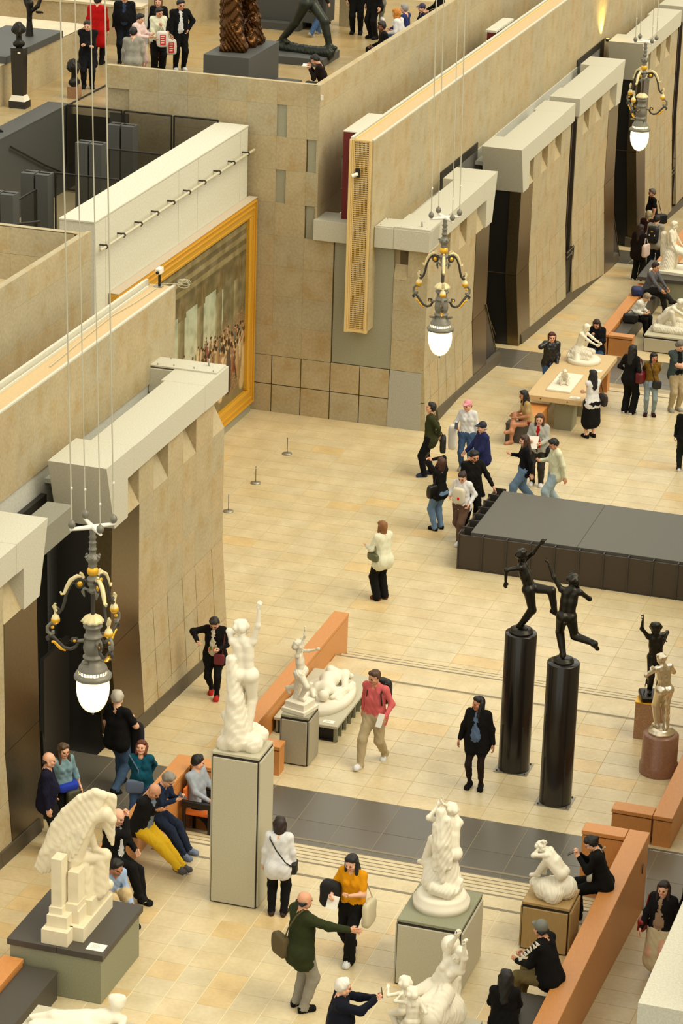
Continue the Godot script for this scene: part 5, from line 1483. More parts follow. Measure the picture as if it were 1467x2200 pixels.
# pose a skeleton (height 1.72, facing +z, left is +x) and dress it; every number is in metres at that height
# groups: 0 skin, 1 top, 2 bottom, 3 shoes, 4 inner shirt
static func figure(s: Dictionary) -> Dictionary:
	var fem: bool = s.get("sex", "m") == "f"
	var nude: bool = s.get("nude", false)
	var fat: float = s.get("fat", 0.0)
	var topk: String = s.get("top", "long"); var bot: String = s.get("bottom", "trousers")
	var pel := v3(s.get("pel", [0, 0.93, 0]))
	var lean = s.get("lean", [0, 0, 0])
	var hy: float = s.get("hipturn", 0.0)
	var Bh := Basis(Vector3.UP, deg_to_rad(hy))
	var Bt := Bh * Basis(Vector3.UP, deg_to_rad(lean[2])) * Basis(Vector3.BACK, deg_to_rad(lean[1])) * Basis(Vector3.RIGHT, deg_to_rad(lean[0]))
	var bend: float = s.get("bend", 0.0)
	var Bc := Bt * Basis(Vector3.RIGHT, deg_to_rad(bend))
	var waist := pel + Bt * Vector3(0, 0.16, 0.0)
	var chest := waist + Bc * Vector3(0, 0.2, 0.0)
	var neck := chest + Bc * Vector3(0, 0.17, -0.005)
	var P := []
	var gt := 0 if nude or topk == "none" else 1
	var gb := 0 if nude else 2
	var add := 0.0 if nude else (0.034 if topk == "jacket" or topk == "coat" else (0.024 if topk == "loose" else 0.012))
	if topk == "tank" : add = 0.008
	var sw := 0.155 if fem else 0.178
	var shL := neck + Bc * Vector3(sw, -0.045, 0); var shR := neck + Bc * Vector3(-sw, -0.045, 0)
	var hipw := 0.09 if fem else 0.085
	var hipL := pel + Bh * Vector3(hipw, -0.02, 0); var hipR := pel + Bh * Vector3(-hipw, -0.02, 0)
	# trunk
	for q in [1.0, -1.0]:
		P.append(cap(chest + Bc * Vector3(q * 0.075, 0.06, 0), 0.092 + add * 0.8, chest + Bc * Vector3(q * 0.07, -0.1, 0.005), (0.085 if fem else 0.098) + add, gt))
		P.append(cap(waist + Bt * Vector3(q * 0.055, 0.1, 0), (0.08 if fem else 0.098) + add + fat, waist + Bt * Vector3(q * 0.06, -0.05, 0.0), (0.085 if fem else 0.1) + add + fat, gt))
		P.append(cap(neck + Bc * Vector3(q * 0.03, -0.02, 0), 0.05 + add * 0.4, neck + Bc * Vector3(q * sw, -0.045, 0), 0.055 + add * 0.5, gt))
		if fem: P.append(ball(chest + Bc * Vector3(q * 0.07, -0.01, 0.075), 0.052 + add * 0.4, gt))
		P.append(ball(pel + Bh * Vector3(q * 0.075, -0.035, -0.055), (0.1 if fem else 0.092) + (0.0 if nude else 0.012), gb))
	if fat > 0.0: P.append(ball(waist + Bt * Vector3(0, 0.02, 0.06), 0.1 + fat + add * 0.5, gt))
	P.append(cap(hipL, (0.108 if fem else 0.1) + (0.0 if nude else 0.012), hipR, (0.108 if fem else 0.1) + (0.0 if nude else 0.012), gb))
	if not nude and topk != "none":
		# hem of the top over the hips
		var drop: float = s.get("hem", 0.06)
		for q in [1.0, -1.0]:
			P.append(cap(waist + Bt * Vector3(q * 0.06, -0.05, -0.01), 0.1 + add + fat, pel + Bt * Vector3(q * 0.08, -drop, -0.03), (0.126 if fem else 0.118) + add + fat * 0.5, 1))
	if not nude and topk != "none" and s.get("hem", 0.06) >= 0.08:
		for q in [1.0, -1.0]: P.append(ball(pel + Bh * Vector3(q * 0.075, -0.03, -0.055), 0.122 + add, 1))
	if topk == "coat":
		for q in [1.0, -1.0]: P.append(cap(pel + Bh * Vector3(q * 0.08, -0.05, -0.02), 0.14, pel + Bh * Vector3(q * 0.1, -s.get("coat", 0.3), -0.03), 0.15, 1))
	if s.has("open"):
		# an inner shirt shows down the front
		P.append(cap(chest + Bc * Vector3(0.0, 0.1, 0.062), 0.055, waist + Bt * Vector3(0, -0.06, 0.06 + fat), 0.1, 4))
	# neck; the head itself is a template
	var hd = s.get("head", [0, 0])
	var Bhd := Bc.orthonormalized() * Basis(Vector3.UP, deg_to_rad(hd[0])) * Basis(Vector3.RIGHT, deg_to_rad(hd[1] - lean[0] * 0.6 - bend * 0.6)) * Basis(Vector3.BACK, deg_to_rad(hd[2] if hd.size() > 2 else 0.0))
	var hc := neck + Bc * Vector3(0, 0.05, 0.0) + Bhd * Vector3(0, 0.09, 0.035)
	P.append(cap(neck + Bc * Vector3(0, -0.04, -0.005), 0.058, hc + Bhd * Vector3(0, -0.07, -0.025), 0.052, 0))
	# legs
	var feet := []
	var lw := {"trousers": [0.022, 0.024, 0.024], "slim": [0.008, 0.01, 0.01], "wide": [0.024, 0.03, 0.052], "flare": [0.012, 0.014, 0.055], "loose": [0.028, 0.03, 0.024]}
	var ww: Array = lw.get(bot, [0.0, 0.0, 0.0])
	for q in 2:
		var sgn := 1.0 if q == 0 else -1.0
		var hip := hipL if q == 0 else hipR
		var ft = s.get("lf" if q == 0 else "rf", [0.1 * sgn, 0, 0, 8.0 * sgn])
		var ank := Vector3(ft[0], ft[1] + 0.085, ft[2])
		var kh := v3(s.get("lk" if q == 0 else "rk", [0.12 * sgn, 0.1, 1.0]))
		var j := reach_joint(hip + Vector3(0, -0.02, 0), ank, 0.425, 0.425, kh)
		var knee: Vector3 = j[0]; ank = j[1]
		var g1 := gb; var g2 := gb
		if bot == "shorts": g2 = 0
		if bot == "skirt" or bot == "dress" or bot == "legs": g1 = 0; g2 = 0
		if bot == "hose": g2 = 7
		var th := 0.086 if fem else 0.082
		if bot == "hose" or bot == "shorts":
			var mid := hip.lerp(knee, 0.42)
			var g3 := 7 if bot == "hose" else 0
			P.append(cap(hip + Vector3(0, -0.02, 0), th + 0.024, mid, th + 0.014, 2)); P.append(cap(mid, th - 0.008, knee, 0.054, g3))
		else: P.append(cap(hip + Vector3(0, -0.02, 0), th + 0.012 + ww[0], knee, 0.054 + ww[1], g1))
		P.append(cap(knee, 0.054 + ww[1], ank, 0.036 + ww[2], g2))
		P.append(cap(knee.lerp(ank, 0.12) + (knee - hip).normalized() * 0.0 + Bh * Vector3(0, 0, -0.02), 0.05 + ww[1] * 0.7, knee.lerp(ank, 0.6), 0.04 + ww[2] * 0.6, g2))
		var fy: float = ft[3] if ft.size() > 3 else 8.0 * sgn
		var fp: float = ft[4] if ft.size() > 4 else 0.0
		var Bf := Basis(Vector3.UP, deg_to_rad(fy)) * Basis(Vector3.RIGHT, deg_to_rad(fp))
		var gs := 0 if nude or s.get("barefoot", false) else 3
		var fr := 0.0 if gs == 0 else 0.006
		P.append(cap(ank + Bf * Vector3(0, -0.045, -0.045), 0.036 + fr, ank + Bf * Vector3(0.0, -0.052, 0.11), 0.03 + fr, gs))
		P.append(cap(ank + Bf * Vector3(0, -0.015, -0.01), 0.04, ank + Bf * Vector3(0.0, -0.05, 0.13), 0.026 + fr, gs))
		P.append(cap(ank + Bf * Vector3(-0.015, -0.055, 0.12), 0.026 + fr, ank + Bf * Vector3(0.018, -0.055, 0.13), 0.026 + fr, gs))
		if gs == 3: P.append(cap(ank + Bf * Vector3(0, -0.068, -0.05), 0.018, ank + Bf * Vector3(0.0, -0.068, 0.14), 0.018, 8))
		feet.append(ank)
	if bot == "skirt" or bot == "dress":
		var hem_y: float = s.get("skirt", 0.35)
		var c0 := pel + Vector3(0, -0.05, 0)
		var mid: Vector3 = (feet[0] + feet[1]) * 0.5
		var fl: float = s.get("flare", 0.17)
		var low := Vector3(lerpf(c0.x, mid.x, 0.7), hem_y, lerpf(c0.z, mid.z, 0.7))
		for q in [1.0, -1.0]: P.append(cap(c0 + Vector3(q * 0.075, 0, 0), 0.14, low + Vector3(q * 0.06, 0, 0), fl, 2))
	# arms
	var hands := []
	for q in 2:
		var sgn := 1.0 if q == 0 else -1.0
		var sh := shL if q == 0 else shR
		var tgt := v3(s.get("la" if q == 0 else "ra", [0.26 * sgn, 0.86, 0.05]))
		var hint := v3(s.get("le" if q == 0 else "re", [0.5 * sgn, -0.2, -1.0]))
		var j := reach_joint(sh, tgt, 0.28, 0.25, hint)
		var el: Vector3 = j[0]; var wr: Vector3 = j[1]
		var ga := gt; var gf := gt
		var aw := 0.0 if nude else add * 0.5
		if topk == "tee" : gf = 0
		if topk == "tank" or topk == "none" or topk == "vest": ga = 0; gf = 0
		if topk == "tee":
			var m := sh.lerp(el, 0.62)
			P.append(cap(sh, 0.054 + aw, m, 0.056 + aw, 1)); P.append(cap(m, 0.044, el, 0.04, 0))
		else: P.append(cap(sh, 0.053 + (aw if ga else 0.0), el, 0.042 + (aw if ga else 0.0), ga))
		var wq := sh.lerp(el, 0.5)
		if topk == "push":
			var m2 := el.lerp(wr, 0.45)
			P.append(cap(el, 0.042 + aw, m2, 0.04 + aw, 1)); P.append(cap(m2, 0.034, wr, 0.027, 0))
		else: P.append(cap(el, 0.042 + (aw if gf else 0.0), wr, (0.026 if gf == 0 else 0.034 + aw * 0.6), gf))
		hands.append([wr, (wr - el).normalized()])
	for e in s.get("extra", []): P.append(e)
	return {"prims": P, "head": Transform3D(Bhd, hc), "hands": hands, "neck": neck, "chest": Transform3D(Bc, chest), "pel": Transform3D(Bh, pel)}

static func hand_frame(wr: Vector3, dir: Vector3, thumb: Vector3) -> Transform3D:
	var y := -dir
	var z := (thumb - y * thumb.dot(y))
	if z.length() < 0.05: z = Vector3.UP - y * Vector3.UP.dot(y)
	z = z.normalized()
	return Transform3D(Basis(y.cross(z), y, z), wr + dir * 0.01)

var jobs := []
var done := []
func run_job(i: int):
	var j: Dictionary = jobs[i]
	done[i] = net(j.fig.prims, j.cell, j.k, j.fold)
	if j.s.kind == "person":
		# the body under the clothes, a little slimmer than they are
		var under := []
		for p in j.fig.prims:
			if p[4] == 8 or p[4] == 4: continue
			if j.s.get("bottom", "") in ["skirt", "dress"] and p[4] == 2 and maxf(p[1], p[3]) > 0.13: continue
			under.append([p[0], p[1] * 0.72, p[2], p[3] * 0.72, 0])
		j.under = net(under, 0.034, 0.04)

func skin_tone(i: int) -> Color:
	return [Color(0.86, 0.66, 0.54), Color(0.80, 0.58, 0.45), Color(0.70, 0.48, 0.35), Color(0.47, 0.30, 0.21), Color(0.84, 0.60, 0.50)][i % 5]

func cloth(c: Color) -> StandardMaterial3D:
	if c.get_luminance() > 0.12: c = Color(minf(c.r * 1.2, 0.92), minf(c.g * 1.2, 0.92), minf(c.b * 1.2, 0.92))
	var m := grained(c, "cloth", 3.0, 0.9, 0.0, 0.3)
	m.uv1_world_triplanar = false
	return m

# ask for a figure; it is meshed with the others and then built
func want(kind: String, s: Dictionary):
	s.kind = kind
	var fig := figure(s)
	jobs.append({"fig": fig, "cell": s.get("cell", 0.0155), "k": s.get("k", 0.045), "fold": s.get("fold", 0.0045 if kind == "person" else 0.0), "s": s})

func build_figures():
	build_templates()
	list_statues()
	list_people()
	done.resize(jobs.size())
	var id := WorkerThreadPool.add_group_task(run_job, jobs.size())
	WorkerThreadPool.wait_for_group_task_completion(id)
	for i in jobs.size():
		if jobs[i].s.kind == "person": finish_person(jobs[i], done[i])
		else: finish_statue(jobs[i], done[i])

var people := {}
var carved := {}
func finish_person(job: Dictionary, parts: Dictionary):
	var s: Dictionary = job.s
	var fig: Dictionary = job.fig
	var sc: float = s.get("H", 1.72) / 1.72
	var o := thing("person", s.label, "person", v3(s.at), deg_to_rad(s.yaw))
	o.scale = Vector3.ONE * sc
	people[s.get("id", s.label)] = o
	var skin := plain(skin_tone(s.get("skin", 0)), 0.55)
	skin.vertex_color_use_as_albedo = true
	var g := Gather.new()
	if parts.has(0): g.add(parts[0])
	if job.under.has(0): g.add(job.under[0])
	var hs: float = s.get("headscale", 1.0)
	var hx: Transform3D = fig.head * Transform3D(Basis.from_scale(Vector3.ONE * hs), Vector3.ZERO)
	for k in T.head: g.add(T.head[k], hx, [Color.WHITE, Color.WHITE, Color.WHITE, Color.WHITE, Color.WHITE, Color(0.12, 0.09, 0.08), Color(0.8, 0.42, 0.4)][k])
	for q in 2:
		var hk: String = s.get("lh" if q == 0 else "rh", "relaxed")
		if hk == "": continue
		var th := v3(s.get("lt" if q == 0 else "rt", [0.0, 0.25, 1.0]))
		var h: Array = fig.hands[q]
		g.add(T[hk][0], hand_frame(h[0], h[1], th), Color.WHITE, q == 0)
	var body := put(o, "body", gathered(g), skin)
	var cols := {1: s.get("topc", Color.GRAY), 2: s.get("botc", Color.GRAY), 3: s.get("shoec", Color(0.1, 0.1, 0.1)), 4: s.get("open", Color.WHITE), 7: Color(0.16, 0.11, 0.09), 8: s.get("solec", Color(0.9, 0.88, 0.84))}
	var names := {1: {"jacket": "jacket", "coat": "coat", "vest": "vest", "tee": "tee_shirt", "tank": "top"}.get(s.get("top", ""), "sweater"), 2: {"skirt": "skirt", "dress": "dress", "shorts": "shorts", "hose": "shorts"}.get(s.get("bottom", ""), "trousers"), 3: "shoes", 4: "shirt", 7: "tights", 8: "soles"}
	for k in parts:
		if k == 0: continue
		var p: Array = parts[k]
		var m := cloth(cols[k])
		if s.has("gloss") and k == 1: m.roughness = 0.35; m.metallic_specular = 0.5
		put(o, names[k], smooth_mesh(p[0], p[1], p[2]), m)
	var hair: String = s.get("hair", "short")
	if hair != "none":
		var hm := plain(s.get("hairc", Color(0.12, 0.08, 0.06)), 0.6)
		var t: Array = T["hair_" + hair][1]
		var hg := Gather.new()
		hg.add(t, hx)
		put(o, "cap" if hair == "cap" else "hair", gathered(hg), hm)
		if hair == "cap" and s.has("hair2"):
			var h2 := Gather.new()
			h2.add(T.hair_bald[1], hx)
			put(o, "hair", gathered(h2), plain(s.hair2, 0.7))
	if s.get("glasses", false):
		var ring := []
		for e in [-1.0, 1.0]:
			ring.append(tube(ring_pts(Vector3(e * 0.032, 0.004, 0.096), 0.02).map(func(p): return hx * p), 0.0022, 4))
			ring.append(tube([hx * Vector3(e * 0.052, 0.008, 0.094), hx * Vector3(e * 0.085, 0.01, -0.005)], 0.0022, 4))
		put(o, "glasses", join(ring), M.black_plastic)
	if s.has("beard"):
		var bg := Gather.new()
		bg.add(net([cap(Vector3(-0.05, -0.06, 0.03), 0.026, Vector3(0, -0.09, 0.06), 0.026, 0), cap(Vector3(0.05, -0.06, 0.03), 0.026, Vector3(0, -0.09, 0.06), 0.026, 0)], 0.009, 0.01)[0], hx)
		put(o, "beard", gathered(bg), plain(s.beard, 0.8))
	return o

func finish_statue(job: Dictionary, parts: Dictionary):
	var s: Dictionary = job.s
	var fig: Dictionary = job.fig
	var sc: float = s.get("H", 1.72) / 1.72
	var o: Node3D
	if s.has("into"):
		# a further figure carved from the same block
		o = Node3D.new()
		o.name = "child_figure"
		var home: Node3D = carved[s.into]
		home.add_child(o, true)
		o.transform = home.transform.affine_inverse() * Transform3D(Basis(Vector3.UP, deg_to_rad(s.yaw)).scaled(Vector3.ONE * sc), v3(s.at))
	else:
		o = thing("statue", s.label, "sculpture", v3(s.at), deg_to_rad(s.yaw), s.get("group", ""))
		o.scale = Vector3.ONE * sc
	if s.has("id"): carved[s.id] = o
	if s.has("tilt"): o.rotation = Vector3(deg_to_rad(s.tilt[0]), deg_to_rad(s.tilt[1]), deg_to_rad(s.tilt[2]))
	var mat: Material = M[s.mat]
	var g := Gather.new()
	if parts.has(0): g.add(parts[0])
	var hx: Transform3D = fig.head * Transform3D(Basis.from_scale(Vector3.ONE * s.get("headscale", 1.0)), Vector3.ZERO)
	if not s.get("headless", false):
		for k in T.head: g.add(T.head[k], hx)
	for q in 2:
		var hk: String = s.get("lh" if q == 0 else "rh", "relaxed")
		if hk == "": continue
		g.add(T[hk][0], hand_frame(fig.hands[q][0], fig.hands[q][1], v3(s.get("lt" if q == 0 else "rt", [0.0, 0.25, 1.0]))), Color.WHITE, q == 0)
	if g.v.size(): put(o, "figure", gathered(g), mat)
	if s.get("hair", "short") != "none":
		var hg := Gather.new()
		hg.add(T["hair_" + s.get("hair", "short")][1], hx)
		put(o, "hair", gathered(hg), mat)
	for k in parts:
		if k == 0: continue
		var p: Array = parts[k]
		put(o, {1: "drapery", 2: "rock_base", 3: "wings", 4: "prop"}.get(k, "prop"), smooth_mesh(p[0], p[1], p[2]), mat)
	for f in s.get("parts", []):
		put(o, f[0], f[1], f[3] if f.size() > 3 else mat, f[2])
	return o

# ---------- sculptures ----------
func want_shape(s: Dictionary, prims: Array):
	s.kind = "statue"
	s.headless = true; s.lh = ""; s.rh = ""; s.hair = "none"
	jobs.append({"fig": {"prims": prims, "head": Transform3D.IDENTITY, "hands": []}, "cell": s.get("cell", 0.014), "k": s.get("k", 0.04), "fold": s.get("fold", 0.006), "s": s})

func statue(label: String, where: Array, yaw: float, H: float, mat: String, d: Dictionary):
	d.label = label; d.at = where; d.yaw = yaw; d.H = H; d.mat = mat; d.nude = true
	d.cell = d.get("cell", 0.014)
	d.k = d.get("k", 0.04)
	d.fold = d.get("fold", 0.008)
	want("statue", d)

func list_statues():
	var V := func(x, y, z): return Vector3(x, y, z)
	var disc := func(r, h, n := 40): return lathe([[0.0, 0.0], [r, 0.0], [r, h * 0.55], [r * 0.9, h * 0.62], [r * 0.9, h], [0.0, h]], n)
	statue("tall white marble figure with one arm raised, leaning on a trunk", [4.33, 3.68, 25.2], 187, 1.72, "marble", {"sex": "f", "pel": [0, 1.2, 0.0], "lean": [4, -6, 0], "lf": [0.1, 0.25, 0.12], "rf": [-0.08, 0.25, -0.06], "ra": [-0.2, 2.3, 0.02], "re": [-1, 0, 0], "rt": [1, 0, 0.3], "rh": "grip", "la": [0.1, 1.76, 0.16], "le": [1, -0.5, -0.2], "head": [25, 15], "hair": "curly",
		"extra": [cap(Vector3(-0.16, 0.1, -0.12), 0.16, Vector3(0.2, 0.1, 0.1), 0.18, 2), cap(Vector3(-0.2, 0.08, 0.12), 0.12, Vector3(0.24, 0.08, -0.14), 0.14, 2), cap(Vector3(0.1, 0.15, -0.12), 0.2, Vector3(0.12, 0.8, -0.1), 0.13, 2), cap(Vector3(0.12, 0.8, -0.1), 0.13, Vector3(0.2, 1.4, -0.04), 0.085, 2), cap(Vector3(0.26, 0.5, -0.06), 0.08, Vector3(0.2, 0.55, -0.05), 0.08, 2), cap(Vector3(-0.24, 0.16, 0.1), 0.12, Vector3(-0.1, 0.16, 0.2), 0.14, 2)]})
	statue("small white marble child dancing with raised hands", [3.15, 1.33, 18.8], 75, 1.12, "marble", {"headscale": 1.3, "pel": [0, 1.15, 0], "lean": [-8, 0, 20], "rf": [-0.05, 0.32, 0.05], "lf": [0.05, 0.42, -0.42, 0, 50], "la": [0.1, 1.85, 0.5], "le": [0.5, -1, 0], "ra": [-0.1, 2.2, 0.15], "re": [-1, 0, 0.3], "rh": "grip", "lh": "grip", "hair": "curly", "head": [0, -15],
		"extra": [cap(Vector3(-0.1, 1.08, 0.0), 0.15, Vector3(0.12, 1.1, 0.0), 0.14, 1), cap(Vector3(0.02, 1.1, -0.08), 0.1, Vector3(0.05, 0.75, -0.12), 0.05, 1), cap(Vector3(0.05, 0.3, -0.12), 0.12, Vector3(0.02, 0.95, -0.08), 0.07, 2), cap(Vector3(-0.1, 2.3, 0.16), 0.02, Vector3(-0.22, 2.15, 0.1), 0.02, 4), cap(Vector3(-0.1, 2.3, 0.16), 0.03, Vector3(-0.1, 2.48, 0.16), 0.025, 4)],
		"parts": [["base_slab", box_mesh(Vector3(-0.36, 0, -0.36), Vector3(0.36, 0.12, 0.36), 0.01), Vector3.ZERO], ["base_step", box_mesh(Vector3(-0.28, 0.12, -0.3), Vector3(0.28, 0.3, 0.3), 0.01), Vector3.ZERO]]})
	# reclining figure on an oval slab
	want_shape({"label": "white marble figure lying curled on an oval slab", "at": [3.02, 0.71, 16.85], "yaw": 0.0, "mat": "marble", "parts": [["oval_slab", join([[lathe([[0.0, 0.0], [0.5, 0.0], [0.5, 0.08], [0.47, 0.12], [0.0, 0.13]], 48), Transform3D(Basis.from_scale(Vector3(1, 1, 1.75)), Vector3(0, 0, 0))]]), Vector3.ZERO]], "k": 0.05},
		[cap(Vector3(0.02, 0.22, 0.05), 0.14, Vector3(-0.05, 0.24, -0.28), 0.15), cap(Vector3(0.1, 0.2, 0.08), 0.12, Vector3(-0.12, 0.2, 0.06), 0.12), ball(Vector3(0.08, 0.24, 0.44), 0.105), cap(Vector3(0.06, 0.2, 0.2), 0.07, Vector3(0.07, 0.22, 0.36), 0.06), cap(Vector3(-0.16, 0.2, 0.1), 0.06, Vector3(-0.32, 0.17, -0.05), 0.05), cap(Vector3(-0.32, 0.17, -0.05), 0.05, Vector3(-0.1, 0.18, 0.42), 0.04), cap(Vector3(0.18, 0.2, 0.1), 0.06, Vector3(0.34, 0.17, -0.1), 0.05), cap(Vector3(0.34, 0.17, -0.1), 0.05, Vector3(0.2, 0.17, 0.3), 0.04),
		cap(Vector3(-0.12, 0.22, -0.32), 0.12, Vector3(0.18, 0.27, -0.55), 0.085), cap(Vector3(0.18, 0.27, -0.55), 0.08, Vector3(0.28, 0.18, -0.22), 0.055), cap(Vector3(0.02, 0.22, -0.32), 0.12, Vector3(-0.14, 0.24, -0.68), 0.085), cap(Vector3(-0.14, 0.24, -0.68), 0.08, Vector3(0.24, 0.17, -0.72), 0.05), cap(Vector3(-0.35, 0.1, 0.3), 0.07, Vector3(0.35, 0.1, -0.3), 0.07, 1), cap(Vector3(0.3, 0.1, 0.25), 0.06, Vector3(0.33, 0.1, -0.5), 0.07, 1)])
	var plate := [["round_plate", disc.call(0.24, 0.08), Vector3.ZERO]]
	statue("dark bronze dancer with one arm stretched up, left column", [6.79, 2.98, 17.83], 95, 1.5, "bronze", {"pel": [0, 0.98, 0.12], "lean": [-22, 0, 0], "rf": [-0.03, 0.08, -0.02, 0, 10], "rk": [-0.1, 0, 1], "lf": [0.08, 0.42, 0.62, 0, 25], "lk": [0, 1, 0.5], "la": [0.1, 2.05, 0.42], "le": [0, -1, 0], "ra": [-0.28, 1.15, -0.32], "re": [-0.5, -0.2, -1], "lh": "point", "head": [0, 8], "hair": "curly", "parts": plate})
	statue("dark bronze dancer holding a bird, right column", [7.78, 3.0, 18.84], 205, 1.5, "bronze", {"pel": [0, 0.98, 0.0], "lean": [6, 6, -10], "lf": [0.02, 0.08, 0.0, 0], "rf": [-0.55, 0.36, -0.18, -70, 40], "rk": [0.3, -1, 0.4], "la": [0.38, 1.98, 0.2], "le": [1, 0.2, 0], "ra": [-0.25, 1.35, 0.2], "re": [-1, -0.6, -0.2], "lh": "point", "rh": "grip", "head": [-25, 10], "hair": "curly", "parts": [["round_plate", disc.call(0.2, 0.08), Vector3.ZERO]],
		"extra": [cap(Vector3(-0.22, 1.42, 0.22), 0.06, Vector3(-0.2, 1.58, 0.2), 0.05, 4), cap(Vector3(-0.2, 1.58, 0.2), 0.04, Vector3(-0.16, 1.68, 0.17), 0.02, 4)]})
	statue("small dark bronze boy pointing upwards with a stick", [8.75, 1.12, 15.6], 20, 1.36, "bronze", {"headscale": 1.15, "pel": [0, 1.05, 0], "lean": [0, 4, 10], "lf": [0.1, 0.13, 0.1], "rf": [-0.08, 0.13, -0.02], "ra": [-0.38, 1.98, 0.15], "re": [-1, 0, 0], "rh": "point", "la": [0.18, 1.35, -0.1], "head": [-20, 5], "hair": "curly", "extra": [cap(Vector3(0.25, 1.32, -0.15), 0.012, Vector3(-0.12, 1.65, -0.1), 0.012, 4), cap(Vector3(-0.22, 0.14, 0.05), 0.012, Vector3(-0.15, 0.75, 0.05), 0.014, 4)], "parts": [["base_plate", box_mesh(Vector3(-0.3, 0, -0.28), Vector3(0.3, 0.13, 0.28), 0.03), Vector3.ZERO]]})
	statue("gilded metal female figure at the right edge", [9.2, 1.15, 17.05], 215, 1.42, "gilt", {"sex": "f", "pel": [0, 1.02, 0], "lean": [2, -6, 0], "lf": [0.08, 0.09, 0.06], "rf": [-0.06, 0.09, -0.08], "la": [0.2, 1.32, 0.3], "le": [1, -0.4, -0.4], "ra": [-0.05, 1.3, 0.28], "re": [-1, -0.6, 0], "rh": "grip", "lh": "grip", "hair": "bun", "head": [30, 10], "parts": [["round_plate", disc.call(0.28, 0.1), Vector3.ZERO]],
		"extra": [cap(Vector3(-0.1, 0.1, -0.04), 0.05, Vector3(-0.06, 0.9, -0.05), 0.07, 1)]})
	statue("white marble woman with long hair seated on a rock, elbow raised", [7.79, 2.21, 26.3], 222, 1.5, "marble", {"sex": "f", "pel": [-0.1, 0.98, -0.05], "lean": [20, 10, 0], "lf": [0.15, 0.55, 0.4], "rf": [-0.1, 0.5, 0.35], "la": [0.04, 1.74, 0.2], "le": [1, -0.5, -0.1], "ra": [-0.06, 1.76, 0.18], "re": [-0.8, -0.6, 0.5], "head": [10, 5], "hair": "curly", "fat": 0.015,
		"extra": [cap(Vector3(-0.1, 0.35, 0.0), 0.26, Vector3(-0.08, 0.75, 0.05), 0.2, 2), cap(Vector3(0.1, 0.4, 0.15), 0.2, Vector3(0.05, 0.6, 0.3), 0.14, 2), cap(Vector3(0.08, 1.72, 0.0), 0.09, Vector3(0.12, 1.2, -0.12), 0.11, 1), cap(Vector3(0.12, 1.2, -0.12), 0.11, Vector3(0.1, 0.55, -0.18), 0.05, 1), cap(Vector3(0.02, 1.6, -0.08), 0.08, Vector3(0.0, 0.8, -0.2), 0.06, 1), cap(Vector3(0.18, 1.5, -0.02), 0.06, Vector3(0.2, 0.75, -0.1), 0.05, 1), cap(Vector3(0.2, 0.4, -0.1), 0.12, Vector3(0.0, 0.35, -0.25), 0.12, 2), cap(Vector3(-0.1, 0.35, -0.3), 0.05, Vector3(-0.25, 0.5, -0.2), 0.04, 2)],
		"parts": [["round_base", lathe([[0.0, 0.0], [0.47, 0.0], [0.48, 0.12], [0.43, 0.14], [0.43, 0.2], [0.38, 0.24], [0.0, 0.25]], 48), Vector3.ZERO]]})
	statue("white marble woman crouching with face hidden on a rock", [9.12, 1.93, 24.95], 265, 1.22, "marble", {"sex": "f", "pel": [0, 0.62, -0.2], "lean": [30, 0, 0], "bend": 18, "lf": [0.12, 0.42, 0.3], "rf": [-0.05, 0.42, 0.22], "lk": [0.1, 1, 0.4], "rk": [-0.1, 1, 0.5], "la": [0.06, 1.12, 0.28], "le": [0.6, -1, 0.3], "ra": [-0.08, 1.1, 0.26], "re": [-0.8, -1, 0.2], "lh": "grip", "rh": "grip", "head": [20, 35], "hair": "bun",
		"extra": [cap(Vector3(-0.1, 0.2, -0.25), 0.27, Vector3(0.1, 0.18, 0.1), 0.25, 2), cap(Vector3(0.0, 0.15, 0.2), 0.2, Vector3(0.05, 0.25, 0.35), 0.12, 2), cap(Vector3(-0.2, 0.14, 0.05), 0.2, Vector3(0.2, 0.14, -0.1), 0.22, 2)]})
	# group at the lower edge
	var gp := thing("group_pedestal", "pale pedestal below the marble group at the bottom edge", "pedestal", Vector3(8.45, 1.15, 28.9))
	boxp(gp, "block", Vector3(-0.6, 0, -0.5), Vector3(0.55, 0.55, 0.9), M.ped_panel, 0.006)
	statue("white marble group of a woman with both arms over her head and two children", [8.5, 1.7, 28.75], -25, 1.62, "marble", {"id": "leaning", "sex": "f", "pel": [-0.12, 0.62, 0.0], "lean": [-8, -28, 0], "bend": -6, "lf": [-0.3, 0.1, 0.4], "rf": [-0.45, 0.1, 0.3], "la": [0.4, 1.72, 0.02], "le": [1, 0.5, 0.1], "ra": [0.3, 1.74, 0.02], "re": [-1, 0.5, 0.2], "lh": "grip", "rh": "grip", "head": [0, 0], "hair": "curly",
		"extra": [cap(Vector3(0, 0.2, -0.1), 0.3, Vector3(0.05, 0.3, 0.2), 0.25, 2), cap(Vector3(-0.12, 0.6, -0.35), 0.14, Vector3(-0.1, 0.15, -0.25), 0.2, 2), ball(Vector3(-0.2, 1.12, -0.38), 0.14, 1), cap(Vector3(-0.2, 1.05, -0.4), 0.12, Vector3(-0.18, 0.5, -0.42), 0.12, 1), cap(Vector3(0.1, 0.62, 0.05), 0.14, Vector3(0.1, 0.35, 0.35), 0.2, 1)]})
	statue("white marble child seen from behind at the bottom edge", [8.25, 1.7, 29.35], 200, 0.95, "marble", {"into": "leaning", "headscale": 1.45, "pel": [0, 0.7, 0], "lf": [0.1, 0.0, 0.1], "rf": [-0.1, 0.0, 0.1], "hair": "curly", "la": [0.3, 1.2, 0.3], "head": [20, 10]})
	statue("second white marble child's head beside the leaning woman", [8.05, 1.66, 29.05], 230, 0.95, "marble", {"into": "leaning", "headscale": 1.45, "pel": [0, 0.7, 0], "lf": [0.1, 0.0, 0.1], "rf": [-0.1, 0.0, 0.1], "hair": "curly", "la": [0.3, 1.2, 0.3], "head": [-20, 10]})
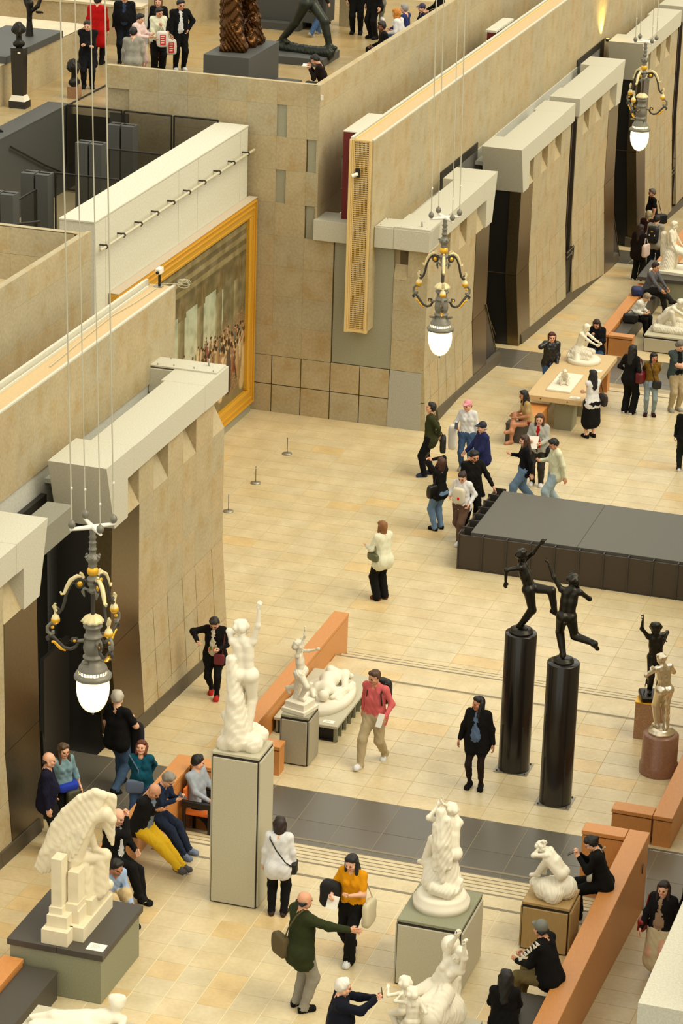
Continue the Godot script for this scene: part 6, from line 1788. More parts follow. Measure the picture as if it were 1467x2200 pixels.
	gp = thing("group_pedestal", "pale pedestal below the reclining marble at the bottom edge", "pedestal", Vector3(4.3, 1.15, 31.2))
	boxp(gp, "block", Vector3(-0.9, 0, -0.35), Vector3(0.7, 1.0, 0.5), M.ped_panel, 0.006)
	want_shape({"label": "white marble reclining figure cut by the bottom edge", "at": [4.3, 2.15, 31.2], "yaw": 0.0, "mat": "marble", "fold": 0.003},
		[ball(Vector3(0.3, 0.33, -0.25), 0.11), cap(Vector3(0.27, 0.15, -0.2), 0.06, Vector3(0.3, 0.27, -0.24), 0.055), cap(Vector3(0.1, 0.12, -0.2), 0.08, Vector3(0.3, 0.12, -0.2), 0.08), cap(Vector3(0.15, 0.1, -0.18), 0.13, Vector3(-0.1, 0.06, -0.1), 0.14), cap(Vector3(0.08, 0.14, -0.18), 0.055, Vector3(0.02, 0.0, 0.05), 0.045), cap(Vector3(0.4, 0.13, -0.2), 0.055, Vector3(0.42, -0.02, 0.0), 0.045), cap(Vector3(-0.1, 0.08, -0.1), 0.13, Vector3(-0.5, 0.13, 0.05), 0.08), cap(Vector3(-0.5, 0.13, 0.05), 0.075, Vector3(-0.8, 0.08, 0.1), 0.04), cap(Vector3(-0.1, 0.06, 0.0), 0.12, Vector3(-0.75, 0.03, 0.2), 0.05), cap(Vector3(-0.7, -0.02, 0.2), 0.1, Vector3(0.4, -0.02, 0.0), 0.12, 1),
		cap(Vector3(0.22, 0.38, -0.25), 0.06, Vector3(0.36, 0.4, -0.25), 0.06, 1)])
	# on the table
	statue("white marble kneeling woman on the round base on the table", [2.88, 0.85, -4.2], 80, 1.42, "marble", {"sex": "f", "pel": [0, 0.42, -0.2], "lean": [16, 0, 0], "lf": [0.12, 0.15, -0.38, 0, 60], "rf": [-0.12, 0.15, -0.38, 0, 60], "lk": [0.2, 0.3, 1], "rk": [-0.2, 0.3, 1], "la": [0.12, 0.62, 0.42], "le": [0.5, 0, -1], "ra": [-0.1, 0.6, 0.42], "re": [-0.6, 0, -1], "lh": "grip", "rh": "grip", "hair": "short", "head": [0, 18],
		"extra": [cap(Vector3(0.12, 0.3, -0.25), 0.14, Vector3(0.14, 0.3, 0.2), 0.1, 1), cap(Vector3(-0.12, 0.3, -0.25), 0.14, Vector3(-0.14, 0.3, 0.2), 0.1, 1), cap(Vector3(-0.2, 0.18, -0.4), 0.08, Vector3(-0.2, 0.18, 0.2), 0.07, 1), cap(Vector3(0.2, 0.18, -0.4), 0.08, Vector3(0.1, 0.2, -0.45), 0.1, 1)],
		"parts": [["round_base", lathe([[0.0, 0.0], [0.5, 0.0], [0.5, 0.1], [0.47, 0.13], [0.0, 0.14]], 44), Vector3.ZERO]]})
	statue("small white marble child bending on a square slab on the table", [2.86, 0.9, -2.15], 20, 0.62, "marble", {"headscale": 1.55, "pel": [0, 0.35, -0.1], "lean": [35, 0, 0], "lf": [0.2, 0.02, 0.35, 20], "rf": [-0.2, 0.02, 0.3, -20], "lk": [0.5, 0.6, 0.6], "rk": [-0.5, 0.6, 0.6], "la": [0.2, 0.45, 0.4], "ra": [-0.15, 0.3, 0.4], "hair": "short", "head": [0, 20], "cell": 0.02,
		"extra": [cap(Vector3(-0.3, 0.1, -0.1), 0.15, Vector3(0.3, 0.1, -0.1), 0.15, 2), cap(Vector3(-0.2, 0.1, 0.2), 0.1, Vector3(0.25, 0.1, 0.15), 0.12, 2)]})
	var sl := thing("marble_slab", "square white marble slab on the table", "slab", Vector3(2.86, 0.85, -2.3))
	boxp(sl, "slab", Vector3(-0.29, 0, -0.72), Vector3(0.29, 0.05, 0.7), M.marble, 0.006)
	statue("white marble figure seated on a carved seat at the far right", [2.85, 0.25, -15.3], 85, 1.6, "marble", {"pel": [0, 0.75, 0], "lean": [-6, 0, 0], "lf": [0.1, 0.3, 0.85], "rf": [-0.1, 0.12, 0.55], "la": [0.3, 0.75, 0.2], "ra": [-0.25, 0.75, 0.15], "hair": "short", "head": [10, 15],
		"extra": [cap(Vector3(-0.2, 0.1, -0.1), 0.22, Vector3(-0.1, 0.5, -0.05), 0.2, 2), cap(Vector3(0.2, 0.1, -0.1), 0.22, Vector3(0.15, 0.5, -0.05), 0.2, 2), cap(Vector3(0.0, 0.5, -0.25), 0.12, Vector3(0, 1.1, -0.3), 0.1, 2)],
		"parts": [["base_slab", box_mesh(Vector3(-0.5, 0, -0.55), Vector3(0.5, 0.1, 1.2), 0.01), Vector3.ZERO]]})
	statue("white marble seated figure bending far forward at the right edge", [3.65, -0.09, -10.7], 88, 1.7, "marble", {"pel": [0, 0.32, -0.1], "lean": [34, 0, 0], "bend": 14, "lf": [0.2, 0.1, 0.75], "rf": [-0.15, 0.08, 0.3], "rk": [-0.3, 1, 0.5], "la": [0.15, 0.45, 0.75], "le": [0.6, -0.3, 0], "ra": [-0.1, 0.42, 0.75], "re": [-0.6, -0.3, 0], "hair": "curly", "head": [0, 20],
		"extra": [cap(Vector3(0.0, 0.1, -0.2), 0.16, Vector3(0.05, 0.08, 0.8), 0.12, 2), cap(Vector3(-0.25, 0.1, -0.2), 0.12, Vector3(-0.2, 0.06, 0.7), 0.1, 2), cap(Vector3(0.25, 0.1, -0.2), 0.12, Vector3(0.25, 0.06, 0.7), 0.1, 2)]})
	# terrace bronzes
	want_shape({"label": "large brown bronze group of draped figures on the upper terrace", "at": [-5.95, 8.0, -3.5], "yaw": 10.0, "mat": "bronze_brown", "k": 0.09, "fold": 0.03, "cell": 0.024},
		[cap(Vector3(-0.15, 0.1, 0.4), 0.28, Vector3(-0.2, 1.5, 0.3), 0.2, 1), cap(Vector3(-0.25, 0.2, 0.1), 0.25, Vector3(-0.3, 1.6, 0.1), 0.22, 1), cap(Vector3(0.1, 0.1, 0.55), 0.16, Vector3(-0.15, 0.5, 0.45), 0.2, 1), cap(Vector3(0.15, 0.1, -0.1), 0.22, Vector3(0.2, 0.6, -0.3), 0.15, 1), cap(Vector3(0.25, 0.12, -0.5), 0.22, Vector3(0.1, 0.9, -0.5), 0.2, 1), cap(Vector3(0.1, 0.9, -0.5), 0.2, Vector3(-0.1, 1.5, -0.3), 0.22, 1), cap(Vector3(-0.1, 1.3, 0.2), 0.12, Vector3(0.25, 1.2, -0.2), 0.1, 1), cap(Vector3(-0.3, 0.06, 0.6), 0.12, Vector3(0.3, 0.06, -0.8), 0.16, 1), ball(Vector3(-0.2, 1.85, 0.25), 0.14, 1), cap(Vector3(0.3, 0.6, -0.1), 0.07, Vector3(0.3, 0.65, -0.6), 0.08, 1)])
	statue("dark green bronze striding legs on the upper terrace", [-5.6, 7.2, -7.3], 70, 2.4, "bronze_green", {"headless": true, "hair": "none", "lh": "", "rh": "", "pel": [0, 0.95, 0.1], "lf": [0.1, 0.12, 0.52], "rf": [-0.12, 0.12, -0.4], "lk": [0, 0, 1], "rk": [0, 0, 1], "la": [0.2, 1.2, 0.1], "ra": [-0.2, 1.2, 0.1],
		"extra": [cap(Vector3(0.05, 0.05, 0.55), 0.12, Vector3(0.0, 0.03, 0.0), 0.1, 2), cap(Vector3(0.0, 0.03, 0.0), 0.1, Vector3(-0.1, 0.05, -0.45), 0.13, 2)]})
	for q in [["dark bronze bust with bushy hair on a tall dark pillar", [-9.98, 8.42, 0.72], 30, 0.9], ["small bronze head on a stone block beside the attendant", [-9.2, 7.28, -0.75], 60, 1.0]]:
		want_shape({"label": q[0], "at": q[1], "yaw": q[2], "mat": "bronze", "fold": 0.012, "k": 0.05, "H": 1.72 * q[3]},
			[ball(Vector3(0, 0.46, 0.02), 0.115), cap(Vector3(0, 0.4, 0.08), 0.06, Vector3(0, 0.36, 0.1), 0.045), ball(Vector3(0, 0.52, -0.04), 0.14, 1), ball(Vector3(0.1, 0.45, -0.03), 0.09, 1), ball(Vector3(-0.1, 0.45, -0.03), 0.09, 1), cap(Vector3(0, 0.32, 0), 0.07, Vector3(0, 0.12, 0), 0.08), cap(Vector3(-0.08, 0.1, 0), 0.08, Vector3(0.08, 0.1, 0), 0.08), cap(Vector3(0, 0.1, 0), 0.1, Vector3(0, 0.02, 0), 0.07), cap(Vector3(0, 0.47, 0.12), 0.018, Vector3(0, 0.43, 0.15), 0.02)])
	want_shape({"label": "dark bronze branching plant shape on the slab of the long plinth", "at": [-10.85, 8.14, -1.9], "yaw": 0.0, "mat": "bronze", "fold": 0.01, "k": 0.03},
		[cap(Vector3(0, 0.0, 0), 0.1, Vector3(0, 0.42, 0), 0.06), cap(Vector3(0, 0.42, 0), 0.06, Vector3(0.02, 0.8, 0), 0.09), cap(Vector3(0, 0.55, 0), 0.04, Vector3(0.25, 0.75, 0.05), 0.05, 1), cap(Vector3(0.25, 0.75, 0.05), 0.05, Vector3(0.3, 0.95, 0.0), 0.04, 1), cap(Vector3(0, 0.6, 0), 0.05, Vector3(-0.15, 1.0, -0.05), 0.08, 1), cap(Vector3(0.2, 0.6, 0), 0.03, Vector3(0.38, 0.62, 0.1), 0.03, 1)])
	# winged marble
	var W := []
	W += [cap(Vector3(0.02, 1.1, 0.1), 0.13, Vector3(0.14, 1.55, 0.05), 0.15), cap(Vector3(0.14, 1.55, 0.05), 0.15, Vector3(0.24, 1.74, 0.02), 0.12), cap(Vector3(0.24, 1.74, 0.02), 0.12, Vector3(0.46, 1.83, 0.0), 0.1), cap(Vector3(0.46, 1.83, 0.0), 0.1, Vector3(0.55, 1.74, -0.02), 0.07), cap(Vector3(0.55, 1.74, -0.02), 0.06, Vector3(0.56, 1.62, -0.03), 0.025), cap(Vector3(0.02, 1.08, 0.12), 0.12, Vector3(-0.02, 0.9, 0.2), 0.05)]
	W += [cap(Vector3(0.08, 1.08, 0.0), 0.13, Vector3(0.36, 1.05, -0.2), 0.1), cap(Vector3(0.36, 1.05, -0.2), 0.1, Vector3(0.3, 0.5, -0.28), 0.06), cap(Vector3(0.24, 1.45, 0.0), 0.055, Vector3(0.28, 1.22, -0.05), 0.045), cap(Vector3(0.28, 1.22, -0.05), 0.045, Vector3(0.42, 1.08, -0.18), 0.04)]
	W += [cap(Vector3(0.1, 0.95, 0.02), 0.12, Vector3(0.12, 0.5, 0.0), 0.13, 1), cap(Vector3(0.3, 0.98, -0.16), 0.11, Vector3(0.24, 0.48, -0.2), 0.16, 1), cap(Vector3(0.1, 0.48, -0.3), 0.09, Vector3(0.32, 0.46, -0.42), 0.09, 1), cap(Vector3(0.2, 0.9, -0.05), 0.05, Vector3(0.2, 0.5, -0.06), 0.06, 1), cap(Vector3(0.36, 0.95, -0.22), 0.05, Vector3(0.36, 0.5, -0.24), 0.06, 1)]
	var edge := [Vector3(0.42, 2.1, -0.02), Vector3(0.3, 2.14, 0.02), Vector3(0.1, 2.03, 0.08), Vector3(-0.1, 1.82, 0.14), Vector3(-0.24, 1.6, 0.18), Vector3(-0.3, 1.42, 0.2)]
	var tips := [Vector3(0.2, 1.5, 0.2), Vector3(0.1, 1.24, 0.22), Vector3(-0.06, 1.05, 0.25), Vector3(-0.24, 0.92, 0.27), Vector3(-0.4, 0.86, 0.29), Vector3(-0.5, 0.95, 0.3)]
	for i in 5: W.append(cap(edge[i], 0.065, edge[i + 1], 0.06, 3))
	for i in 16:
		var t := i / 15.0 * 4.99
		var j := int(t)
		var a: Vector3 = edge[j].lerp(edge[j + 1], t - j)
		var b: Vector3 = tips[j].lerp(tips[j + 1], t - j)
		W.append(cap(a, 0.055, a.lerp(b, 0.55), 0.044, 3)); W.append(cap(a.lerp(b, 0.5), 0.044, b, 0.02, 3))
	for i in 6:
		var t := i / 5.0
		W.append(cap(Vector3(0.36, 2.1, -0.05).lerp(Vector3(0.5, 2.0, -0.2), t), 0.05, Vector3(0.36, 1.55, -0.16).lerp(Vector3(0.46, 1.22, -0.26), t), 0.03, 3))
	var base := Bld.new()
	base.box(Vector3(-0.23, 0.0, 0.3), Vector3(0.17, 0.22, 0.73))
	base.box(Vector3(-0.23, 0.0, -0.6), Vector3(0.33, 0.22, 0.52))
	base.box(Vector3(-0.19, 0.22, 0.28), Vector3(0.12, 0.4, 0.62))
	base.box(Vector3(-0.19, 0.22, -0.55), Vector3(0.22, 0.42, 0.42))
	base.box(Vector3(-0.1, 0.22, -0.58), Vector3(0.3, 0.46, 0.12))
	var pil := Bld.new()
	pil.box(Vector3(-0.18, 0.4, 0.26), Vector3(0.02, 0.5, 0.56)); pil.box(Vector3(-0.16, 0.5, 0.3), Vector3(0.0, 1.25, 0.52))
	pil.box(Vector3(0.02, 0.4, 0.1), Vector3(0.2, 0.52, 0.42)); pil.box(Vector3(0.03, 0.52, 0.12), Vector3(0.19, 1.0, 0.36))
	want_shape({"label": "cream marble winged figure with folded wings on stepped base", "at": [2.86, 1.95, 28.22], "yaw": 0.0, "mat": "marble_cream", "k": 0.026, "fold": 0.004, "cell": 0.013, "parts": [["stepped_base", base.mesh(), Vector3.ZERO], ["pillars", pil.mesh(), Vector3.ZERO]]}, W)

# ---------- visitors ----------
func person(label: String, where: Array, yaw: float, H: float, d: Dictionary):
	d.label = label; d.at = where; d.yaw = yaw; d.H = H
	want("person", d)

func walk(d: Dictionary, stride := 0.26) -> Dictionary:
	d.merge({"lf": [0.08, 0.0, stride, 4, -6], "rf": [-0.08, 0.03, -stride, -4, 28], "pel": [0, 0.9, 0], "la": [0.27, 0.88, -0.14], "ra": [-0.27, 0.9, 0.2]}, false)
	return d

func sit(h: float, d: Dictionary, fwd := 0.46) -> Dictionary:
	d.merge({"pel": [0, h + 0.1, 0], "lf": [0.12, 0, fwd], "rf": [-0.12, 0, fwd], "lk": [0.1, 1, 0.6], "rk": [-0.1, 1, 0.6], "la": [0.14, h + 0.24, 0.32], "ra": [-0.14, h + 0.24, 0.32]}, false)
	return d

func list_people():
	var black := Color(0.075, 0.07, 0.068); var white := Color(0.88, 0.86, 0.80); var denim := Color(0.36, 0.45, 0.55); var blue := Color(0.22, 0.31, 0.44)
	var brown := Color(0.16, 0.09, 0.06); var dark := Color(0.055, 0.045, 0.04); var grey := Color(0.55, 0.53, 0.48); var tan := Color(0.63, 0.57, 0.45)
	var wshoe := Color(0.86, 0.85, 0.82)
	person("man in an olive green polo looking up, hands behind back", [0.97, 0, 2.92], -75, 1.74, {"id": "polo", "topc": Color(0.19, 0.20, 0.11), "botc": Color(0.07, 0.07, 0.09), "shoec": Color(0.16, 0.19, 0.26), "hairc": dark, "la": [0.08, 0.98, -0.2], "ra": [-0.08, 0.95, -0.22], "head": [0, -16], "lf": [0.1, 0, 0.1], "rf": [-0.1, 0, -0.08], "hem": 0.12})
	person("woman in a white shirt, pink cap and blue jeans", [1.66, 0, 2.25], 5, 1.68, {"id": "pinkcap", "sex": "f", "topc": white, "botc": blue, "bottom": "slim", "shoec": grey, "hair": "cap", "hairc": Color(0.85, 0.55, 0.60), "hair2": Color(0.5, 0.33, 0.2), "ra": [-0.2, 1.12, 0.24], "rh": "grip", "la": [0.28, 0.9, 0.05], "head": [-25, 0], "hem": 0.02})
	person("man in a navy cap and blue vest beside the pink cap woman", [2.4, 0, 3.7], -55, 1.72, {"topc": Color(0.13, 0.15, 0.30), "botc": dark, "hair": "cap", "hairc": Color(0.08, 0.085, 0.15), "hair2": Color(0.7, 0.68, 0.64), "fat": 0.02, "top": "jacket", "la": [0.2, 1.0, 0.3], "ra": [-0.2, 1.0, 0.3]})
	person("woman with very long brown hair photographing upwards in jeans", [2.1, 0, 6.12], -120, 1.64, {"id": "photo", "sex": "f", "topc": black, "botc": denim, "shoec": black, "hair": "long", "hairc": Color(0.26, 0.14, 0.08), "la": [0.08, 1.58, 0.32], "ra": [-0.08, 1.58, 0.32], "lh": "grip", "rh": "grip", "head": [0, -22], "bottom": "trousers"})
	person("bearded man in a black sweater with one hand on the stage", [2.72, 0, 5.75], 35, 1.78, {"topc": Color(0.085, 0.075, 0.065), "top": "loose", "botc": dark, "hairc": dark, "beard": dark, "glasses": true, "skin": 1, "la": [0.42, 0.92, 0.2], "lh": "flat", "head": [10, 10], "hem": 0.12})
	person("woman in a white hoodie with a pack on her front walking", [2.74, 0, 6.6], -10, 1.63, walk({"id": "hoodie", "sex": "f", "topc": white, "top": "loose", "botc": Color(0.33, 0.25, 0.20), "bottom": "loose", "shoec": wshoe, "hairc": brown, "hair": "bun", "glasses": true, "head": [5, 22], "ra": [-0.22, 1.1, 0.18], "la": [0.24, 0.98, 0.1]}))
	person("woman in a black sweater and blue jeans behind the stage", [3.45, 0, 4.0], -70, 1.68, walk({"sex": "f", "topc": Color(0.07, 0.075, 0.09), "botc": denim, "bottom": "wide", "hair": "long", "hairc": Color(0.25, 0.15, 0.1), "shoec": wshoe, "ra": [-0.1, 1.2, 0.3], "rh": "grip", "head": [10, 5]}))
	person("woman in a grey denim jacket and red top holding a leaflet", [3.42, 0, 2.6], 2, 1.7, {"id": "denim", "sex": "f", "top": "jacket", "topc": Color(0.60, 0.60, 0.57), "open": Color(0.62, 0.07, 0.06), "botc": Color(0.19, 0.18, 0.165), "shoec": wshoe, "hair": "long", "hairc": Color(0.28, 0.19, 0.12), "ra": [-0.14, 1.16, 0.3], "la": [0.12, 1.12, 0.3], "lh": "grip", "rh": "grip"})
	person("young man in a cream sweater looking at his phone", [4.17, 0, 4.1], -60, 1.75, walk({"id": "cream", "topc": Color(0.80, 0.77, 0.66), "top": "loose", "botc": Color(0.55, 0.62, 0.66), "bottom": "loose", "hairc": dark, "head": [0, 25], "ra": [-0.12, 1.15, 0.3], "rh": "grip", "skin": 1}, 0.2))
	person("woman in a cream jacket and black trousers alone mid floor", [2.1, 0, 10.36], -125, 1.68, {"id": "alone", "sex": "f", "top": "jacket", "topc": Color(0.84, 0.80, 0.68), "botc": black, "bottom": "wide", "shoec": Color(0.42, 0.22, 0.12), "hair": "bob", "hairc": Color(0.50, 0.33, 0.18), "la": [0.18, 1.12, 0.28], "ra": [-0.16, 1.12, 0.32], "lh": "flat", "rh": "flat", "hem": 0.1})
	person("seated woman with long dark hair and red shorts by the table", [2.5, 0, -0.22], -60, 1.66, sit(0.44, {"sex": "f", "top": "tee", "topc": Color(0.62, 0.53, 0.36), "bottom": "legs", "botc": Color(0.40, 0.10, 0.09), "skin": 2, "barefoot": true, "hair": "long", "hairc": dark, "rf": [0.2, 0.3, 0.5], "lean": [12, 0, 0]}))
	person("woman in a white sleeveless top and long black skirt by the table", [3.8, 0, -1.1], -135, 1.66, {"id": "skirt", "sex": "f", "top": "tank", "topc": white, "bottom": "skirt", "botc": black, "skirt": 0.42, "flare": 0.19, "shoec": black, "hair": "long", "hairc": dark, "la": [-0.06, 1.15, 0.22], "ra": [0.05, 1.1, 0.24], "lh": "grip", "rh": "grip"})
	person("red haired woman in a black leather jacket phoning", [2.1, -0.08, -3.95], 20, 1.66, {"sex": "f", "top": "jacket", "topc": black, "gloss": true, "botc": blue, "hair": "bob", "hairc": Color(0.28, 0.07, 0.05), "glasses": true, "ra": [-0.1, 1.5, 0.12], "re": [-1, -0.6, 0.3], "rh": "grip", "la": [0.14, 0.95, 0.22]})
	person("woman in a dark coat checking a phone by the orange seat", [2.8, 0.0, -5.95], 5, 1.66, {"id": "coatphone", "sex": "f", "top": "coat", "topc": Color(0.065, 0.065, 0.085), "coat": 0.2, "botc": blue, "hair": "long", "hairc": brown, "skin": 1, "pel": [0, 0.72, 0], "lf": [0.12, -0.2, 0.35], "rf": [-0.12, -0.2, 0.35], "ra": [-0.1, 1.12, 0.3], "la": [0.08, 0.98, 0.26], "rh": "grip", "head": [-15, 22]})
	person("woman in black with long dark hair and burgundy bag", [4.27, 0, -3.2], 165, 1.72, {"id": "burgundy", "sex": "f", "topc": black, "botc": black, "bottom": "wide", "shoec": wshoe, "hair": "long", "hairc": dark, "la": [0.2, 1.05, 0.1], "ra": [-0.22, 1.0, 0.1]})
	person("woman in a mustard sweater with hands behind her back", [4.78, 0, -3.25], 15, 1.58, {"id": "mustard", "sex": "f", "topc": Color(0.42, 0.31, 0.10), "botc": Color(0.47, 0.52, 0.53), "bottom": "slim", "shoec": Color(0.22, 0.08, 0.05), "hair": "bob", "hairc": dark, "skin": 2, "la": [0.1, 1.0, -0.2], "ra": [-0.1, 1.0, -0.2], "head": [25, 0], "hem": 0.0})
	person("grey haired man in a grey vest with crossed arms at right", [5.27, 0, -3.85], 40, 1.8, {"top": "tee", "topc": Color(0.23, 0.27, 0.27), "botc": tan, "shoec": grey, "hair": "curly", "hairc": Color(0.42, 0.40, 0.36), "la": [-0.02, 1.16, 0.28], "ra": [0.04, 1.12, 0.3], "lh": "grip", "head": [10, 18], "open": Color(0.08, 0.08, 0.09), "fat": 0.02})
	person("person in dark clothes cut by the right edge", [6.34, 0, 0.4], 190, 1.6, {"topc": black, "botc": Color(0.10, 0.12, 0.10), "shoec": wshoe})
	person("man in a grey knit sweater sitting on the far parapet", [2.55, -0.55, -13.7], 70, 1.74, sit(0.56, {"topc": Color(0.33, 0.33, 0.35), "botc": Color(0.14, 0.135, 0.13), "hairc": brown, "skin": 1, "rf": [0.1, 0.35, 0.7, 30], "la": [0.15, 0.72, 0.5], "ra": [-0.1, 0.7, 0.5], "lean": [14, 0, 0], "shoec": Color(0.1, 0.06, 0.06)}, 0.5))
	person("person in a white jacket bent over beside a black handbag", [2.62, -0.55, -11.5], 75, 1.68, sit(0.44, {"topc": Color(0.80, 0.79, 0.73), "top": "jacket", "botc": dark, "hairc": Color(0.55, 0.48, 0.38), "lean": [28, 0, 0], "head": [10, 25], "glasses": true}))
	person("woman in a dark coat with a white shoulder bag", [1.2, -1.15, -18.8], 165, 1.68, {"id": "whitebag", "sex": "f", "top": "coat", "topc": Color(0.10, 0.055, 0.05), "coat": 0.15, "botc": black, "bottom": "wide", "shoec": wshoe, "hair": "long", "hairc": Color(0.13, 0.06, 0.05)})
	person("man carrying a black backpack seen from behind", [1.42, -1.24, -20.1], 172, 1.76, {"id": "packman", "topc": grey, "top": "jacket", "botc": Color(0.12, 0.14, 0.18), "hairc": dark})
	person("blond person between the man in black and the backpack", [1.0, -1.3, -21.0], 175, 1.7, {"topc": Color(0.18, 0.08, 0.07), "botc": dark, "hairc": Color(0.60, 0.55, 0.42), "hair": "bob"})
	person("man in a black tee shirt with bag at the far doorway", [0.45, -1.55, -24.3], -60, 1.8, {"id": "blacktee", "top": "tee", "topc": black, "botc": dark, "hairc": Color(0.35, 0.32, 0.28), "glasses": true, "fat": 0.03, "skin": 1})
	person("woman in an open black jacket and flowered tee walking", [0.74, 0.22, 16.5], 8, 1.66, walk({"id": "flower", "sex": "f", "top": "jacket", "topc": black, "open": Color(0.72, 0.70, 0.62), "botc": black, "bottom": "slim", "shoec": Color(0.6, 0.16, 0.12), "hairc": Color(0.13, 0.11, 0.10), "head": [0, 32], "glasses": true, "ra": [-0.3, 1.2, 0.2], "re": [-1, -0.2, 0], "la": [0.14, 1.1, 0.28], "lh": "grip", "rh": "grip", "hem": 0.14}, 0.14))
	person("white haired man in a black polo and jeans behind the lamp", [0.66, 0.4, 21.1], 165, 1.86, walk({"id": "whitehair", "top": "tee", "topc": black, "botc": Color(0.22, 0.30, 0.40), "bottom": "loose", "hairc": Color(0.72, 0.69, 0.62), "fat": 0.03, "head": [40, 10], "la": [0.3, 0.88, 0.1], "lh": "grip", "ra": [-0.1, 1.15, 0.25], "re": [-1, -0.8, -0.2]}, 0.16))
	person("woman in a teal sweater with auburn hair looking up", [1.62, 0.43, 22.45], 15, 1.63, {"id": "teal", "sex": "f", "topc": Color(0.06, 0.27, 0.34), "botc": blue, "hair": "bob", "hairc": Color(0.36, 0.16, 0.07), "la": [0.12, 0.98, -0.18], "ra": [-0.12, 0.98, -0.18], "head": [-10, -22], "fat": 0.02})
	person("woman in a pale blue sweater with a blue jacket round her waist", [0.52, 0.47, 23.15], 55, 1.68, {"id": "paleblue", "sex": "f", "topc": Color(0.42, 0.53, 0.56), "botc": black, "hair": "long", "hairc": Color(0.30, 0.23, 0.15), "top": "push", "la": [0.28, 0.92, 0.08], "ra": [-0.25, 0.95, 0.1]})
	person("balding man in a dark navy sweater at the left wall", [0.55, 0.52, 23.85], 105, 1.78, {"topc": Color(0.10, 0.10, 0.19), "botc": Color(0.12, 0.115, 0.105), "shoec": black, "hair": "bald", "hairc": Color(0.15, 0.12, 0.10), "fat": 0.03, "ra": [-0.26, 0.82, 0.05]})
	person("bald man in yellow trousers resting on the orange parapet", [2.52, 1.15, 24.75], 75, 1.76, sit(0.56, {"topc": Color(0.10, 0.10, 0.105), "top": "jacket", "botc": Color(0.78, 0.62, 0.13), "bottom": "trousers", "shoec": Color(0.30, 0.29, 0.30), "hair": "none", "skin": 1, "lf": [0.1, 0, 0.75], "rf": [-0.05, 0.05, 0.78], "la": [-0.02, 0.98, 0.28], "ra": [0.05, 0.95, 0.28], "lean": [16, 0, 0], "head": [0, 25], "lk": [0, 1, 0.2], "rk": [0, 1, 0.2], "open": Color(0.45, 0.50, 0.56)}))
	person("grey haired visitor in navy looking at a phone on the parapet", [2.5, 1.15, 24.2], 80, 1.7, sit(0.56, {"id": "greyphone", "topc": Color(0.13, 0.17, 0.26), "botc": Color(0.12, 0.15, 0.22), "shoec": Color(0.40, 0.44, 0.52), "hairc": Color(0.52, 0.50, 0.46), "glasses": true, "lf": [0.1, 0, 0.6], "rf": [-0.1, 0, 0.62], "la": [0.1, 0.95, 0.42], "ra": [-0.02, 0.95, 0.42], "lh": "grip", "lean": [20, 0, 0], "head": [0, 25]}))
	person("man in a black suit seated behind the winged marble", [2.5, 1.15, 25.9], 70, 1.78, sit(0.56, {"topc": black, "top": "jacket", "open": white, "botc": black, "hair": "bald", "hairc": dark, "skin": 0, "ra": [0.05, 1.32, 0.22], "rh": "grip", "re": [-0.6, -1, 0.3], "lf": [0.1, 0, 0.5], "rf": [0.0, 0.12, 0.5], "lean": [8, 0, 0]}))
	person("bearded man in a pale shirt crouching behind the winged marble", [2.62, 1.15, 26.55], 60, 1.74, sit(0.22, {"topc": Color(0.55, 0.63, 0.75), "botc": Color(0.72, 0.64, 0.48), "hairc": dark, "beard": Color(0.5, 0.47, 0.42), "skin": 2, "lean": [26, 0, 0], "la": [0.12, 0.38, 0.5], "ra": [-0.05, 0.38, 0.5], "lh": "grip"}, 0.5))
	person("museum attendant in a light grey sweater seated on a chair", [2.6, 0.52, 22.45], 75, 1.72, sit(0.56, {"topc": Color(0.55, 0.58, 0.62), "botc": Color(0.09, 0.10, 0.14), "hairc": dark, "lean": [-4, 0, 0], "head": [40, 5], "lf": [0.12, -0.1, 0.46], "rf": [-0.12, -0.1, 0.46]}))
	person("man in a pink shirt and beige trousers walking with a leaflet", [4.43, 0.4, 18.52], -12, 1.8, walk({"id": "pink", "topc": Color(0.74, 0.36, 0.36), "botc": tan, "bottom": "trousers", "shoec": wshoe, "hairc": Color(0.30, 0.20, 0.12), "skin": 1, "hem": 0.1, "head": [-20, 4], "la": [0.28, 0.98, 0.16], "lh": "grip", "ra": [-0.28, 0.9, -0.1], "lf": [0.08, 0.02, -0.26, 5, 26], "rf": [-0.08, 0.0, 0.3, -5, -8]}))
	person("woman in a black bomber jacket, shorts and tights", [6.36, 0.4, 18.82], 0, 1.7, {"sex": "f", "top": "jacket", "topc": black, "open": Color(0.32, 0.39, 0.50), "bottom": "hose", "botc": black, "shoec": black, "hair": "long", "hairc": dark, "skin": 2, "head": [-40, -8], "hem": 0.12, "la": [0.3, 0.84, 0.02], "ra": [-0.32, 0.88, 0.02]})
	person("woman in a white sweater with a shoulder strap seen from behind", [5.06, 1.15, 25.6], 190, 1.62, {"id": "whitetop", "sex": "f", "topc": white, "top": "loose", "botc": black, "bottom": "trousers", "shoec": Color(0.22, 0.17, 0.14), "hair": "bob", "hairc": Color(0.14, 0.08, 0.05), "hem": 0.12})
	person("woman in a yellow tee carrying a dark jacket and notebook", [6.48, 1.15, 26.45], -8, 1.74, walk({"id": "yellow", "sex": "f", "top": "tee", "topc": Color(0.80, 0.52, 0.05), "botc": black, "bottom": "flare", "shoec": wshoe, "hair": "long", "hairc": dark, "head": [-5, 10], "ra": [-0.2, 1.1, 0.28], "la": [0.1, 1.18, 0.3], "rh": "grip", "lh": "grip", "hem": 0.02}, 0.2))
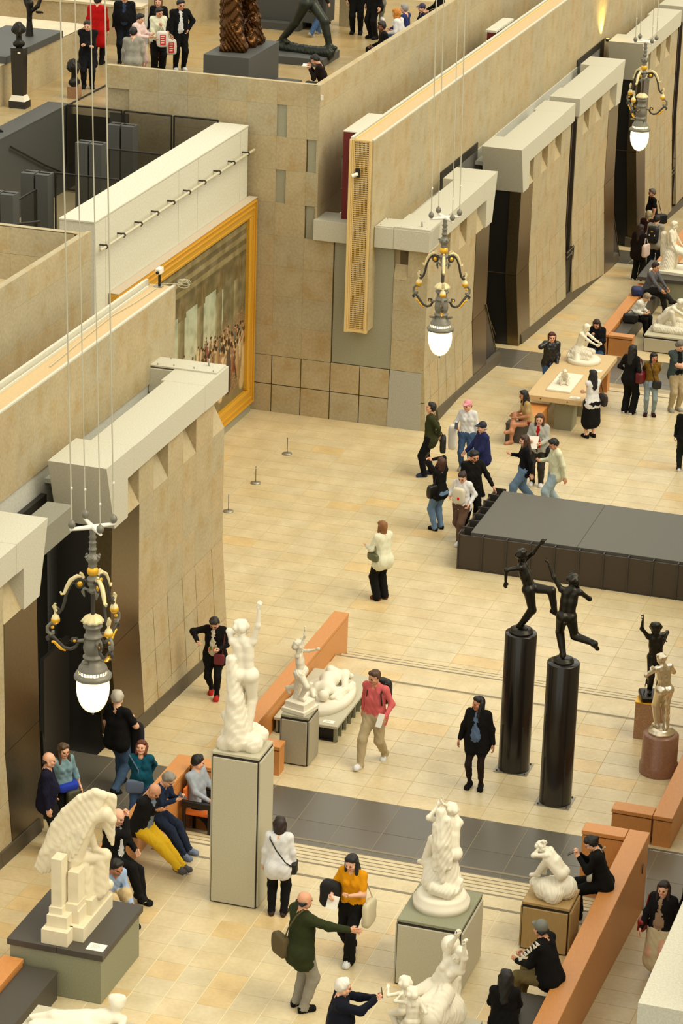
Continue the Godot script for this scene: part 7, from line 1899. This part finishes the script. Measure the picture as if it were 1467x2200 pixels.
	person("man in an olive jacket stretching his arm to the right", [6.25, 1.15, 28.1], 140, 1.86, {"id": "olive", "top": "jacket", "topc": Color(0.16, 0.18, 0.09), "botc": Color(0.50, 0.48, 0.43), "shoec": black, "hair": "bald", "hairc": dark, "beard": Color(0.2, 0.13, 0.09), "glasses": true, "ra": [-0.62, 1.3, 0.5], "re": [-0.2, -1, -0.3], "rh": "flat", "rt": [0, 1, 0], "la": [0.25, 0.9, 0.1], "hem": 0.16, "skin": 1})
	person("white haired man in a navy quilted jacket lifting his phone", [7.42, 1.15, 30.0], 110, 1.74, {"id": "oldphone", "top": "jacket", "topc": Color(0.06, 0.075, 0.13), "botc": dark, "hairc": Color(0.85, 0.83, 0.78), "glasses": true, "la": [0.05, 1.42, 0.45], "ra": [-0.02, 1.42, 0.45], "lh": "grip", "rh": "grip", "fat": 0.03})
	person("woman in black sitting on the right parapet with her phone", [9.68, 1.15, 23.95], -80, 1.66, sit(0.56, {"id": "seatphone", "sex": "f", "topc": black, "top": "loose", "botc": black, "bottom": "wide", "hair": "bun", "hairc": dark, "glasses": true, "lean": [14, 0, 0], "head": [0, 25], "la": [0.06, 1.05, 0.38], "ra": [-0.06, 1.05, 0.38], "lh": "grip", "rh": "grip"}, 0.36))
	person("man in a grey cap and patterned black jacket seated at right", [9.6, 1.15, 27.0], -105, 1.8, sit(0.5, {"id": "capman", "topc": black, "top": "jacket", "botc": Color(0.40, 0.35, 0.22), "hair": "cap", "hairc": Color(0.40, 0.41, 0.37), "hair2": dark, "lean": [14, 0, 0], "la": [0.14, 0.75, 0.42], "ra": [-0.1, 0.75, 0.42], "lh": "grip", "rh": "grip", "head": [-20, -4], "skin": 1}))
	person("woman with long black hair in black seated at the bottom edge", [9.25, 1.15, 28.2], -170, 1.64, sit(0.42, {"sex": "f", "topc": black, "top": "loose", "botc": black, "hair": "long", "hairc": dark, "headscale": 1.04}))
	person("woman in a black blazer and long cream dress in the right aisle", [10.7, 0.55, 24.35], -8, 1.64, walk({"id": "dress", "sex": "f", "top": "jacket", "topc": Color(0.09, 0.08, 0.085), "open": Color(0.55, 0.45, 0.36), "bottom": "dress", "botc": Color(0.74, 0.69, 0.56), "skirt": 0.3, "flare": 0.21, "shoec": wshoe, "hair": "long", "hairc": Color(0.13, 0.07, 0.05), "hem": 0.12}, 0.1))
	person("man in a dark suit beside the woman in the cream dress", [11.2, 0.55, 24.1], 0, 1.74, {"topc": black, "top": "jacket", "open": Color(0.4, 0.38, 0.33), "botc": dark, "hairc": dark, "skin": 1})
	# upper terrace
	person("person in a red coat at the top left", [-10.15, 7.0, -4.55], 185, 1.72, {"top": "coat", "topc": Color(0.60, 0.05, 0.05), "coat": 0.35, "botc": dark, "hairc": dark})
	person("young attendant in black with crossed arms on the terrace", [-9.3, 7.0, -1.85], 20, 1.66, {"top": "coat", "topc": Color(0.075, 0.075, 0.085), "coat": 0.3, "botc": Color(0.10, 0.10, 0.12), "hairc": brown, "la": [-0.06, 1.15, 0.26], "ra": [0.06, 1.12, 0.26], "lh": "grip", "rh": "grip", "head": [-10, 8]})
	person("man in a dark jacket over a blue shirt on the terrace", [-9.6, 7.0, -5.0], 20, 1.8, {"top": "jacket", "topc": Color(0.06, 0.06, 0.075), "open": Color(0.15, 0.20, 0.29), "botc": Color(0.08, 0.10, 0.14), "fat": 0.03, "hairc": brown})
	person("woman in a pale pink jacket with a phone on the terrace", [-8.6, 7.0, -3.4], 80, 1.62, {"sex": "f", "topc": Color(0.78, 0.68, 0.66), "top": "jacket", "botc": Color(0.70, 0.58, 0.58), "hairc": dark, "la": [0.1, 1.2, 0.34], "ra": [-0.08, 1.15, 0.34], "lh": "grip", "head": [0, 15]})
	person("person in a light grey hooded coat seen from behind on the terrace", [-7.95, 7.0, -1.4], 195, 1.68, {"top": "loose", "topc": Color(0.52, 0.51, 0.47), "botc": black, "hairc": dark, "hem": 0.16})
	person("woman in a dark buttoned coat behind the shoppers", [-8.8, 7.0, -5.3], 10, 1.68, {"sex": "f", "top": "coat", "topc": Color(0.075, 0.07, 0.09), "coat": 0.25, "botc": Color(0.28, 0.08, 0.07), "bottom": "wide", "hair": "bob", "hairc": Color(0.38, 0.25, 0.14)})
	person("shopper in a white and dark jacket hugging a carrier bag", [-8.4, 7.0, -4.25], 30, 1.64, {"id": "shopper", "sex": "f", "topc": Color(0.80, 0.77, 0.68), "top": "jacket", "botc": black, "bottom": "wide", "hairc": dark, "skin": 1, "la": [0.02, 1.28, 0.22], "ra": [-0.12, 1.0, 0.26], "lh": "grip", "rh": "grip", "head": [20, 12]})
	person("young man in a black jacket over a white hoodie with hand on hip", [-8.02, 7.0, -4.75], 35, 1.78, {"id": "tall", "top": "jacket", "topc": Color(0.06, 0.06, 0.07), "open": white, "botc": black, "shoec": wshoe, "hairc": dark, "glasses": true, "skin": 1, "ra": [-0.25, 0.92, 0.15], "rh": "grip", "la": [0.2, 1.0, 0.05], "le": [1, 0, -0.5], "head": [10, 5]})
	person("visitor in a grey parka and jeans walking on the terrace", [-6.3, 7.0, -10.4], 160, 1.72, walk({"top": "coat", "topc": Color(0.14, 0.13, 0.115), "coat": 0.15, "botc": blue, "shoec": grey, "hairc": dark}))
	person("man in black trousers striding on the terrace", [-6.6, 7.0, -11.6], -60, 1.76, walk({"topc": black, "botc": black, "hairc": dark}))
	person("man in a dark suit standing on the terrace", [-5.35, 7.0, -11.1], 10, 1.78, {"top": "jacket", "topc": black, "botc": black, "hairc": brown})
	person("visitor in grey trousers and white trainers at the top", [-5.4, 7.0, -13.2], 30, 1.74, {"topc": grey, "botc": Color(0.42, 0.42, 0.38), "shoec": wshoe, "hairc": brown})
	person("person all in black standing near the terrace parapet", [-4.75, 7.0, -10.7], -30, 1.76, {"top": "coat", "topc": black, "coat": 0.1, "botc": black, "hairc": dark})
	person("man in a dark brown shirt reading a book by the terrace parapet", [-3.4, 7.0, -2.3], -80, 1.72, sit(0.42, {"id": "reader", "topc": Color(0.12, 0.065, 0.065), "botc": Color(0.3, 0.29, 0.25), "hairc": dark, "skin": 1, "la": [0.1, 0.92, 0.36], "ra": [-0.1, 0.92, 0.36], "lh": "grip", "rh": "grip", "lean": [18, 0, 0], "head": [0, 22]}))
	person("dark haired visitor leaning behind the terrace parapet", [-3.3, 7.0, -7.0], -60, 1.72, sit(0.36, {"topc": black, "botc": dark, "hairc": Color(0.13, 0.07, 0.06), "skin": 3, "lean": [10, 0, 0]}))
	person("blond visitor in white with an orange scarf by the parapet", [-3.35, 7.0, -8.6], -100, 1.68, sit(0.42, {"sex": "f", "topc": white, "botc": blue, "hair": "bob", "hairc": Color(0.72, 0.45, 0.10), "lean": [16, 0, 0]}))
	person("grey haired visitor in blue next to the blond one", [-3.45, 7.0, -9.15], -100, 1.7, sit(0.42, {"topc": Color(0.16, 0.19, 0.36), "botc": dark, "hairc": Color(0.55, 0.54, 0.52)}))
	person("visitor in a white and navy cap behind the parapet", [-3.3, 7.0, -10.3], -60, 1.62, sit(0.3, {"topc": Color(0.12, 0.11, 0.2), "botc": dark, "hair": "cap", "hairc": Color(0.16, 0.13, 0.26)}))
	person("visitor in dark clothes at the top of the parapet", [-3.3, 7.0, -12.0], -60, 1.72, sit(0.42, {"topc": black, "botc": dark, "hairc": Color(0.4, 0.2, 0.1)}))
	person("woman in a white tee resting her arm at the left edge", [-9.95, 7.0, 3.1], 60, 1.6, sit(0.1, {"sex": "f", "top": "tee", "topc": white, "botc": dark, "hairc": dark, "hair": "bob", "skin": 1, "ra": [-0.1, 0.2, 0.4], "la": [0.2, 0.15, 0.4], "lf": [0.12, 0.0, 0.6], "rf": [-0.12, 0.0, 0.6]}))
	person("curly haired visitor at the left edge behind the parapet", [-3.2, 7.0, 17.9], -90, 1.7, sit(0.42, {"topc": Color(0.55, 0.42, 0.25), "botc": dark, "hair": "curly", "hairc": Color(0.35, 0.2, 0.1)}))
	person("dark haired visitor at the left edge behind the parapet", [-3.2, 7.0, 18.5], -90, 1.66, sit(0.36, {"topc": Color(0.6, 0.57, 0.5), "botc": dark, "hair": "short", "hairc": Color(0.12, 0.06, 0.04)}))

# ---------- bags, phones, labels ----------
# a point given in a person's own frame (metres at height 1.72)
func on(id: String, p: Vector3) -> Vector3:
	return people[id].transform * p

func facing(id: String) -> float:
	return people[id].rotation.y

# rounded box: a superellipsoid
func pillow(h: Vector3) -> ArrayMesh:
	var v := PackedVector3Array(); var n := PackedVector3Array(); var idx := PackedInt32Array()
	var U := 20; var W := 12
	for j in W + 1:
		for i in U:
			var a := TAU * i / U; var b := -PI / 2 + PI * j / W
			var cb := pow(maxf(cos(b), 0.0), 0.45); var sb := signf(sin(b)) * pow(absf(sin(b)), 0.45)
			var ca := signf(cos(a)) * pow(absf(cos(a)), 0.45); var sa := signf(sin(a)) * pow(absf(sin(a)), 0.45)
			var p := Vector3(h.x * cb * ca, h.y * sb, h.z * cb * sa)
			p += Vector3(sin(p.y * 31.0 + p.z * 17.0), 0, sin(p.y * 23.0 + p.x * 29.0)) * minf(h.x, h.z) * 0.07
			v.append(p)
			n.append(Vector3(signf(p.x) * pow(absf(p.x / h.x), 3.4) / h.x, signf(p.y) * pow(absf(p.y / h.y), 3.4) / h.y, signf(p.z) * pow(absf(p.z / h.z), 3.4) / h.z).normalized())
	for j in W:
		for i in U:
			var q := [j * U + i, j * U + (i + 1) % U, (j + 1) * U + (i + 1) % U, (j + 1) * U + i]
			idx.append_array([q[0], q[1], q[2], q[0], q[2], q[3]])
	return smooth_mesh(v, n, idx)

# soft bag: pillow-like body with rounded edges and a strap loop
func bag(called: String, label: String, category: String, c: Vector3, size: Vector3, turn: float, col: Color, strap: Array, rough := 0.6):
	var o := thing(called, label, category, c, turn)
	var m := plain(col, rough)
	put(o, "bag_body", pillow(size / 2), m)
	if strap.size() > 1:
		put(o, "strap", tube(strap, 0.011, 6), m)
	return o

func phone(label: String, c: Vector3, rot: Vector3):
	var o := thing("phone", label, "phone", c)
	o.rotation = rot
	boxp(o, "case", Vector3(-0.037, -0.075, -0.005), Vector3(0.037, 0.075, 0.005), M.black_plastic, 0.003)
	boxp(o, "screen", Vector3(-0.033, -0.068, 0.005), Vector3(0.033, 0.068, 0.006), plain(Color(0.2, 0.22, 0.26), 0.15))
	return o

func sheet(called: String, label: String, c: Vector3, size: Vector2, rot: Vector3, m: Material = null):
	var o := thing(called, label, "paper", c)
	o.rotation = rot
	boxp(o, "sheet", Vector3(-size.x / 2, -0.002, -size.y / 2), Vector3(size.x / 2, 0.002, size.y / 2), M.paper if m == null else m)
	return o

func caption(label: String, c: Vector3, size: Vector2):
	var o := thing("caption_card", label, "label", c, 0, "white caption cards")
	boxp(o, "card", Vector3(-size.x / 2, 0, -size.y / 2), Vector3(size.x / 2, 0.006, size.y / 2), M.paper)
	for k in 4:
		boxp(o, "printed_line", Vector3(-size.x * 0.3, 0.006, -size.y * 0.25 + k * size.y * 0.12), Vector3(size.x * (0.1 + 0.05 * (k % 3)), 0.0068, -size.y * 0.25 + k * size.y * 0.12 + size.y * 0.03), plain(Color(0.6, 0.58, 0.54), 0.9))

func build_small_things():
	var black := Color(0.06, 0.056, 0.053)
	var V := func(x, y, z): return Vector3(x, y, z)
	bag("shoulder_bag", "black bag held behind the man in the green polo", "bag", on("polo", Vector3(-0.05, 0.75, -0.3)), Vector3(0.32, 0.4, 0.14), facing("polo"), black, [Vector3(0, 0.18, 0), Vector3(0.03, 0.3, 0.05)])
	bag("folded_jacket", "white jacket hung over the arm of the pink cap woman", "jacket", on("pinkcap", Vector3(-0.3, 0.86, 0.2)), Vector3(0.2, 0.6, 0.16), facing("pinkcap"), Color(0.86, 0.84, 0.80), [], 0.9)
	phone("phone held by the pink cap woman", on("pinkcap", Vector3(-0.2, 1.2, 0.36)), Vector3(-0.4, facing("pinkcap"), 0))
	bag("backpack", "small black leather backpack of the long haired photographer", "backpack", on("photo", Vector3(0.28, 1.0, -0.06)), Vector3(0.26, 0.3, 0.15), facing("photo"), black, [Vector3(-0.06, 0.14, 0), Vector3(-0.16, 0.45, 0.02)], 0.35)
	phone("phone raised by the long haired photographer", on("photo", Vector3(0, 1.68, 0.42)), Vector3(-0.5, facing("photo"), 0))
	var hp = bag("backpack", "cream backpack worn on the front of the hoodie woman", "backpack", on("hoodie", Vector3(0.0, 1.15, 0.2)), Vector3(0.28, 0.36, 0.14), facing("hoodie"), Color(0.80, 0.77, 0.68), [Vector3(-0.1, 0.16, 0), Vector3(-0.13, 0.3, -0.12)], 0.8)
	boxp(hp, "red_badge", Vector3(0.0, -0.07, 0.066), Vector3(0.05, -0.01, 0.075), M.print_red)
	sheet("leaflet", "white leaflet held by the woman in the grey denim jacket", on("denim", Vector3(-0.05, 1.15, 0.36)), Vector2(0.22, 0.3), Vector3(0.9, facing("denim"), 0.2))
	bag("shoulder_bag", "black shoulder bag of the woman in the grey denim jacket", "bag", on("denim", Vector3(0.26, 0.82, 0.0)), Vector3(0.14, 0.3, 0.26), facing("denim"), black, [Vector3(0, 0.14, 0), Vector3(-0.06, 0.55, 0)])
	phone("phone of the young man in the cream sweater", on("cream", Vector3(-0.1, 1.16, 0.42)), Vector3(-0.9, facing("cream"), 0))
	bag("handbag", "olive green handbag of the woman alone mid floor", "handbag", on("alone", Vector3(0.24, 1.0, 0.0)), Vector3(0.1, 0.17, 0.3), facing("alone"), Color(0.33, 0.34, 0.22), [Vector3(0, 0.08, 0.1), Vector3(-0.05, 0.36, 0.02), Vector3(0, 0.08, -0.1)], 0.4)
	bag("handbag", "dark bag behind the long skirt woman", "handbag", on("skirt", Vector3(-0.24, 0.98, -0.12)), Vector3(0.12, 0.3, 0.3), facing("skirt"), Color(0.14, 0.08, 0.08), [Vector3(0, 0.14, 0), Vector3(0.06, 0.42, 0.05)])
	phone("phone held by the woman in a dark coat by the orange seat", on("coatphone", Vector3(-0.06, 1.16, 0.38)), Vector3(-0.8, facing("coatphone"), 0))
	bag("handbag", "burgundy leather tote of the woman in black", "handbag", on("burgundy", Vector3(-0.28, 0.98, 0.02)), Vector3(0.2, 0.3, 0.36), facing("burgundy"), Color(0.36, 0.045, 0.08), [Vector3(0, 0.14, 0.1), Vector3(0.04, 0.45, 0.02), Vector3(0, 0.14, -0.1)], 0.4)
	var mb = bag("waist_bag", "black crossbody pouch of the woman in mustard", "bag", on("mustard", Vector3(0.14, 0.9, 0.14)), Vector3(0.22, 0.2, 0.08), facing("mustard"), black, [Vector3(-0.06, 0.08, 0.03), Vector3(-0.12, 0.3, 0.06), Vector3(-0.22, 0.6, -0.05)])
	boxp(mb, "phone_pouch", Vector3(-0.2, -0.06, 0.02), Vector3(-0.13, 0.08, 0.04), plain(Color(0.5, 0.56, 0.68), 0.3))
	var wb = bag("tote_bag", "white tote bag on the shoulder of the dark coat woman", "bag", on("whitebag", Vector3(-0.25, 0.98, -0.02)), Vector3(0.13, 0.4, 0.38), facing("whitebag"), Color(0.80, 0.72, 0.68), [Vector3(0, 0.18, 0.1), Vector3(0.06, 0.5, 0.03), Vector3(0, 0.18, -0.1)], 0.8)
	var pk = bag("backpack", "large black backpack of the man at the far aisle", "backpack", on("packman", Vector3(0, 1.2, -0.22)), Vector3(0.34, 0.52, 0.2), facing("packman"), Color(0.07, 0.075, 0.085), [Vector3(-0.12, 0.2, 0), Vector3(-0.13, 0.28, 0.15)])
	for e in [-1, 1]: boxp(pk, "reflector", Vector3(e * 0.08 - 0.015, -0.02, -0.105), Vector3(e * 0.08 + 0.015, 0.03, -0.096), M.white_paint)
	boxp(pk, "yellow_patch", Vector3(-0.03, 0.1, -0.105), Vector3(0.04, 0.14, -0.095), M.gold)
	bag("shoulder_bag", "black shoulder bag of the man in a black tee shirt", "bag", on("blacktee", Vector3(0.2, 0.85, -0.25)), Vector3(0.18, 0.32, 0.36), facing("blacktee"), black, [Vector3(0, 0.15, 0), Vector3(-0.1, 0.55, 0.1)])
	bag("handbag", "black leather handbag on the far dark seat", "handbag", Vector3(2.62, 0.02, -11.05), Vector3(0.42, 0.26, 0.18), 0.2, black, [Vector3(-0.12, 0.12, 0), Vector3(0, 0.24, 0), Vector3(0.12, 0.12, 0)], 0.4)
	bag("backpack", "blue rucksack on the far parapet behind the grey sweater man", "backpack", Vector3(2.3, 0.12, -13.35), Vector3(0.3, 0.24, 0.36), 0.3, Color(0.10, 0.15, 0.33), [])
	bag("waist_bag", "red and purple patterned pouch of the woman in flowered tee", "bag", on("flower", Vector3(0.12, 0.85, 0.17)), Vector3(0.2, 0.22, 0.07), facing("flower"), Color(0.42, 0.13, 0.16), [Vector3(0.06, 0.1, 0), Vector3(0.1, 0.5, 0)])
	for k in 6: boxp(people["flower"], "flower_print", Vector3(-0.09 + 0.032 * k, 1.0 + 0.028 * (k % 3), 0.168), Vector3(-0.055 + 0.032 * k, 1.07 + 0.03 * (k % 2), 0.176), plain([Color(0.75, 0.4, 0.25), Color(0.35, 0.42, 0.2), Color(0.8, 0.65, 0.2)][k % 3], 0.8))
	bag("folded_coat", "black coat over the arm of the white haired man", "coat", on("whitehair", Vector3(-0.2, 0.82, 0.22)), Vector3(0.3, 0.72, 0.14), facing("whitehair"), black, [], 0.9)
	sheet("booklet", "white booklet held low by the white haired man", on("whitehair", Vector3(0.34, 0.72, 0.14)), Vector2(0.12, 0.2), Vector3(1.3, facing("whitehair"), 0.3))
	bag("waist_bag", "grey scarf and pouch tied at the teal woman's waist", "bag", on("teal", Vector3(-0.1, 0.93, 0.14)), Vector3(0.3, 0.24, 0.09), facing("teal"), Color(0.36, 0.42, 0.52), [Vector3(0.05, 0.1, 0.0), Vector3(0.06, 0.3, 0.01), Vector3(-0.1, 0.55, -0.05)], 0.9)
	bag("tied_jacket", "bright blue jacket knotted round the pale blue woman's waist", "jacket", on("paleblue", Vector3(0.02, 0.97, 0.05)), Vector3(0.4, 0.14, 0.3), facing("paleblue"), Color(0.06, 0.19, 0.62), [Vector3(0.1, -0.05, 0.12), Vector3(0.16, -0.25, 0.14), Vector3(0.2, -0.45, 0.12)], 0.9)
	bag("crossbody_bag", "olive bag hanging in front of the pale blue woman", "bag", on("paleblue", Vector3(0.08, 0.78, 0.2)), Vector3(0.26, 0.28, 0.12), facing("paleblue"), Color(0.25, 0.25, 0.17), [])
	phone("phone of the grey haired visitor on the parapet", on("greyphone", Vector3(0.04, 1.02, 0.52)), Vector3(-1.0, facing("greyphone"), 0))
	var pb = bag("backpack", "black backpack on the back of the man in the pink shirt", "backpack", on("pink", Vector3(0.02, 1.24, -0.24)), Vector3(0.3, 0.46, 0.18), facing("pink"), black, [Vector3(-0.12, 0.16, 0.05), Vector3(-0.12, 0.24, 0.2), Vector3(-0.13, 0.1, 0.36), Vector3(-0.15, -0.12, 0.34)])
	put(pb, "strap", tube([Vector3(0.14, 0.16, 0.05), Vector3(0.14, 0.25, 0.2), Vector3(0.14, 0.1, 0.36), Vector3(0.16, -0.12, 0.34)], 0.014, 6), M.black_plastic)
	sheet("leaflet", "white leaflet held by the man in the pink shirt", on("pink", Vector3(0.26, 0.96, 0.3)), Vector2(0.14, 0.24), Vector3(1.0, facing("pink"), 0.3))
	bag("crossbody_bag", "black bag with strap crossing the white sweater woman's back", "bag", on("whitetop", Vector3(-0.25, 0.88, 0.02)), Vector3(0.1, 0.2, 0.22), facing("whitetop"), black, [Vector3(0.02, 0.06, -0.12), Vector3(0.11, 0.16, -0.195), Vector3(0.25, 0.34, -0.185), Vector3(0.36, 0.5, -0.13), Vector3(0.37, 0.56, -0.03)])
	bag("folded_jacket", "black jacket over the arm of the yellow tee woman", "jacket", on("yellow", Vector3(-0.28, 1.04, 0.14)), Vector3(0.3, 0.42, 0.22), facing("yellow"), black, [], 0.9)
	sheet("notebook", "white notebook held by the yellow tee woman", on("yellow", Vector3(-0.14, 1.04, 0.36)), Vector2(0.18, 0.2), Vector3(1.0, facing("yellow"), 0))
	bag("tote_bag", "cream cloth tote bag of the yellow tee woman", "bag", on("yellow", Vector3(0.27, 0.8, -0.02)), Vector3(0.12, 0.42, 0.34), facing("yellow"), Color(0.82, 0.78, 0.66), [Vector3(0, 0.2, 0.1), Vector3(-0.08, 0.6, 0.04), Vector3(0, 0.2, -0.1)], 0.9)
	bag("messenger_bag", "khaki canvas messenger bag of the man in the olive jacket", "bag", on("olive", Vector3(0.2, 0.92, -0.2)), Vector3(0.36, 0.34, 0.14), facing("olive"), Color(0.34, 0.29, 0.17), [Vector3(-0.1, 0.14, 0.0), Vector3(-0.2, 0.36, -0.0), Vector3(-0.3, 0.58, 0.06), Vector3(-0.32, 0.66, 0.18)], 0.9)
	phone("phone lifted by the white haired man in navy", on("oldphone", Vector3(0.02, 1.5, 0.55)), Vector3(-0.15, facing("oldphone"), 0))
	phone("phone of the woman sitting on the right parapet", on("seatphone", Vector3(0, 1.1, 0.5)), Vector3(-1.0, facing("seatphone"), 0))
	bag("handbag", "small white bag on the lap of the woman on the parapet", "handbag", on("seatphone", Vector3(0.12, 0.78, 0.2)), Vector3(0.2, 0.14, 0.08), facing("seatphone"), Color(0.72, 0.72, 0.66), [Vector3(-0.05, 0.05, 0), Vector3(-0.12, 0.35, -0.12), Vector3(-0.02, 0.5, -0.2)], 0.7)
	for k in 7:
		var b := Bld.new()
		b.prism([Vector2(-0.03, 0), Vector2(0.03, 0), Vector2(0, 0.07)], Vector3(0.215 + 0.006 * k, 0.82 + 0.055 * k, 0.33 - 0.045 * k), Vector3(0, 0.6, -0.7).normalized(), Vector3(0, 0.7, 0.6).normalized(), Vector3(0.012, 0, 0))
		put(people["capman"], "sleeve_diamond", b.mesh(), M.white_paint)
	bag("handbag", "red handbag of the woman in the cream dress", "handbag", on("dress", Vector3(-0.28, 0.92, 0.08)), Vector3(0.12, 0.22, 0.26), facing("dress"), Color(0.50, 0.04, 0.05), [Vector3(0, 0.1, 0), Vector3(0.06, 0.5, -0.02)], 0.4)
	for q in [["shopper", "white plastic carrier bag with red print hugged by the shopper", Vector3(0.06, 0.95, 0.3)], ["tall", "white plastic carrier bag with red print held by the young man", Vector3(-0.27, 0.62, 0.18)]]:
		var cb = bag("carrier_bag", q[1], "bag", on(q[0], q[2]), Vector3(0.3, 0.4, 0.14), facing(q[0]), Color(0.86, 0.84, 0.80), [Vector3(-0.06, 0.18, 0), Vector3(0, 0.32, 0), Vector3(0.06, 0.18, 0)], 0.5)
		boxp(cb, "red_print", Vector3(-0.07, -0.14, 0.066), Vector3(0.07, 0.12, 0.072), M.print_red)
		for k in 4: boxp(cb, "white_print", Vector3(-0.05, 0.07 - 0.055 * k, 0.072), Vector3(0.045 - 0.012 * (k % 2), 0.095 - 0.055 * k, 0.0735), M.white_paint)
	var bk := thing("book", "open book in the hands of the man reading on the terrace", "book", on("reader", Vector3(0, 0.98, 0.46)))
	bk.rotation.y = facing("reader")
	for e in [-1, 1]:
		var pg := boxp(bk, "pages", Vector3(minf(0, e * 0.14), -0.006, -0.1), Vector3(maxf(0, e * 0.14), 0.006, 0.1), M.paper)
		pg.rotation.z = 0.3 * e
	caption("white caption card on the winged marble's dark slab", Vector3(3.42, 1.95, 28.8), Vector2(0.26, 0.2))
	caption("white caption card on the relief plinth", Vector3(3.38, 0.71, 17.82), Vector2(0.2, 0.12))
	caption("white caption card beside the kneeling marble on the table", Vector3(3.35, 0.85, -3.6), Vector2(0.24, 0.16))
	caption("white caption card at the near end of the table", Vector3(3.33, 0.85, -1.36), Vector2(0.24, 0.14))
	# cameras, cable and wall plates
	var c := thing("security_camera", "small white camera on a stand on the near slab wall", "camera", Vector3(-1.6, 6.97, 13.35))
	boxp(c, "stand", Vector3(-0.02, 0, -0.02), Vector3(0.02, 0.26, 0.02), M.frame_black)
	boxp(c, "housing", Vector3(-0.05, 0.26, -0.09), Vector3(0.05, 0.37, 0.1), M.white_paint, 0.01)
	put(c, "lens", lathe([[0.0, 0.0], [0.03, 0.0], [0.03, 0.03], [0.0, 0.03]], 12), M.black_plastic, Vector3(0, 0.3, 0.1)).rotation.x = PI / 2
	boxp(c, "foot_plate", Vector3(-0.1, 0, -0.06), Vector3(0.06, 0.012, 0.06), M.steel)
	var cl := thing("cable_coil", "coil of white cable hanging at the slab wall end", "cable", Vector3(-1.33, 7.03, 13.25))
	var pts := []
	for i in 40: pts.append(Vector3(0.16 + 0.12 * cos(i * 0.6), -0.03 + 0.06 * sin(i * 0.6) + 0.002 * i, -0.08 + 0.05 * sin(i * 0.23)))
	put(cl, "coil", tube([Vector3(-0.3, -0.02, 0.1), Vector3(-0.05, 0.0, 0.0)] + pts, 0.007, 5), M.cable)
	var lc := thing("coping_cable", "thin white cable lying along the near slab coping", "cable", Vector3(-1.7, 6.985, 13.5))
	put(lc, "cable", tube([Vector3(0.1, 0, 0), Vector3(0.08, 0, 1.0), Vector3(0.0, 0, 2.0), Vector3(0.06, 0, 3.6), Vector3(0.14, 0, 5.2)], 0.01, 5), M.cable)
	c = thing("security_camera", "small camera on a bracket in the grille opening", "camera", Vector3(-1.72, 6.1, 0.43))
	boxp(c, "bracket", Vector3(-0.02, 0.0, -0.03), Vector3(0.08, 0.2, 0.02), M.black_plastic)
	put(c, "housing", bar(Vector3(-0.07, 0.04, 0.12), Vector3(0.05, 0.09, 0.05), 0.045, 12), M.white_paint)
	var wp := thing("wall_plate", "small white plate on the terrace corner", "plate", Vector3(-2.7, 7.72, -0.02))
	boxp(wp, "plate", Vector3(-0.07, 0, 0), Vector3(-0.01, 0.11, 0.03), M.white_paint)
	var sc := thing("door_sign", "small dark plate on the right parapet end", "plate", Vector3(10.0, 1.2, 22.4))
	boxp(sc, "plate", Vector3(0.0, 0, -0.02), Vector3(0.01, 0.16, 0.02), M.frame_black)
	var gl := thing("glass_screen", "clear glass guard beside the right corner parapet", "screen", Vector3(10.9, 0.42, 21.9))
	boxp(gl, "pane", Vector3(-0.9, 0, -0.01), Vector3(0.9, 0.95, 0.01), M.clear_glass)
	var po := thing("barrier_post", "thin steel barrier post at the top of the terrace", "post", Vector3(-8.3, 7.0, -9.6))
	put(po, "base", lathe([[0.0, 0.0], [0.12, 0.0], [0.12, 0.02], [0.0, 0.03]], 20), M.steel)
	put(po, "rod", bar(Vector3(0, 0.02, 0), Vector3(0, 0.9, 0), 0.015, 8), M.steel)
	# uplight tucked behind the fourth bay's beam, washing the slab wall
	var up := thing("uplight", "small uplight behind the far beam washing the slab wall yellow", "lamp", Vector3(-1.12, 4.9, -23.5))
	put(up, "housing", lathe([[0.0, 0.0], [0.06, 0.0], [0.08, 0.1], [0.075, 0.1]], 14), M.iron_dark)
	var em := plain(Color(1, 0.9, 0.5), 0.5)
	em.emission_enabled = true; em.emission = Color(1, 0.85, 0.4); em.emission_energy_multiplier = 2.0
	put(up, "lamp_lens", lathe([[0.0, 0.085], [0.07, 0.085]], 14), em)
	var sp := SpotLight3D.new()
	sp.name = "uplight_beam"
	sp.light_color = Color(1.0, 0.86, 0.42)
	sp.light_energy = 5.0
	sp.spot_range = 30.0
	sp.spot_angle = 50.0
	sp.light_size = 0.06
	sp.shadow_enabled = true
	up.add_child(sp)
	sp.transform = Transform3D(Basis.looking_at(Vector3(-0.25, 1.0, 0.1).normalized(), Vector3.RIGHT), Vector3(0, 0.12, 0))
